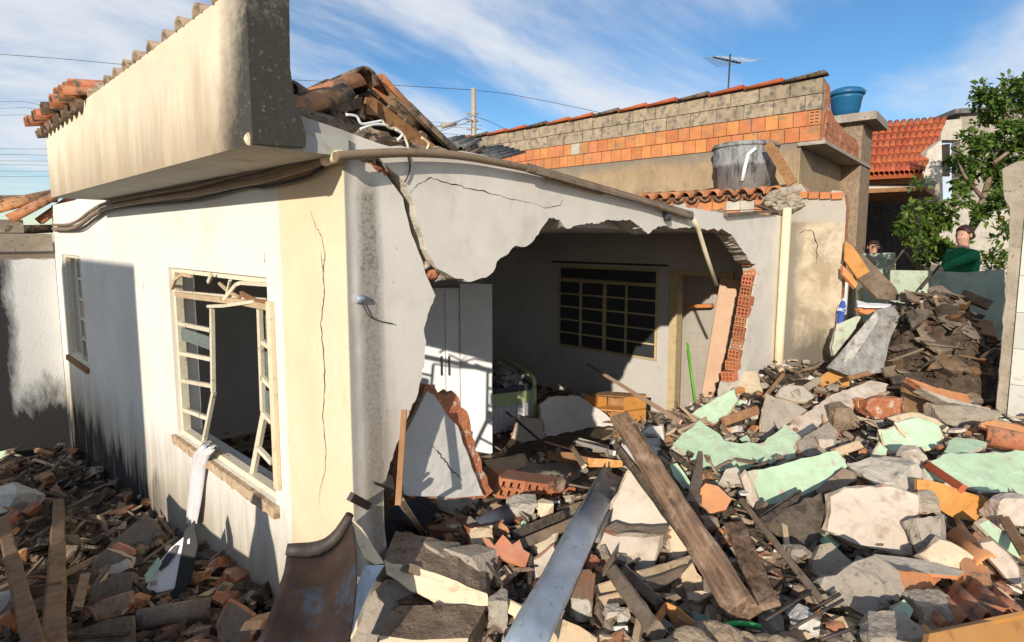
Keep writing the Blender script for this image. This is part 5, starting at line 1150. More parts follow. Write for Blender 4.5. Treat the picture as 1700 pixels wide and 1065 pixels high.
# ---- green painted wall pieces
g1 = [(1118, 736), (1140, 715), (1162, 697), (1182, 712), (1202, 731), (1230, 736), (1260, 736), (1282, 722), (1303, 703), (1326, 722), (1316, 742), (1329, 757), (1283, 770), (1238, 780), (1210, 788), (1177, 783), (1154, 768)]
chunk('green_wall_slab', 'long mint green wall slab left of the other green pieces', 'wall fragment', g1, (1200, 748, .16), nT, .13, ('green_paint', 'plaster_core'), ext=Vector((-.05, -.05, -.13)), jag=.012)
chunk('green_wall_slab', 'small upright mint green piece beside the doorway', 'wall fragment', [(1150, 686), (1168, 673), (1192, 659), (1220, 646), (1225, 664), (1212, 682), (1184, 704), (1170, 698)], (1190, 680, .12), nC, .10, ('green_paint', 'plaster_core'), jag=.008)
chunk('green_wall_slab', 'broad mint green block with pale broken end, front of the green pieces', 'wall fragment', [(1238, 784), (1280, 774), (1319, 765), (1360, 755), (1390, 747), (1406, 773), (1374, 803), (1329, 823), (1265, 842), (1250, 812)], (1310, 795, .16), nC, .16, ('green_paint', 'pink_white_paint'), ext=Vector((.02, .06, -.17)), jag=.008)
chunk('broken_end', 'pale broken end of the broad green block', 'wall fragment', [(1230, 794), (1238, 785), (1250, 808), (1263, 841), (1256, 848), (1242, 828)], (1245, 815, .18), nX, .06, ('pink_white_paint', 'plaster_core'))
chunk('cream_block', 'square pale cream block balanced beside the gable wall end', 'block', [(1221, 624), (1240, 616), (1256, 616), (1265, 648), (1226, 655)], (1243, 636, .16), Vector((-.5, -.3, .8)), .12, ('cream_paint', 'plaster_core'), ext=Vector((-.06, -.05, -.13)), jag=.003)
chunk('grey_board', 'upright grey board with a punched hole among the green pieces', 'panel', [(1273, 653), (1288, 660), (1304, 664), (1318, 668), (1340, 681), (1303, 706), (1262, 733), (1266, 690)], (1295, 690, .20), Vector((-.5, -.7, .5)), .03, ('concrete_grey', 'plaster_core'), jag=.008)
chunk('white_wall_slab', 'long whitish plaster slab slanting up above the green pieces', 'wall fragment', [(1303, 702), (1345, 681), (1380, 655), (1420, 641), (1446, 631), (1474, 637), (1470, 647), (1440, 661), (1380, 691), (1350, 712), (1330, 726)], (1390, 680, .20), nT, .08, ('pink_white_paint', 'plaster_core'), jag=.008)
chunk('green_wall_slab', 'fan shaped mint green piece with cream broken rim', 'wall fragment', [(1490, 702), (1525, 693), (1558, 706), (1563, 725), (1553, 742), (1527, 751), (1512, 733)], (1530, 722, .20), nC, .10, ('green_paint', 'cream_paint'), jag=.008)
chunk('plaster_piece', 'cream plaster rim above the fan shaped green piece', 'plaster', [(1478, 692), (1515, 684), (1552, 694), (1580, 712), (1574, 735), (1560, 748), (1566, 720), (1556, 705), (1525, 693), (1490, 702)], (1530, 695, .19), nC, .10, ('cream_paint', 'plaster_core'), jag=.006)
chunk('green_wall_slab', 'rounded small mint green piece left of the fan shaped one', 'wall fragment', [(1463, 714), (1486, 711), (1500, 724), (1517, 739), (1498, 748), (1478, 748), (1467, 733)], (1485, 730, .18), nC, .08, ('green_paint', 'cream_paint'), jag=.006)
chunk('green_wall_slab', 'narrow mint green sliver at the left of the right hand pieces', 'wall fragment', [(1449, 756), (1461, 737), (1475, 746), (1459, 762)], (1461, 750, .14), nC, .06, ('green_paint', 'cream_paint'))
chunk('green_wall_slab', 'largest mint green slab at the right picture edge', 'wall fragment', [(1532, 779), (1548, 764), (1565, 754), (1616, 752), (1700, 748), (1760, 752), (1760, 840), (1690, 828), (1629, 813), (1598, 806), (1565, 800), (1540, 792)], (1620, 780, .22), nT, .14, ('green_paint', 'pink_white_paint'), jag=.008)
rock('plaster_lump', 'knobbly cream lump at the left end of largest green slab', 'lump', 1486, 746, 1535, 784, .18, 'pink_white_paint', 21)
chunk('green_wall_slab', 'mint green wedge lying on the largest green slab', 'wall fragment', [(1568, 750), (1574, 733), (1588, 725), (1612, 728), (1637, 733), (1630, 742), (1580, 760)], (1600, 742, .26), nU, .08, ('green_paint', 'pink_white_paint'), jag=.005)
rock('stone', 'rounded grey concrete lump behind the green wedge', 'stone', 1552, 674, 1645, 712, .20, 'concrete', 22, dep=.7)
rock('stone', 'pale cemented brick lump above the fan shaped green piece', 'stone', 1425, 655, 1480, 700, .18, 'brick_core', 23)
gutter('barrel_tile', 'reddish barrel tile resting above the largest green slab', [(1640, 722, .26, .15), (1680, 730, .26, .15), (1730, 742, .26, .15)], .15, 'tile_clay', -.8, 'roof tile')
chunk('brick_strip', 'orange brick strip behind the reddish barrel tile', 'brick', [(1628, 702), (1650, 697), (1700, 708), (1740, 716), (1740, 728), (1660, 716), (1630, 712)], (1670, 708, .28), nC, .06, ('orange_clay', 'brick_core'))
LB = thing('concrete_beam', 'long tan lintel beam with exposed orange bricks, right of centre', 'beam', P(1600, 680, 0))
bA, bB = P(1512, 624, .42), P(1735, 682, .55); bd2 = (bB - bA)
chunk('beam_top', None, None, [(1502, 621), (1522, 608), (1560, 617), (1603, 628), (1622, 640), (1700, 661), (1760, 678), (1760, 700), (1700, 684), (1610, 655), (1550, 640)], (1600, 640, .40), nC, .05, ('concrete', 'concrete'), parent=LB)
chunk('brick_strip', 'orange brick faces under the beam top', None, [(1507, 626), (1550, 642), (1600, 653), (1665, 672), (1700, 684), (1660, 680), (1580, 664), (1540, 648)], (1600, 657, .425), nY, .06, ('orange_clay', 'brick_core'), parent=LB, jag=.003)
chunk('beam_lower', None, None, [(1530, 644), (1580, 662), (1640, 676), (1700, 688), (1760, 702), (1760, 718), (1700, 694), (1620, 678), (1570, 666)], (1620, 674, .41), nY, .08, ('concrete_pale', 'concrete'), parent=LB, jag=.004)
chunk('grey_plate', 'small bluish grey plate hanging under the tan lintel beam', 'plate', [(1533, 652), (1562, 662), (1562, 678), (1548, 672)], (1550, 665, .34), nY, .015, ('galvanised', 'galvanised'))
chunk('brown_board', 'dark brown board end under the tan lintel beam', 'board', [(1500, 632), (1530, 642), (1548, 674), (1562, 682), (1555, 700), (1502, 692)], (1528, 668, .16), nY, .03, ('wood_brown', 'wood_brown'))
beam('red_brick_strip', 'narrow red clay strip lying on the largest green slab', 'strip', (1541, 772, .27), (1598, 811, .30), .05, .03, 'tile_red')
chunk('varnished_plank', 'long varnished orange brown panel under the red clay strip', 'panel', [(1522, 795), (1560, 800), (1614, 820), (1646, 830), (1632, 868), (1582, 858), (1545, 838), (1524, 826)], (1580, 828, .18), nF, .02, ('furniture_wood', 'furniture_wood'), jag=.003)
chunk('stone', 'big whitish stone with brushed lower half, right of centre', 'stone', [(1380, 824), (1407, 812), (1466, 808), (1500, 814), (1525, 822), (1525, 850), (1514, 862), (1514, 922), (1480, 916), (1448, 908), (1410, 896), (1372, 880), (1377, 848)], (1450, 866, .22), nS, .16, ('pink_white_paint', 'plaster_core'), jag=.01, rough=.014, mid=2)
rock('stone', 'grey cracked slab lump above the big whitish stone', 'stone', 1428, 772, 1526, 826, .16, 'concrete_pale', 32)
rock('stone', 'flat grey stone right of the big whitish stone', 'stone', 1512, 854, 1570, 916, .20, 'concrete_grey', 33)
LS = chunk('stone', 'large sharp edged grey concrete stone at lower right', 'stone', [(1363, 975), (1366, 957), (1407, 939), (1446, 921), (1470, 930), (1486, 946), (1503, 981), (1472, 1019), (1431, 1016), (1389, 1001)], (1435, 975, .22), nC, .16, ('concrete_grey', 'concrete_grey'), jag=.01, rough=.02, mid=2)
chunk('tan_slab', 'flat tan slab behind the large sharp grey stone', 'slab', [(1351, 928), (1362, 903), (1380, 900), (1424, 940), (1400, 955), (1366, 960), (1350, 950)], (1385, 930, .20), nC, .08, ('concrete', 'concrete'))
chunk('curved_tile', 'large brown tile with bright orange broken edge', 'roof tile', [(1448, 919), (1500, 924), (1555, 934), (1602, 948), (1590, 956), (1540, 952), (1490, 945), (1465, 936)], (1520, 938, .24), nU, .02, ('concrete_pale', 'orange_clay'))
chunk('curved_tile', 'bright orange broken tile face at lower right', 'roof tile', [(1472, 938), (1500, 948), (1545, 954), (1600, 952), (1556, 966), (1546, 976), (1508, 982), (1488, 962)], (1530, 960, .25), nY, .02, ('orange_clay', 'orange_clay'))
corrugated('tile_stack', P(1512, 992, .12), P(1560, 1045, .18), P(1640, 966, .14), 4, .025, M['tile_clay'])
tag([o for o in bpy.data.objects if o.name.startswith('tile_stack')][-1], 'dark red corrugated tile slab in the shadow at lower right', 'roof tile')
gutter('barrel_tile', 'orange barrel tile leaning on cream slab at the right', [(1580, 878, .22, .10), (1604, 900, .23, .10), (1630, 926, .25, .10)], .1, 'orange_clay', -.8, 'roof tile')
chunk('cream_slab', 'grooved cream slab below the orange barrel tile', 'slab', [(1525, 918), (1560, 896), (1580, 900), (1632, 935), (1630, 955), (1590, 950), (1550, 936)], (1580, 925, .20), nC, .06, ('cream_paint', 'concrete'))
chunk('stone', 'long white stone near the right edge', 'stone', [(1629, 902), (1650, 897), (1672, 918), (1690, 942), (1696, 975), (1672, 962), (1642, 928)], (1662, 935, .2), nS, .09, ('pink_white_paint', 'mortar_brown'), jag=.008, rough=.008)
chunk('green_strip', 'mint green strip with shadow near right edge', 'wall fragment', [(1625, 870), (1640, 862), (1700, 905), (1720, 925), (1690, 935), (1650, 895)], (1665, 898, .14), nC, .06, ('green_paint', 'plaster_core'))
beam('timber_lath', 'brown lath over the mint green strip', 'lath', (1668, 862, .22), (1705, 925, .26), .05, .03, 'wood_brown')
rock('stone', 'pale knobbly stone under the largest green slab, right end', 'stone', 1640, 818, 1692, 862, .18, 'pink_white_paint', 38)
rock('stone', 'small round grey stone beside the varnished panel', 'stone', 1520, 820, 1560, 850, .16, 'concrete', 39)
OD = thing('varnished_box', 'orange varnished wooden drawer at the bottom right corner', 'drawer', P(1640, 1060, 0))
chunk('front_panel', None, None, [(1543, 1052), (1620, 1036), (1700, 1020), (1780, 1003), (1780, 1100), (1535, 1100)], (1620, 1060, .38), nY, .02, ('furniture_wood', 'furniture_wood'), jag=0, parent=OD, mid=0)
chunk('rim', None, None, [(1528, 1038), (1536, 1036), (1546, 1046), (1620, 1030), (1700, 1013), (1780, 996), (1780, 1003), (1700, 1020), (1543, 1052)], (1620, 1034, .385), nU, .02, ('furniture_wood', 'furniture_wood'), jag=0, parent=OD, mid=0)
rock('stone', 'rough grey stone at the bottom edge left of the drawer', 'stone', 1425, 1035, 1520, 1085, .20, 'concrete_grey', 40)
rock('stone', 'dark grey shaded stone between sharp stone and drawer', 'stone', 1515, 995, 1590, 1045, .14, 'concrete_grey', 41)
chunk('teal_flake', 'teal painted flake under the sharp grey stone', 'plaster flake', [(1482, 1012), (1500, 994), (1516, 1010), (1508, 1030), (1490, 1032)], (1500, 1015, .18), nC, .03, ('green_paint', 'plaster_core'))
for i, (a, b, r_, lb_) in enumerate([((1270, 1030, .20), (1362, 972, .26), .007, 'rusty rod pointing up right at lower right, longest'), ((1335, 1020, .20), (1395, 985, .28), .007, 'rusty rod beside the bright mortar lump'), ((1310, 1045, .20), (1400, 995, .26), .006, 'thin rusty rod below the other two'), ((1362, 1062, .2), (1440, 1034, .2), .007, 'rusty rod near the bottom edge')]):
    tag(obj('rusty_rod', tb([P(*a), P(*b)], r_, 6), M['iron_dark']), lb_, 'rod', 'rusty rods at lower right')
rock('plaster_lump', 'bright angular mortar lump below sharp grey stone', 'lump', 1312, 1012, 1352, 1050, .16, 'white_paint', 42)
chunk('orange_sheet', 'smooth orange clay sheet below the pointed board', 'brick', [(1164, 810), (1172, 802), (1192, 806), (1215, 828), (1205, 845), (1180, 852), (1163, 838)], (1188, 828, .14), nC, .03, ('orange_clay', 'brick_core'))
chunk('grey_flake', 'rounded grey plaster flake above the orange clay sheet', 'plaster flake', [(1192, 800), (1205, 778), (1222, 774), (1235, 790), (1230, 802), (1210, 806)], (1213, 792, .20), nT, .03, ('pink_white_paint', 'concrete'))
chunk('green_shard', 'thin mint green shard between the beams', 'wall fragment', [(1112, 772), (1124, 768), (1140, 790), (1148, 806), (1136, 812), (1118, 790)], (1130, 790, .14), nC, .04, ('green_paint', 'plaster_core'))
beam('charred_stick', 'dark bar between green shard and long green slab', 'stick', (1112, 752, .16), (1156, 782, .16), .04, .03, 'charred')
chunk('dark_plank', 'dark splintered plank under the broad green block', 'plank', [(1355, 812), (1400, 775), (1418, 785), (1425, 795), (1372, 825), (1360, 826)], (1390, 800, .18), nC, .03, ('wood_weathered', 'charred'), jag=.006)
beam('clay_pipe', 'short tan stick above the cream block', 'stick', (1268, 660, .14), (1300, 622, .16), .04, .04, 'wood_brown')
chunk('tan_wood_block', 'orange brown wood block behind the long whitish slab', 'block', [(1357, 632), (1372, 618), (1395, 614), (1408, 628), (1410, 640), (1396, 640), (1368, 640)], (1385, 628, .18), nC, .08, ('furniture_wood', 'wood_brown'))
beam('branch', 'dark twisted branch along the wall foot behind cream block', 'branch', (1270, 614, .12), (1345, 634, .14), .06, .06, 'charred', rough=.012, seg=10, bend=.05)
chunk('stone_slab', 'flat pale stone slab behind the grey board', 'slab', [(1290, 655), (1300, 640), (1330, 640), (1350, 655), (1340, 664), (1310, 662)], (1320, 652, .14), nT, .05, ('concrete_pale', 'plaster_core'))
beam('plank', 'pale grey board end behind the grey board', 'plank', (1320, 655, .16), (1360, 630, .16), .07, .03, 'plaster_core')
beam('plank', 'brown tilted plank in the gap left of the grey board', 'plank', (1200, 700, .10), (1258, 680, .12), .08, .04, 'wood_brown')
beam('plank', 'pale curved lath over the small upright green piece', 'lath', (1128, 715, .2), (1218, 645, .22), .03, .03, 'wood_raw', bend=.06)
rock('stone', 'earth crusted lump left of the dark hollow', 'stone', 1375, 672, 1425, 715, .12, 'mortar_brown', 43)
rock('stone', 'orange brick lump at the end of the long whitish slab', 'stone', 1420, 664, 1466, 690, .16, 'orange_clay', 44)
beam('brown_offcut', 'tan broken stick below the dark hollow', 'stick', (1384, 752, .18), (1425, 738, .18), .06, .05, 'wood_raw', jag=.02)
rock('plaster_lump', 'pinkish stone in shadow below the long whitish slab', 'lump', 1352, 722, 1378, 745, .14, 'pink_white_paint', 45)
chunk('grey_shadow_slab', 'bluish grey slab in shadow right of long green slab', 'slab', [(1322, 735), (1350, 715), (1376, 700), (1392, 720), (1388, 742), (1345, 757), (1330, 756)], (1355, 735, .10), nT, .05, ('concrete_grey', 'concrete_grey'))
surf('concrete_shaded', (.13, .105, .08), (.22, .18, .14), 6, (.08, .06, .045), 22, bump=.9, bd=.014, dust=.2)  # darkened concrete copy: the left yard's shade is put into the colour
# ---- left yard pieces, several in darkened materials that stand in for shade
beam('forked_timber', 'long brown timber of the forked pair at bottom left, right leg', 'timber', (98, 832, .30), (88, 1090, .42), .075, .05, 'wood_dark', w2=.09, jag=.01, rough=.003)
beam('forked_timber', 'long brown timber of the forked pair at bottom left, left leg', 'timber', (3, 862, .34), (62, 1090, .40), .07, .05, 'wood_dark', w2=.07, jag=.01, rough=.003)
beam('forked_joint', 'short brown piece joining the forked timbers', 'timber', (40, 985, .40), (98, 975, .40), .06, .03, 'wood_dark')
chunk('concrete_slab', 'grey concrete slab tilted against the left wall, uppermost', 'slab', [(178, 906), (215, 874), (240, 853), (256, 866), (272, 892), (245, 916), (219, 938), (196, 925)], (225, 895, .16), nC, .07, ('concrete_shaded', 'concrete_shaded'))
chunk('concrete_slab', 'grey slab below the uppermost one by the left wall', 'slab', [(160, 925), (176, 910), (219, 926), (219, 942), (190, 950), (150, 968)], (190, 930, .14), nC, .07, ('concrete_shaded', 'plaster_core'))
chunk('concrete_slab', 'pale brown slab with ragged edge in left yard', 'slab', [(150, 975), (185, 955), (219, 948), (219, 985), (180, 998), (145, 1004)], (185, 975, .14), nC, .07, ('concrete_shaded', 'concrete_shaded'))
chunk('brick_piece', 'orange brick face set in the uppermost yard slab', 'brick', [(184, 906), (195, 900), (222, 912), (222, 922), (214, 924), (190, 914)], (204, 912, .19), nC, .03, ('brick', 'brick'))
rock('stone', 'white topped stone at the left picture edge', 'stone', -30, 806, 52, 856, .16, 'white_paint', 51)
rock('stone', 'pale stone at the lower left picture edge', 'stone', -10, 976, 32, 1010, .14, 'white_paint', 52)
rock('brick_piece', 'orange brick lump at the bottom left corner', 'brick', 0, 1018, 26, 1046, .14, 'orange_clay', 53)
gutter('fibre_gutter', 'pale grey half round gutter piece at the foot of the left wall', [(224, 1030, .18, .10), (285, 1018, .18, .10), (347, 1008, .18, .10)], .1, 'concrete_shaded', -.8)
chunk('brick_block', 'pinkish block with red core near the rusty sheet', 'block', [(363, 1036), (372, 1012), (380, 998), (404, 1010), (420, 1022), (418, 1045), (408, 1080), (380, 1080), (365, 1060)], (392, 1035, .14), nC, .10, ('concrete_shaded', 'brick_core'))
chunk('ribbed_tile', 'broken grey tile at bottom of left yard', 'roof tile', [(110, 1055), (150, 1038), (219, 1020), (220, 1062), (180, 1090), (110, 1090)], (170, 1050, .12), nC, .03, ('concrete_shaded', 'concrete_shaded'))
beam('yard_stick', 'dark stick lying at the bottom of left yard', 'stick', (100, 1060, .16), (215, 1050, .16), .02, .02, 'charred')
beam('yard_stick', 'dark stick beside the pale half round gutter', 'stick', (255, 1066, .16), (308, 1030, .16), .022, .02, 'charred')
beam('yard_board', 'grey splintered board left of the yard slabs', 'board', (103, 955, .16), (162, 925, .16), .04, .02, 'wood_weathered', jag=.02)
beam('yard_board', 'upright grey board piece in front of yard slabs', 'board', (142, 952, .2), (128, 1010, .18), .05, .02, 'wood_weathered', jag=.02)
chunk('crushed_block', 'crumbled plaster strip on the yard slab edge', 'plaster', [(150, 952), (185, 938), (212, 928), (216, 942), (180, 955), (152, 964)], (182, 945, .19), nC, .03, ('concrete_pale', 'plaster_core'), jag=.008)
chunk('brick_block', 'ochre broken block under the yard slabs', 'block', [(146, 1008), (175, 995), (214, 982), (218, 1000), (200, 1018), (160, 1028)], (182, 1004, .12), nC, .08, ('mortar_brown', 'brick_core'))
rock('stone', 'grey cube of mortar right of the forked timber', 'stone', 103, 893, 132, 922, .14, 'concrete_shaded', 54)
chunk('green_flake', 'pale green flake at the left picture edge', 'plaster flake', [(-10, 752), (18, 745), (16, 752), (-5, 765)], (5, 754, .10), nC, .03, ('green_paint', 'plaster_core'))
# packaging carton
CT = thing('printed_carton', 'crushed white and black printed carton leaning on left wall', 'carton', P(280, 992, 0))
cn = Vector((-.75, -.55, .35)).normalized(); ca = (280, 940, .36)
c1 = chunk('white_face', None, None, [(305, 891), (300, 930), (289, 977), (262, 983), (239, 985), (250, 960), (262, 935), (285, 908)], ca, cn, .01, ('plastic_white', 'plastic_white'), jag=0, parent=CT, mid=0)
c2 = chunk('black_face', None, None, [(322, 864), (328, 905), (316, 960), (306, 985), (288, 996), (282, 985), (290, 975), (303, 905), (306, 882)], (300, 940, .372), cn, .01, ('cable_black', 'cable_black'), jag=0, parent=CT, mid=0)
pcn = P(*ca)
chunk('printed_shape', 'dark printed disc on the white face', None, [(262, 942), (275, 922), (290, 905), (296, 905), (290, 922), (278, 938), (266, 948)], (tuple(pcn + cn*.013),), cn, .003, ('slate_plastic', 'slate_plastic'), jag=0, parent=CT, mid=0)
chunk('printed_mark', 'small grey printed square', None, [(249, 966), (259, 962), (258, 971), (248, 974)], (tuple(pcn + cn*.013),), cn, .003, ('concrete_grey', 'concrete_grey'), jag=0, parent=CT, mid=0)
chunk('printed_mark', 'small white printed mark on the black face', None, [(311, 896), (315, 893), (315, 902), (311, 903)], (tuple(P(300, 940, .372) + cn*.003),), cn, .003, ('plastic_white', 'plastic_white'), jag=0, parent=CT, mid=0)
chunk('inner_flap', None, None, [(240, 955), (262, 925), (268, 935), (252, 960), (243, 968)], (252, 945, .34), cn, .006, ('green_paint', 'green_paint'), jag=0, parent=CT, mid=0)
# white cloth over the sill
bm = bmesh.new(); cl = [[(337, 733), (362, 741)], [(333, 742), (357, 746)], [(325, 752), (346, 757)], [(321, 770), (338, 775)], [(318, 800), (334, 803)], [(313, 835), (329, 838)], [(309, 868), (324, 870)]]
rows = []
for i, (a, b) in enumerate(cl):
    X_ = .03 if i == 0 else -.045 - .012*math.sin(i*1.3); pa, pb_ = onX(*a, X_), onX(*b, X_); r = []
    for j in range(9):
        q = pa.lerp(pb_, j/8); q.x -= .014*math.sin(j*1.9 + i*.5); r.append(q)
    rows.append(r)
R2 = [[[bm.verts.new(q + Vector((.004*e, 0, 0))) for q in r] for r in rows] for e in (0, 1)]
for e in (0, 1):
    for A_, B_ in zip(R2[e], R2[e][1:]):
        for j in range(8): bm.faces.new((A_[j], A_[j + 1], B_[j + 1], B_[j])).smooth = True
for j in (0, 8):
    for i in range(len(rows) - 1): bm.faces.new((R2[0][i][j], R2[0][i + 1][j], R2[1][i + 1][j], R2[1][i][j]))
tag(obj('white_cloth', bm, M['cloth_white']), 'strip of white cloth hanging over the broken window sill', 'cloth')
# electrical box and wire on the mouldy wall strip
eb = thing('cable_bracket', 'small grey cable bracket with loose wire on the mouldy wall strip', 'bracket', onY(597, 496, -.01))
obj('clip', tb([onY(590, 496, -.015), onY(604, 496, -.015)], .018, 8), M['galvanised'], eb)
obj('loose_wire', tb([onY(x, y, -.015) for x, y in [(600, 500), (606, 512), (615, 526), (632, 533), (652, 537)]], .003, 5, 4), M['iron_dark'], eb)
# ================================================================ room furniture
wc = onZ(812, 752, .06)
WR = thing('wardrobe', 'white two panel wardrobe standing in the open room', 'wardrobe', (wc.x, wc.y, 0))
nWr = -FH; a0, a1 = onP(704, 760, wc, nWr), onP(765, 756, wc, nWr); b1 = onP(815, 752, wc, nWr); ztop = onP(790, 470, wc, nWr).z; zt2 = onP(730, 478, wc, nWr).z
def vpanel(name, p, q, z0, z1, dep, mat, parent):
    p, q = Vector((p.x, p.y, 0)), Vector((q.x, q.y, 0)); d = (q - p).normalized(); n = Vector((d.y, -d.x, 0)); n = n if n.dot(FH) > 0 else -n
    bm = bmesh.new(); L = [p, q, q + n*dep, p + n*dep]
    lo = [bm.verts.new(v + ZZ*z0) for v in L]; hi = [bm.verts.new(v + ZZ*z1) for v in L]
    bm.faces.new(lo[::-1]); bm.faces.new(hi)
    for i in range(4): bm.faces.new((lo[i], lo[(i + 1) % 4], hi[(i + 1) % 4], hi[i]))
    return obj(name, bm, mat, parent)
left_ = a0 - RT*.25
vpanel('carcass', left_ + FH*.02, b1 + FH*.02, .02, zt2, .5, M['plastic_white'], WR)
mid1 = a0.lerp(a1, .62)
vpanel('door', left_, mid1 - RT*.004, .08, zt2 - .02, .018, M['plastic_white'], WR)
vpanel('door', mid1 + RT*.004, a1 - RT*.004, .08, zt2 - .02, .018, M['plastic_white'], WR)
vpanel('open_door', a1 - FH*.02 + RT*.01, b1 + RT*.02 - FH*.10, .10, ztop, .02, M['plastic_white'], WR)
for dx_ in (-.05, .04):
    hp_ = mid1 + RT*dx_; obj('handle', tb([Vector((hp_.x, hp_.y, 1.02)) - FH*.03, Vector((hp_.x, hp_.y, 1.25)) - FH*.03], .008, 6), M['iron_dark'], WR)
# bed
b0_, b1_ = onZ(790, 716, .12), onZ(886, 702, .12)
BD = thing('bed', 'bed with pale green frame, dark mattress and pleated skirt', 'bed', (b1_.x, b1_.y, 0))
s = NT('bed_green'); GRN = s.done((.42, .50, .26), .6)
bdir = (b1_ - b0_).normalized(); bn = Vector((-bdir.y, bdir.x, 0)); bn = bn if bn.dot(FH) > 0 else -bn
vpanel('side_rail', b0_ - bdir*.6, b1_, .42, .58, .03, GRN, BD)
vpanel('mattress', b0_ - bdir*.6 + bn*.04, b1_ + bn*.04, .45, .66, 1.3, M['slate_plastic'], BD)
bm = bmesh.new(); rr_ = []
for i in range(61):
    q = (b0_ - bdir*.6).lerp(b1_, i/60) + bn*(.03 + .018*math.sin(i*1.7)); rr_.append((bm.verts.new((q.x, q.y, .05)), bm.verts.new((q.x, q.y, .45))))
for a, b in zip(rr_, rr_[1:]): bm.faces.new((a[0], b[0], b[1], a[1])).smooth = True
obj('pleated_skirt', bm, M['cloth_white'], BD)
obj('post', tb([Vector((b1_.x, b1_.y, .03)), Vector((b1_.x, b1_.y, .62))], .04, 10), GRN, BD)
e2 = b1_ + bn*1.25
obj('foot_rail', tb([Vector((b1_.x, b1_.y, .62)), Vector((b1_.x, b1_.y, .76)) + bn*.1, Vector((e2.x, e2.y, .78)) - bn*.1, Vector((e2.x, e2.y, .62))], .028, 8, 4), GRN, BD)
lumpy('blanket', [b1_ + bn*(.25 + .22*i) - bdir*.3 + ZZ*(.58) for i in range(4)], [.22, .24, .22, .2], M['asbestos'], BD, 3, 3, (1.2, 1, .5), .5, 7)
# bedside cabinet
nb0 = onZ(1036, 705, .12); nb1 = onZ(1072, 700, .12)
NS = thing('bedside_cabinet', 'overturned open brown bedside cabinet near the doorway', 'cabinet', (nb0.x, nb0.y, 0))
dd_ = (nb1 - nb0).normalized(); hz = onP(1040, 660, nb0, -FH).z
sidep = nb0 - RT*.52 + FH*.1
vpanel('side_panel', nb0, nb1, .1, hz, .02, M['furniture_wood'], NS)
for z in (.1, .1 + (hz - .1)*.5, hz): 
    bm = bmesh.new(); L = [nb0, nb1, nb1 - RT*.5 + FH*.12, nb0 - RT*.5 + FH*.12]; lo = [bm.verts.new(Vector((v.x, v.y, z))) for v in L]; hi = [bm.verts.new(Vector((v.x, v.y, z + .02))) for v in L]; bm.faces.new(lo[::-1]); bm.faces.new(hi)
    for i in range(4): bm.faces.new((lo[i], lo[(i + 1) % 4], hi[(i + 1) % 4], hi[i]))
    obj('shelf' if z < hz else 'top', bm, M['wood_brown' if z == hz else 'furniture_wood'], NS)
vpanel('side_panel', sidep, sidep + (nb1 - nb0), .1, hz, .02, M['furniture_wood'], NS)
vpanel('back_panel', nb1 - RT*.5 + FH*.14, nb1 + FH*.02, .1, hz, .012, M['wood_brown'], NS)
# broom
br0, br1 = onX(1141, 569, 6.08), onX(1154, 668, 5.95)
BR = thing('broom_handle', 'bright green broom handle leaning in the doorway', 'broom', br1)
s = NT('broom_green'); obj('handle', tb([br0, br1 + (br1 - br0)*.3], .017, 8), s.done((.10, .42, .02), .4), BR)
# ================================================================ alley: dark heap and thrown-out panels
def hp_c(x, y, D_): return atD(x, y, D_)
hc = atD(1556, 560, 6.1); zb = .9; ztp = atD(1570, 466, 6.0).z
bm = bmesh.new(); rnd5 = random.Random(5); NR = 26; g = {}
for i in range(NR + 1):
    for j in range(NR + 1):
        a, b = (i/NR*2 - 1)*1.0, (j/NR*2 - 1)*.75; r = math.sqrt((a/.70)**2 + (b/.70)**2)
        z = zb - .3 + (ztp - zb + .05)*max(0, 1 - r**3.2)*(1 - .30*sstep(0, .7, a)) + .22*noise.fractal(Vector((a*3.2, b*3.2, 2)), 1, 2, 4)*(r < 1.2)
        p = hc + RT*a + FH*b; g[i, j] = bm.verts.new((p.x, p.y, z))
for i in range(NR):
    for j in range(NR): bm.faces.new((g[i, j], g[i + 1, j], g[i + 1, j + 1], g[i, j + 1]))
hv = [v.co.copy() for v in bm.verts]
for _ in range(2200):
    c = rnd5.choice(hv)
    if c.z < zb - .1: continue
    d = Vector((rnd5.uniform(-1, 1), rnd5.uniform(-1, 1), rnd5.uniform(-.55, .55))).normalized(); L_ = rnd5.choice((.05, .07, .1, .13, .17, .24)); c = c - ZZ*rnd5.uniform(0, .05); bar(bm, c - d*L_/2, c + d*L_/2, rnd5.uniform(.006, .03)*(1 + L_), rnd5.uniform(.004, .015), (rnd5.random(), .3, 1), mi=rnd5.choice((0, 0, 1, 1, 2)))
for _ in range(520):
    c = rnd5.choice(hv)
    if c.z < zb - .1: continue
    shard_sz = rnd5.choice((.03, .05, .07, .1, .14, .18)); R_ = Matrix.Rotation(rnd5.uniform(0, 6), 3, 'Z') @ Matrix.Rotation(rnd5.uniform(-.9, .9), 3, 'X') @ Matrix.Rotation(rnd5.uniform(-.7, .7), 3, 'Y')
    v = [bm.verts.new(c + R_ @ Vector((x*shard_sz*rnd5.uniform(.7, 1.5), y*shard_sz*rnd5.uniform(.2, .6), z*.012))) for x, y, z in ((-1, -1, -1), (1, -1, -1), (1, 1, -1), (-1, 1, -1), (-1, -1, 1), (1, -1, 1), (1, 1, 1), (-1, 1, 1))]
    mi_ = rnd5.choice((1, 2, 3, 3, 4))
    for q in ((0, 3, 2, 1), (4, 5, 6, 7), (0, 1, 5, 4), (1, 2, 6, 5), (2, 3, 7, 6), (3, 0, 4, 7)): bm.faces.new([v[i] for i in q]).material_index = mi_
tag(obj('root_and_debris_heap', bm, [M['soil'], M['charred'], M['wood_dark'], M['wood_weathered'], M['concrete_shaded']]), 'dark heap of roots, soil and broken wood against the green wall', kind='stuff')
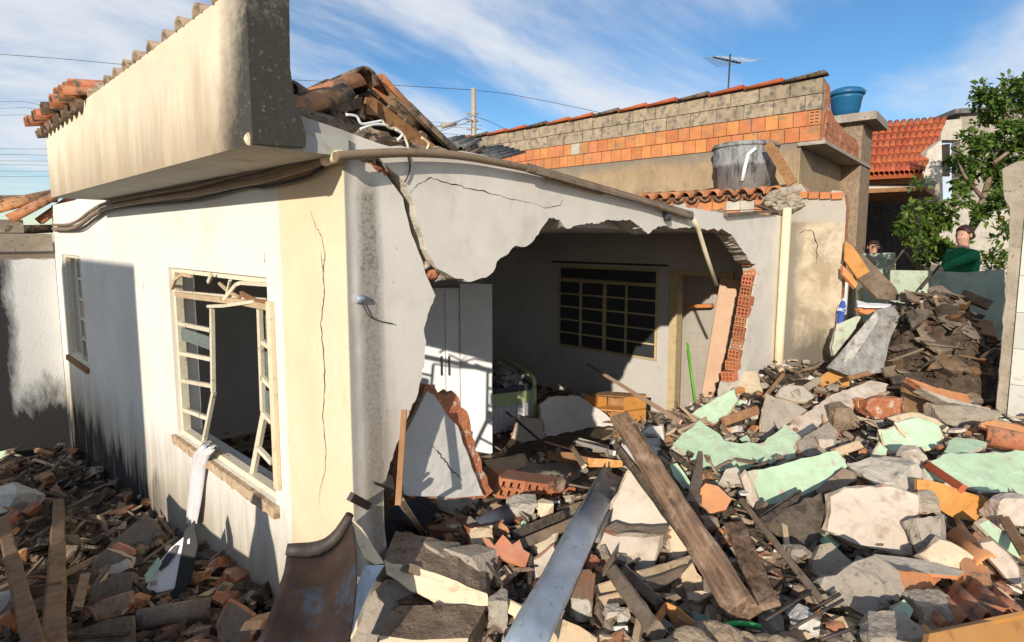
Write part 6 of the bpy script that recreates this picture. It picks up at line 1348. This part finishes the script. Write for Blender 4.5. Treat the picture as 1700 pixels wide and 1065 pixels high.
def at_chunk(name, label, cat, face, D_, n, th, mats, **k): return chunk(name, label, cat, face, (atD(sum(x for x, y in face)/len(face), sum(y for x, y in face)/len(face), D_),), n, th, mats, **k)
at_chunk('sheet_panel', 'pale grey curved sheet leaning beside the corner wall', 'panel', [(1374, 609), (1400, 580), (1430, 545), (1455, 514), (1482, 507), (1496, 526), (1484, 548), (1477, 566), (1470, 598), (1465, 618), (1409, 623)], 6.0, nF, .02, ('rusty_zinc', 'rusty_zinc'), jag=.002)
at_chunk('sheet_panel', 'lighter flat strip on the left of the pale grey curved sheet', 'panel', [(1374, 607), (1404, 574), (1432, 541), (1455, 515), (1459, 530), (1440, 560), (1412, 600), (1398, 616)], 5.95, nX, .02, ('rusty_zinc', 'rusty_zinc'), jag=.002)
CB = thing('cabinet_carcass', 'brown wooden cabinet carcass thrown beside the corner wall', 'cabinet', atD(1450, 520, 6.5))
at_chunk('side_panel', None, None, [(1404, 396), (1422, 410), (1455, 444), (1487, 477), (1497, 498), (1458, 496), (1424, 462), (1400, 428)], 6.4, nF, .03, ('wood_weathered', 'wood_brown'), parent=CB, jag=.001)
at_chunk('door', None, None, [(1403, 400), (1416, 408), (1444, 450), (1424, 462), (1402, 430)], 6.36, nF, .02, ('furniture_wood', 'furniture_wood'), parent=CB, jag=.001)
at_chunk('frame_edge', None, None, [(1399, 440), (1404, 444), (1424, 470), (1420, 478), (1400, 455)], 6.36, nF, .05, ('orange_clay', 'orange_clay'), parent=CB, jag=.001)
at_chunk('white_plate', 'thin white curved plate below the brown cabinet', 'plate', [(1422, 498), (1440, 502), (1480, 504), (1478, 508), (1440, 508), (1424, 506)], 6.2, nU, .02, ('plastic_white', 'plastic_white'), jag=.001)
at_chunk('orange_shell', 'orange rounded shell under the white curved plate', 'shell', [(1424, 510), (1455, 510), (1462, 514), (1440, 522), (1428, 518)], 6.2, nF, .06, ('orange_clay', 'orange_clay'))
at_chunk('blue_cloth', 'crumpled blue and white cloth behind the corner wall edge', 'cloth', [(1393, 510), (1401, 494), (1405, 510), (1399, 534), (1392, 540)], 6.5, nF, .04, ((surf('cloth_blue', (.03, .07, .30), (.06, .12, .42), 9, (.6, .6, .62), 8, (.5, .55), bump=.3) and 'cloth_blue'),)*2)
at_chunk('green_wall_slab', 'pale green wall remnant in shadow behind corner wall', 'wall fragment', [(1384, 575), (1392, 540), (1412, 530), (1432, 520), (1420, 545), (1400, 570), (1386, 590)], 6.3, nF, .08, ('paint_green_faded', 'concrete_pale'))
for i, (x0, y0, x1, y1, D_, w_, mt, lb_) in enumerate([(1467, 618, 1660, 582, 5.9, .11, 'wood_weathered', 'long dark grey plank lying before the dark heap, upper'), (1480, 632, 1662, 602, 5.7, .09, 'charred', 'long dark grey plank lying before the dark heap, lower'), (1588, 500, 1655, 570, 6.0, .07, 'wood_brown', 'brown plank sloping down the right of the dark heap'), (1552, 492, 1563, 528, 5.75, .03, 'wood_raw', 'small pale stick standing in the dark heap'), (1530, 500, 1533, 532, 5.75, .025, 'wood_raw', 'second thin pale stick in the dark heap'), (1408, 628, 1468, 612, 5.8, .05, 'wood_brown', 'brown strip below the pale grey curved sheet')]):
    beam('plank', lb_, 'plank', atD(x0, y0, D_), atD(x1, y1, D_ + .25), w_, .03, mt, jag=.01, rough=.003)
for i, (fc, D_, n_, mt, lb_) in enumerate([([(1520, 560), (1600, 545), (1640, 560), (1560, 585)], 5.75, nT, 'wood_weathered', 'wide grey board lying on the dark heap'), ([(1590, 520), (1650, 535), (1656, 560), (1600, 545)], 5.8, nC, 'wood_brown', 'brown board on the right shoulder of the dark heap'), ([(1505, 520), (1540, 500), (1550, 520), (1515, 545)], 5.8, nC, 'charred', 'black board on the left shoulder of the dark heap'), ([(1560, 590), (1650, 600), (1650, 622), (1540, 612)], 5.6, nC, 'wood_dark', 'dark board at the foot of the dark heap'), ([(1600, 480), (1650, 500), (1640, 512), (1596, 494)], 5.95, nC, 'wood_dark', 'narrow dark board high on the dark heap')]):
    at_chunk('board', lb_, 'board', fc, D_, n_, .03, (mt, mt))
bm = bmesh.new(); bar(bm, atD(1470, 565, 6.3), atD(1520, 520, 6.3), .25, .3, (0, 0, 1)); tag(obj('dark_crate', bm, M['slate_plastic']), 'dark teal crate half buried left of the dark heap', 'crate')
# ================================================================ citrus tree
def leaf_mat(name, a, b):
    s = NT(name); r = s.geo.outputs['Random Per Island']; c = s.ramp(r, 0, 1, a, b); s.b.inputs['Subsurface Weight'].default_value = 0
    tr = s.n('ShaderNodeBsdfTranslucent'); s.l(c, tr.inputs['Color']); mx_ = s.n('ShaderNodeMixShader'); mx_.inputs[0].default_value = .28
    s.done(c, .45, 0, .4); s.l(s.b.outputs[0], mx_.inputs[1]); s.l(tr.outputs[0], mx_.inputs[2]); s.l(mx_.outputs[0], s.out.inputs[0]); return s.m
LFM = leaf_mat('citrus_leaf', (.030, .080, .012), (.15, .22, .03))
TR = thing('citrus_tree', 'leafy citrus tree rising beside the person in green', 'tree', atD(1612, 470, 8.4))
def crown(blobs, n_per, size, D_, seed, flat=.8):
    rnd = random.Random(seed); bm = bmesh.new()
    for (x, y, r) in blobs:
        rr_ = r/F*D_; c0 = atD(x, y, D_ + rnd.uniform(-.5, .5))
        subs = [(c0 + Vector([rnd.gauss(0, .5) for _ in range(3)])*rr_, rr_*rnd.uniform(.25, .5)) for _ in range(7)]
        for _ in range(int(n_per*(r/40)**2)):
            sc_, sr = rnd.choice(subs); v = Vector([rnd.gauss(0, 1) for _ in range(3)]).normalized()*sr*(rnd.random()**.4); p = sc_ + v
            d = (v.normalized() + Vector([rnd.gauss(0, .7) for _ in range(3)]) + Vector((0, 0, -.25))).normalized(); up2 = (Vector((0, 0, 1)) + Vector([rnd.gauss(0, .6) for _ in range(3)])).normalized()
            s_ = d.cross(up2).normalized(); nn_ = s_.cross(d); L_ = size*rnd.uniform(.45, 1.3); W_ = L_*.27
            a = bm.verts.new(p); b = bm.verts.new(p + d*L_*.5 + s_*W_ + nn_*W_*.35); c = bm.verts.new(p + d*L_); e = bm.verts.new(p + d*L_*.5 - s_*W_ + nn_*W_*.35)
            bm.faces.new((a, b, c)); bm.faces.new((a, c, e))
    return bm
bl = [(1700, 130, 22), (1692, 160, 28), (1640, 150, 22), (1622, 165, 16), (1665, 165, 18), (1660, 200, 26), (1695, 215, 34), (1632, 225, 22), (1665, 245, 34), (1610, 240, 22), (1595, 270, 20), (1625, 285, 30), (1690, 280, 40), (1655, 300, 30), (1600, 300, 18), (1725, 240, 40), (1730, 180, 34)]
bl2 = [(1515, 370, 20), (1535, 350, 18), (1540, 385, 26), (1570, 365, 26), (1560, 405, 24), (1590, 345, 22), (1520, 402, 16), (1500, 372, 10), (1585, 420, 18), (1635, 350, 16), (1655, 335, 22), (1665, 380, 16), (1645, 425, 14), (1668, 425, 14), (1540, 425, 18), (1530, 300, 10)]
oc = obj('crown', crown(bl, 760, .105, 8.6, 3), LFM, TR); oc2 = obj('crown', crown(bl2, 760, .10, 8.0, 4), LFM, TR)
tk = [atD(1600, 500, 8.4), atD(1590, 440, 8.4), atD(1606, 395, 8.4), atD(1632, 330, 8.5), atD(1650, 270, 8.6), atD(1668, 200, 8.6), atD(1690, 140, 8.6)]
obj('trunk', tb(tk, [.06, .055, .05, .045, .035, .025, .012], 8), M['wood_weathered'], TR)
for L in ([(1606, 395), (1640, 345), (1690, 330)], [(1632, 330), (1600, 290), (1590, 265)], [(1590, 440), (1560, 405), (1530, 375), (1510, 365)], [(1650, 270), (1690, 240), (1720, 200)], [(1590, 440), (1640, 430), (1660, 400)], [(1555, 470), (1520, 440), (1500, 415)]):
    obj('limb', tb([atD(x, y, 8.3 + .1*i) for i, (x, y) in enumerate(L)], [.03, .022, .012] if len(L) == 3 else [.03, .024, .018, .01], 6), M['wood_weathered'], TR)
fr = bmesh.new(); bmesh.ops.create_icosphere(fr, subdivisions=2, radius=.045); bmesh.ops.translate(fr, verts=fr.verts[:], vec=atD(1662, 362, 7.8)); s = NT('fruit_yellow'); obj('fruit', fr, s.done((.55, .42, .06), .5), TR)
# shrubs behind wall at the right
SH = thing('low_shrub', 'yellow green shrub right of the person in green', 'shrub', atD(1640, 450, 7.8)); obj('foliage', crown([(1648, 440, 16), (1668, 438, 14), (1690, 440, 16), (1665, 480, 12), (1668, 510, 10)], 420, .07, 7.3, 9), leaf_mat('shrub_leaf', (.06, .10, .015), (.2, .24, .04)), SH)
# climbing branch twigs
for i, (L, lb_) in enumerate([([(1500, 415), (1475, 450), (1462, 478)], 'thin bare branch hanging left of tree'), ([(1560, 440), (1540, 465), (1528, 480)], 'dark bare branch resting on the low green wall')]):
    tag(obj('bare_branch', tb([atD(x, y, 6.75) for x, y in L], .014, 6, 4), M['charred']), lb_, 'branch')
# ================================================================ people
def skin_body(name, verts, edges, radii, root=0):
    me = bpy.data.meshes.new(name); me.from_pydata([tuple(v) for v in verts], edges, [])
    o = bpy.data.objects.new(name, me); COL.objects.link(o); md = o.modifiers.new('skin', 'SKIN'); md.use_smooth_shade = True
    for i, r in enumerate(radii):
        sv = me.skin_vertices[0].data[i]; sv.radius = (r, r) if not isinstance(r, tuple) else r; sv.use_root = (i == root)
    ss = o.modifiers.new('sub', 'SUBSURF'); ss.levels = 2; ss.render_levels = 2
    bpy.context.view_layer.update(); dg = bpy.context.evaluated_depsgraph_get(); me2 = bpy.data.meshes.new_from_object(o.evaluated_get(dg)); bpy.data.objects.remove(o); return me2
s = NT('skin_tone'); SKN = s.done(s.ramp(s.noise(20, 3), .3, .7, (.46, .24, .165), (.58, .33, .24)), .55); s = NT('green_jersey'); c = s.ramp(s.noise(14, 4), .3, .7, (.010, .16, .06), (.016, .21, .085)); s.bump(s.noise(25, 4), .6, .02); GJ = s.done(c, .8)
s = NT('hair_brown'); HB = s.done(s.ramp(s.noise(60, 3, .6, 0, (1, 1, .3)), .3, .7, (.018, .009, .007), (.055, .024, .016)), .5); s = NT('dark_trousers'); DT = s.done((.03, .035, .05), .9)
def person(label, headpx, D_, face_dir, shirt, arm_px, scale=1., hair=HB, seated=0):
    hc_ = atD(*headpx, D_); f = Vector(face_dir).normalized(); sd = Vector((-f.y, f.x, 0)); S = scale
    def L(a, b, c): return hc_ + f*(a*S) + sd*(b*S) + ZZ*(c*S)
    V, E_, R_ = [], [], []
    def add(p, r, par=None):
        V.append(p); R_.append(r if not isinstance(r, tuple) else r); i = len(V) - 1
        if par is not None: E_.append((par, i))
        return i
    pel = add(L(.0, 0, -.80), .15*S); sp1 = add(L(.01, 0, -.62), .145*S, pel); sp2 = add(L(-.02, 0, -.33), .165*S, sp1); nk = add(L(-.02, 0, -.185), .085*S, sp2); nk2 = add(L(-.005, 0, -.12), .056*S, nk)
    jw = add(L(.015, 0, -.075), .072*S, nk2); md = add(L(.005, 0, .0), .090*S, jw); tp = add(L(-.005, 0, .072), .076*S, md)
    for si, ap in zip((1, -1), arm_px):
        sh = add(L(-.02, .17*si, -.245), .075*S, sp2)
        el, wr = (ap if ap else (L(.02, .23*si, -.56), L(.12, .2*si, -.78)))
        e_ = add(el, .048*S, sh); w_ = add(wr, .032*S, e_); dr = (wr - el).normalized(); pm = add(wr + dr*.06*S, .030*S, w_)
        pq = dr.cross(ZZ).normalized()
        for q in range(4): k0 = add(wr + dr*.115*S + pq*(q - 1.5)*.021*S, .009*S, pm); add(wr + dr*(.155 - .006*abs(q - 1.4))*S + pq*(q - 1.5)*.024*S - ZZ*.015*S, .008*S, k0)
        k0 = add(wr + dr*.06*S - pq*.05*S, .010*S, pm); add(wr + dr*.10*S - pq*.065*S, .009*S, k0)
    for si in (1, -1):
        hp_ = add(L(0, .09*si, -.90), .095*S, pel); kn = add(L(.03, .10*si, -1.24), .062*S, hp_); an = add(L(0, .10*si, -1.58), .042*S, kn); add(L(.13, .11*si, -1.64), .035*S, an)
    me = skin_body('body', V, E_, R_)
    for m in (SKN, shirt, DT): me.materials.append(m)
    wrs = [V[i] for i in range(len(V))]
    for p in me.polygons:
        c = p.center; h = (c - hc_).z/S; mi = 0 if h > -.165 else (1 if h > -.86 else 2)
        for ap in arm_px:
            if ap and (c - ap[1]).length < .16*S and (c - ap[1]).dot(ap[1] - ap[0]) > -.01: mi = 0
        p.material_index = mi; p.use_smooth = True
    # face relief pushed out of the head surface: nose, brow, eye hollows, lips, chin, ears
    for v in me.vertices:
        q = v.co - hc_; a, b, c = q.dot(f)/S, q.dot(sd)/S, q.z/S
        if c < -.15: continue
        if a > .03:
            g = lambda b0, c0, w_: math.exp(-((b - b0)**2 + (c - c0)**2)/w_**2)
            v.co += f*S*(.042*g(0, -.028, .017) + .012*g(0, .005, .016) - .016*g(.033, .005, .018) - .016*g(-.033, .005, .018) + .008*g(0, -.062, .014) + .012*g(0, -.10, .02))
    T = thing('person', label, 'person', (hc_.x, hc_.y, hc_.z - 1.66*S)); o = link('body', me, T)
    hb_ = bmesh.new(); bmesh.ops.create_uvsphere(hb_, u_segments=20, v_segments=14, radius=1)
    for v in hb_.verts:
        n = v.co.copy(); p = f*(n.x*.108 - .016) + sd*(n.y*.094) + ZZ*(n.z*.115 + .022); a = p.dot(f)
        cut = .06 if p.z > .05 else (.035 if p.z > .02 else -.015)
        if a > cut: p += f*(cut - a)*.9
        if p.z < -.055: p.z = -.055 + (p.z + .055)*.3
        v.co = hc_ + p*S*(1 + .10*noise.noise(n*4) + .04*noise.noise(n*11))
    obj('hair', hb_, hair, T, True)
    bn_ = bmesh.new(); bmesh.ops.create_icosphere(bn_, subdivisions=2, radius=.045*S); bmesh.ops.translate(bn_, verts=bn_.verts[:], vec=L(-.135, 0, -.01)); obj('hair_bun', bn_, hair, T, True)
    for si in (1, -1):
        eb_ = bmesh.new(); bmesh.ops.create_icosphere(eb_, subdivisions=2, radius=.0075*S); bmesh.ops.translate(eb_, verts=eb_.verts[:], vec=L(.078, .031*si, .005)); obj('eye', eb_, M['cable_black'], T)
        er = bmesh.new(); bmesh.ops.create_icosphere(er, subdivisions=2, radius=1); 
        for v in er.verts: n = v.co.copy(); v.co = L(.0 + n.x*.018, (.092 + n.y*.009)*si, -.005 + n.z*.032)
        obj('ear', er, SKN, T, True)
    return T
fdir = (-RT*.97 - FH*.25); Dw = 7.1
person('person in a green long sleeved top standing behind the low green wall', (1600, 390), Dw, fdir, GJ, [(atD(1576, 440, Dw - .12), atD(1556, 450, Dw - .1)), None], 1.0)
person('person half hidden in the dark porch, only head showing', (1450, 410), 10.2, (-FH*.8 - RT*.4), M['cloth_white'], [None, None], 1.0)
# ================================================================ loose rubble between the big pieces
def shard(bm, c, sz, rnd, mi, kind=0):
    a, b, d = ((1, rnd.uniform(.5, .9), rnd.uniform(.35, .7)), (1, rnd.uniform(.6, 1), .22), (2.6, .22, .16))[kind]
    R_ = Matrix.Rotation(rnd.uniform(0, 6.28), 3, 'Z') @ Matrix.Rotation(rnd.uniform(-.7, .7), 3, 'X') @ Matrix.Rotation(rnd.uniform(-.6, .6), 3, 'Y')
    v = [bm.verts.new(c + R_ @ Vector((x*a*sz*rnd.uniform(.55, 1.1), y*b*sz*rnd.uniform(.55, 1.1), z*d*sz*rnd.uniform(.6, 1.1)))) for x, y, z in ((-1, -1, -1), (1, -1, -1), (1, 1, -1), (-1, 1, -1), (-1, -1, 1), (1, -1, 1), (1, 1, 1), (-1, 1, 1))]
    for q in ((0, 3, 2, 1), (4, 5, 6, 7), (0, 1, 5, 4), (1, 2, 6, 5), (2, 3, 7, 6), (3, 0, 4, 7)): bm.faces.new([v[i] for i in q]).material_index = mi
fm = ['concrete', 'concrete_pale', 'brick', 'mortar_brown', 'white_paint', 'wood_weathered', 'soil', 'brick_core', 'orange_clay', 'charred', 'green_paint', 'wood_raw', 'concrete_grey']
wt_ = [15, 6, 6, 14, 3, 15, 13, 6, 2, 15, 1, 5, 9]
def okspot(x, y):
    if x > 6.05 and y > -.1: return False
    if y > -.02 and x < .25 and x > -.02: return False
    if x < 0 and y > 6.35: return False
    if -.02 < y < .17 and x > 4.6: return False
    return True
rnd = random.Random(11); bm = bmesh.new(); n = 0
def region_mats(x, y):
    w_ = list(wt_)
    if x < 0: w_ = [4, 0, 3, 12, 0, 12, 30, 7, 0, 26, 0, 0, 2]  # left yard: darker mix, its colours partly carry the shade there
    if y > .6 and x > 0: w_ = [8, 5, 6, 8, 6, 8, 6, 4, 2, 6, 0, 5, 5]
    if x > 2 and y < -.3: w_[10] += 6; w_[4] += 5; w_[1] += 6; w_[7] += 3; w_[12] -= 4
    return w_
for i in range(15000):
    if i % 2:
        px, py = rnd.uniform(-20, 1720), rnd.uniform(600, 1090); p = hit(px, py)
        if (p - CAM).length > 14: continue
        x, y = p.x, p.y
    else: x, y = rnd.uniform(-1.6, 9), rnd.uniform(-4.2, 1.6) if rnd.random() < .75 else rnd.uniform(0, 6)
    if not okspot(x, y): continue
    if x > 0 and y > 1.4 and rnd.random() < .8: continue
    if in_hero(*proj((x, y, hpile(x, y)))) and rnd.random() < .93: continue
    z = hpile(x, y); sz = rnd.choice((.012, .018, .024, .03, .04, .05)); kd = rnd.choices((0, 1, 2), (5, 3, 2))[0]
    mi = rnd.choices(range(len(fm)), region_mats(x, y))[0]
    if kd == 2: mi = rnd.choice((5, 5, 9, 11, 3)); sz *= 1.6
    shard(bm, Vector((x, y, z - .02 + rnd.uniform(-.02, .03))), sz, rnd, mi, kd); n += 1
tag(obj('small_rubble', bm, [M[m] for m in fm]), 'loose crumbs of brick, mortar, plaster and splinters covering the debris pile', kind='stuff')
# countable middle-sized pieces
LAB = {'brick_fragment': ('broken clay brick fragment loose in the debris pile', 'brick', ['brick', 'brick_core', 'tile_clay']), 'mortar_chunk': ('angular lump of brown grey mortar loose in the debris pile', 'mortar lump', ['concrete', 'mortar_brown', 'concrete_grey']),
       'plaster_shard': ('flat pale plaster shard loose in the debris pile', 'plaster', ['white_paint', 'cream_paint', 'concrete_pale', 'pink_white_paint']), 'wood_splinter': ('short weathered wood splinter loose in the debris pile', 'splinter', ['wood_weathered', 'wood_brown', 'charred', 'wood_raw']), 'tile_shard': ('curved clay roof tile shard loose in the debris pile', 'roof tile', ['tile_clay', 'tile_old'])}
base = {}
for nm, (lb_, ct, mts) in LAB.items():
    for mt in mts:
        for q in range(3):
            b = bmesh.new(); r2 = random.Random(hash((len(nm), mts.index(mt), q)))
            if nm == 'tile_shard':
                for s_ in range(7):
                    pass
                rad = .08; an = [-.9 + 1.8*t/6 for t in range(7)]; L_ = [r2.uniform(.05, .1) for _ in an]; rs = [[b.verts.new((sg*l_ + r2.uniform(-.01, .01), math.sin(a)*rr2, math.cos(a)*rr2 - .06)) for a, l_ in zip(an, L_)] for rr2 in (rad, rad - .013) for sg in (-1, 1)]
                for A_, B_ in ((rs[0], rs[1]), (rs[3], rs[2]), (rs[0], rs[2]), (rs[1], rs[3])):
                    for t in range(6): b.faces.new((A_[t], A_[t + 1], B_[t + 1], B_[t]))
                for t in (0, 6): b.faces.new((rs[0][t], rs[1][t], rs[3][t], rs[2][t]))
                bmesh.ops.recalc_face_normals(b, faces=b.faces[:])
            elif nm in ('brick_fragment', 'mortar_chunk'):
                b.free(); b = rock_bm(.085, .06, .045, r2.randint(0, 999), .06, 5 if nm == 'brick_fragment' else 7, False)
            else:
                L_, W_, T_ = ((.085, .07, .012) if nm == 'plaster_shard' else (.16, .02, .012)); m_ = 7 if nm == 'plaster_shard' else 6
                if nm == 'plaster_shard': out = [(math.cos(6.28*t/m_)*L_*r2.uniform(.6, 1.1), math.sin(6.28*t/m_)*W_*r2.uniform(.6, 1.1)) for t in range(m_)]
                else: out = [(-L_, -W_), (L_*.7, -W_*.9), (L_*1.1, -W_*.2), (L_*.8, W_*.7), (-L_*.6, W_), (-L_*1.1, W_*.3)]
                lo = [b.verts.new((x, y, -T_)) for x, y in out]; hi = [b.verts.new((x*.95, y*.95, T_)) for x, y in out]; b.faces.new(lo[::-1]); b.faces.new(hi)
                for t in range(m_): b.faces.new((lo[t], lo[(t + 1) % m_], hi[(t + 1) % m_], hi[t]))
            me = bpy.data.meshes.new(nm); b.to_mesh(me); b.free(); me.materials.append(M[mt]); base.setdefault(nm, []).append(me)
used = []
for i in range(620):
    px, py = rnd.uniform(0, 1700), rnd.uniform(690, 1062)
    if px > 1280: py = rnd.uniform(620, 1062)
    p = hit(px, py); x, y = p.x, p.y
    if not okspot(x, y) or (p - CAM).length > 9 or (x > 0 and y > 1.6) or (in_hero(px, py) and rnd.random() < .95): continue
    nm = rnd.choices(list(LAB), (3, 4, 5 if x > 1.5 else 3 if x > 0 else .3, 5, 2))[0]; me = rnd.choice(base[nm])
    if x < 0 and me.materials[0].name in ('wood_raw', 'concrete_grey', 'concrete', 'brick'): continue  # left yard drops paler pieces, darker ones stand in for its shade
    if x > 1.5 and me.materials[0].name in ('charred', 'concrete_grey') and rnd.random() < .5: continue
    o = bpy.data.objects.new(nm, me); COL.objects.link(o)
    o.location = (x, y, hpile(x, y) + rnd.uniform(-.01, .05)); s_ = rnd.uniform(.6, 1.25) if rnd.random() < .75 else rnd.uniform(1.25, 1.9)
    if nm == 'wood_splinter': s_ *= 1.25
    rad_ = s_*.10*F/(p - CAM).length
    if s_ > .8 and any(in_hero(px + a*rad_, py + b*rad_) for a, b in ((1, 0), (-1, 0), (0, 1), (0, -1), (.7, .7), (-.7, .7), (.7, -.7), (-.7, -.7))):
        s_ = rnd.uniform(.4, .65)
    o.scale = (s_*rnd.uniform(.8, 1.2), s_, s_*rnd.uniform(.8, 1.2)); o.rotation_euler = (rnd.uniform(-.6, .6), rnd.uniform(-.6, .6), rnd.uniform(0, 6.28))
    used.append((o, nm, me.materials[0].name, s_))

# each loose piece is described by its look and by the big piece it lies at
import re as _re
SHORT = _re.compile(r"\b(lying|leaning|below|beside|with|in|at|under|left|right|between|above|slanting|standing|behind|propped|wedged|near|resting|sticking|running|crossing|tilted|balanced|set|by|of|on|before|from|just|among|within|across|against|hanging|over|pointing|along|joining|front)\b")
her = []
for q in list(COL.objects):
    if q.parent is None and 'category' in q.keys() and 'label' in q.keys() and q.type in ('MESH', 'EMPTY') and q.name.split('.')[0] not in LAB:
        m_ = SHORT.search(q['label']); sh = q['label'][:m_.start()].strip(' ,') if m_ else q['label']
        if len(sh.split()) >= 2 and q['category'] not in ('wire', 'house', 'building', 'wall', 'pole', 'tank', 'antenna'): her.append((Vector(q.location), sh))
COLW = {'brick': 'orange red', 'brick_core': 'dull red', 'tile_clay': 'clay red', 'tile_old': 'dark mossy', 'concrete': 'tan grey', 'mortar_brown': 'brown', 'concrete_grey': 'grey', 'white_paint': 'off-white', 'cream_paint': 'cream', 'concrete_pale': 'pale', 'pink_white_paint': 'pinkish white', 'wood_weathered': 'weathered', 'wood_brown': 'brown', 'charred': 'charred black', 'wood_raw': 'light tan'}
KW = {'brick_fragment': 'broken brick piece', 'mortar_chunk': 'lump of mortar', 'plaster_shard': 'flat plaster shard', 'wood_splinter': 'wood splinter', 'tile_shard': 'curved roof tile shard'}
seen = {}
for o, nm, mt, s_ in used:
    p = o.location; near = sorted(her, key=lambda h: (h[0] - p).length); sz = 'small' if s_ < 1 else 'larger' if s_ > 1.5 else 'medium'
    for lp, sh in near[:4]:
        d = p - lp; a, b = d.dot(RT), d.dot(FH); rel = ('right of' if a > 0 else 'left of') if abs(a) > abs(b) else ('behind' if b > 0 else 'in front of')
        lb_ = ' '.join(('%s %s %s %s the %s' % (sz, COLW.get(mt, 'grey'), KW[nm], rel, sh)).split()[:16])
        if lb_ not in seen: break
    seen[lb_] = 1; tag(o, lb_, LAB[nm][1], LAB[nm][1] + ' pieces loose in the debris pile')
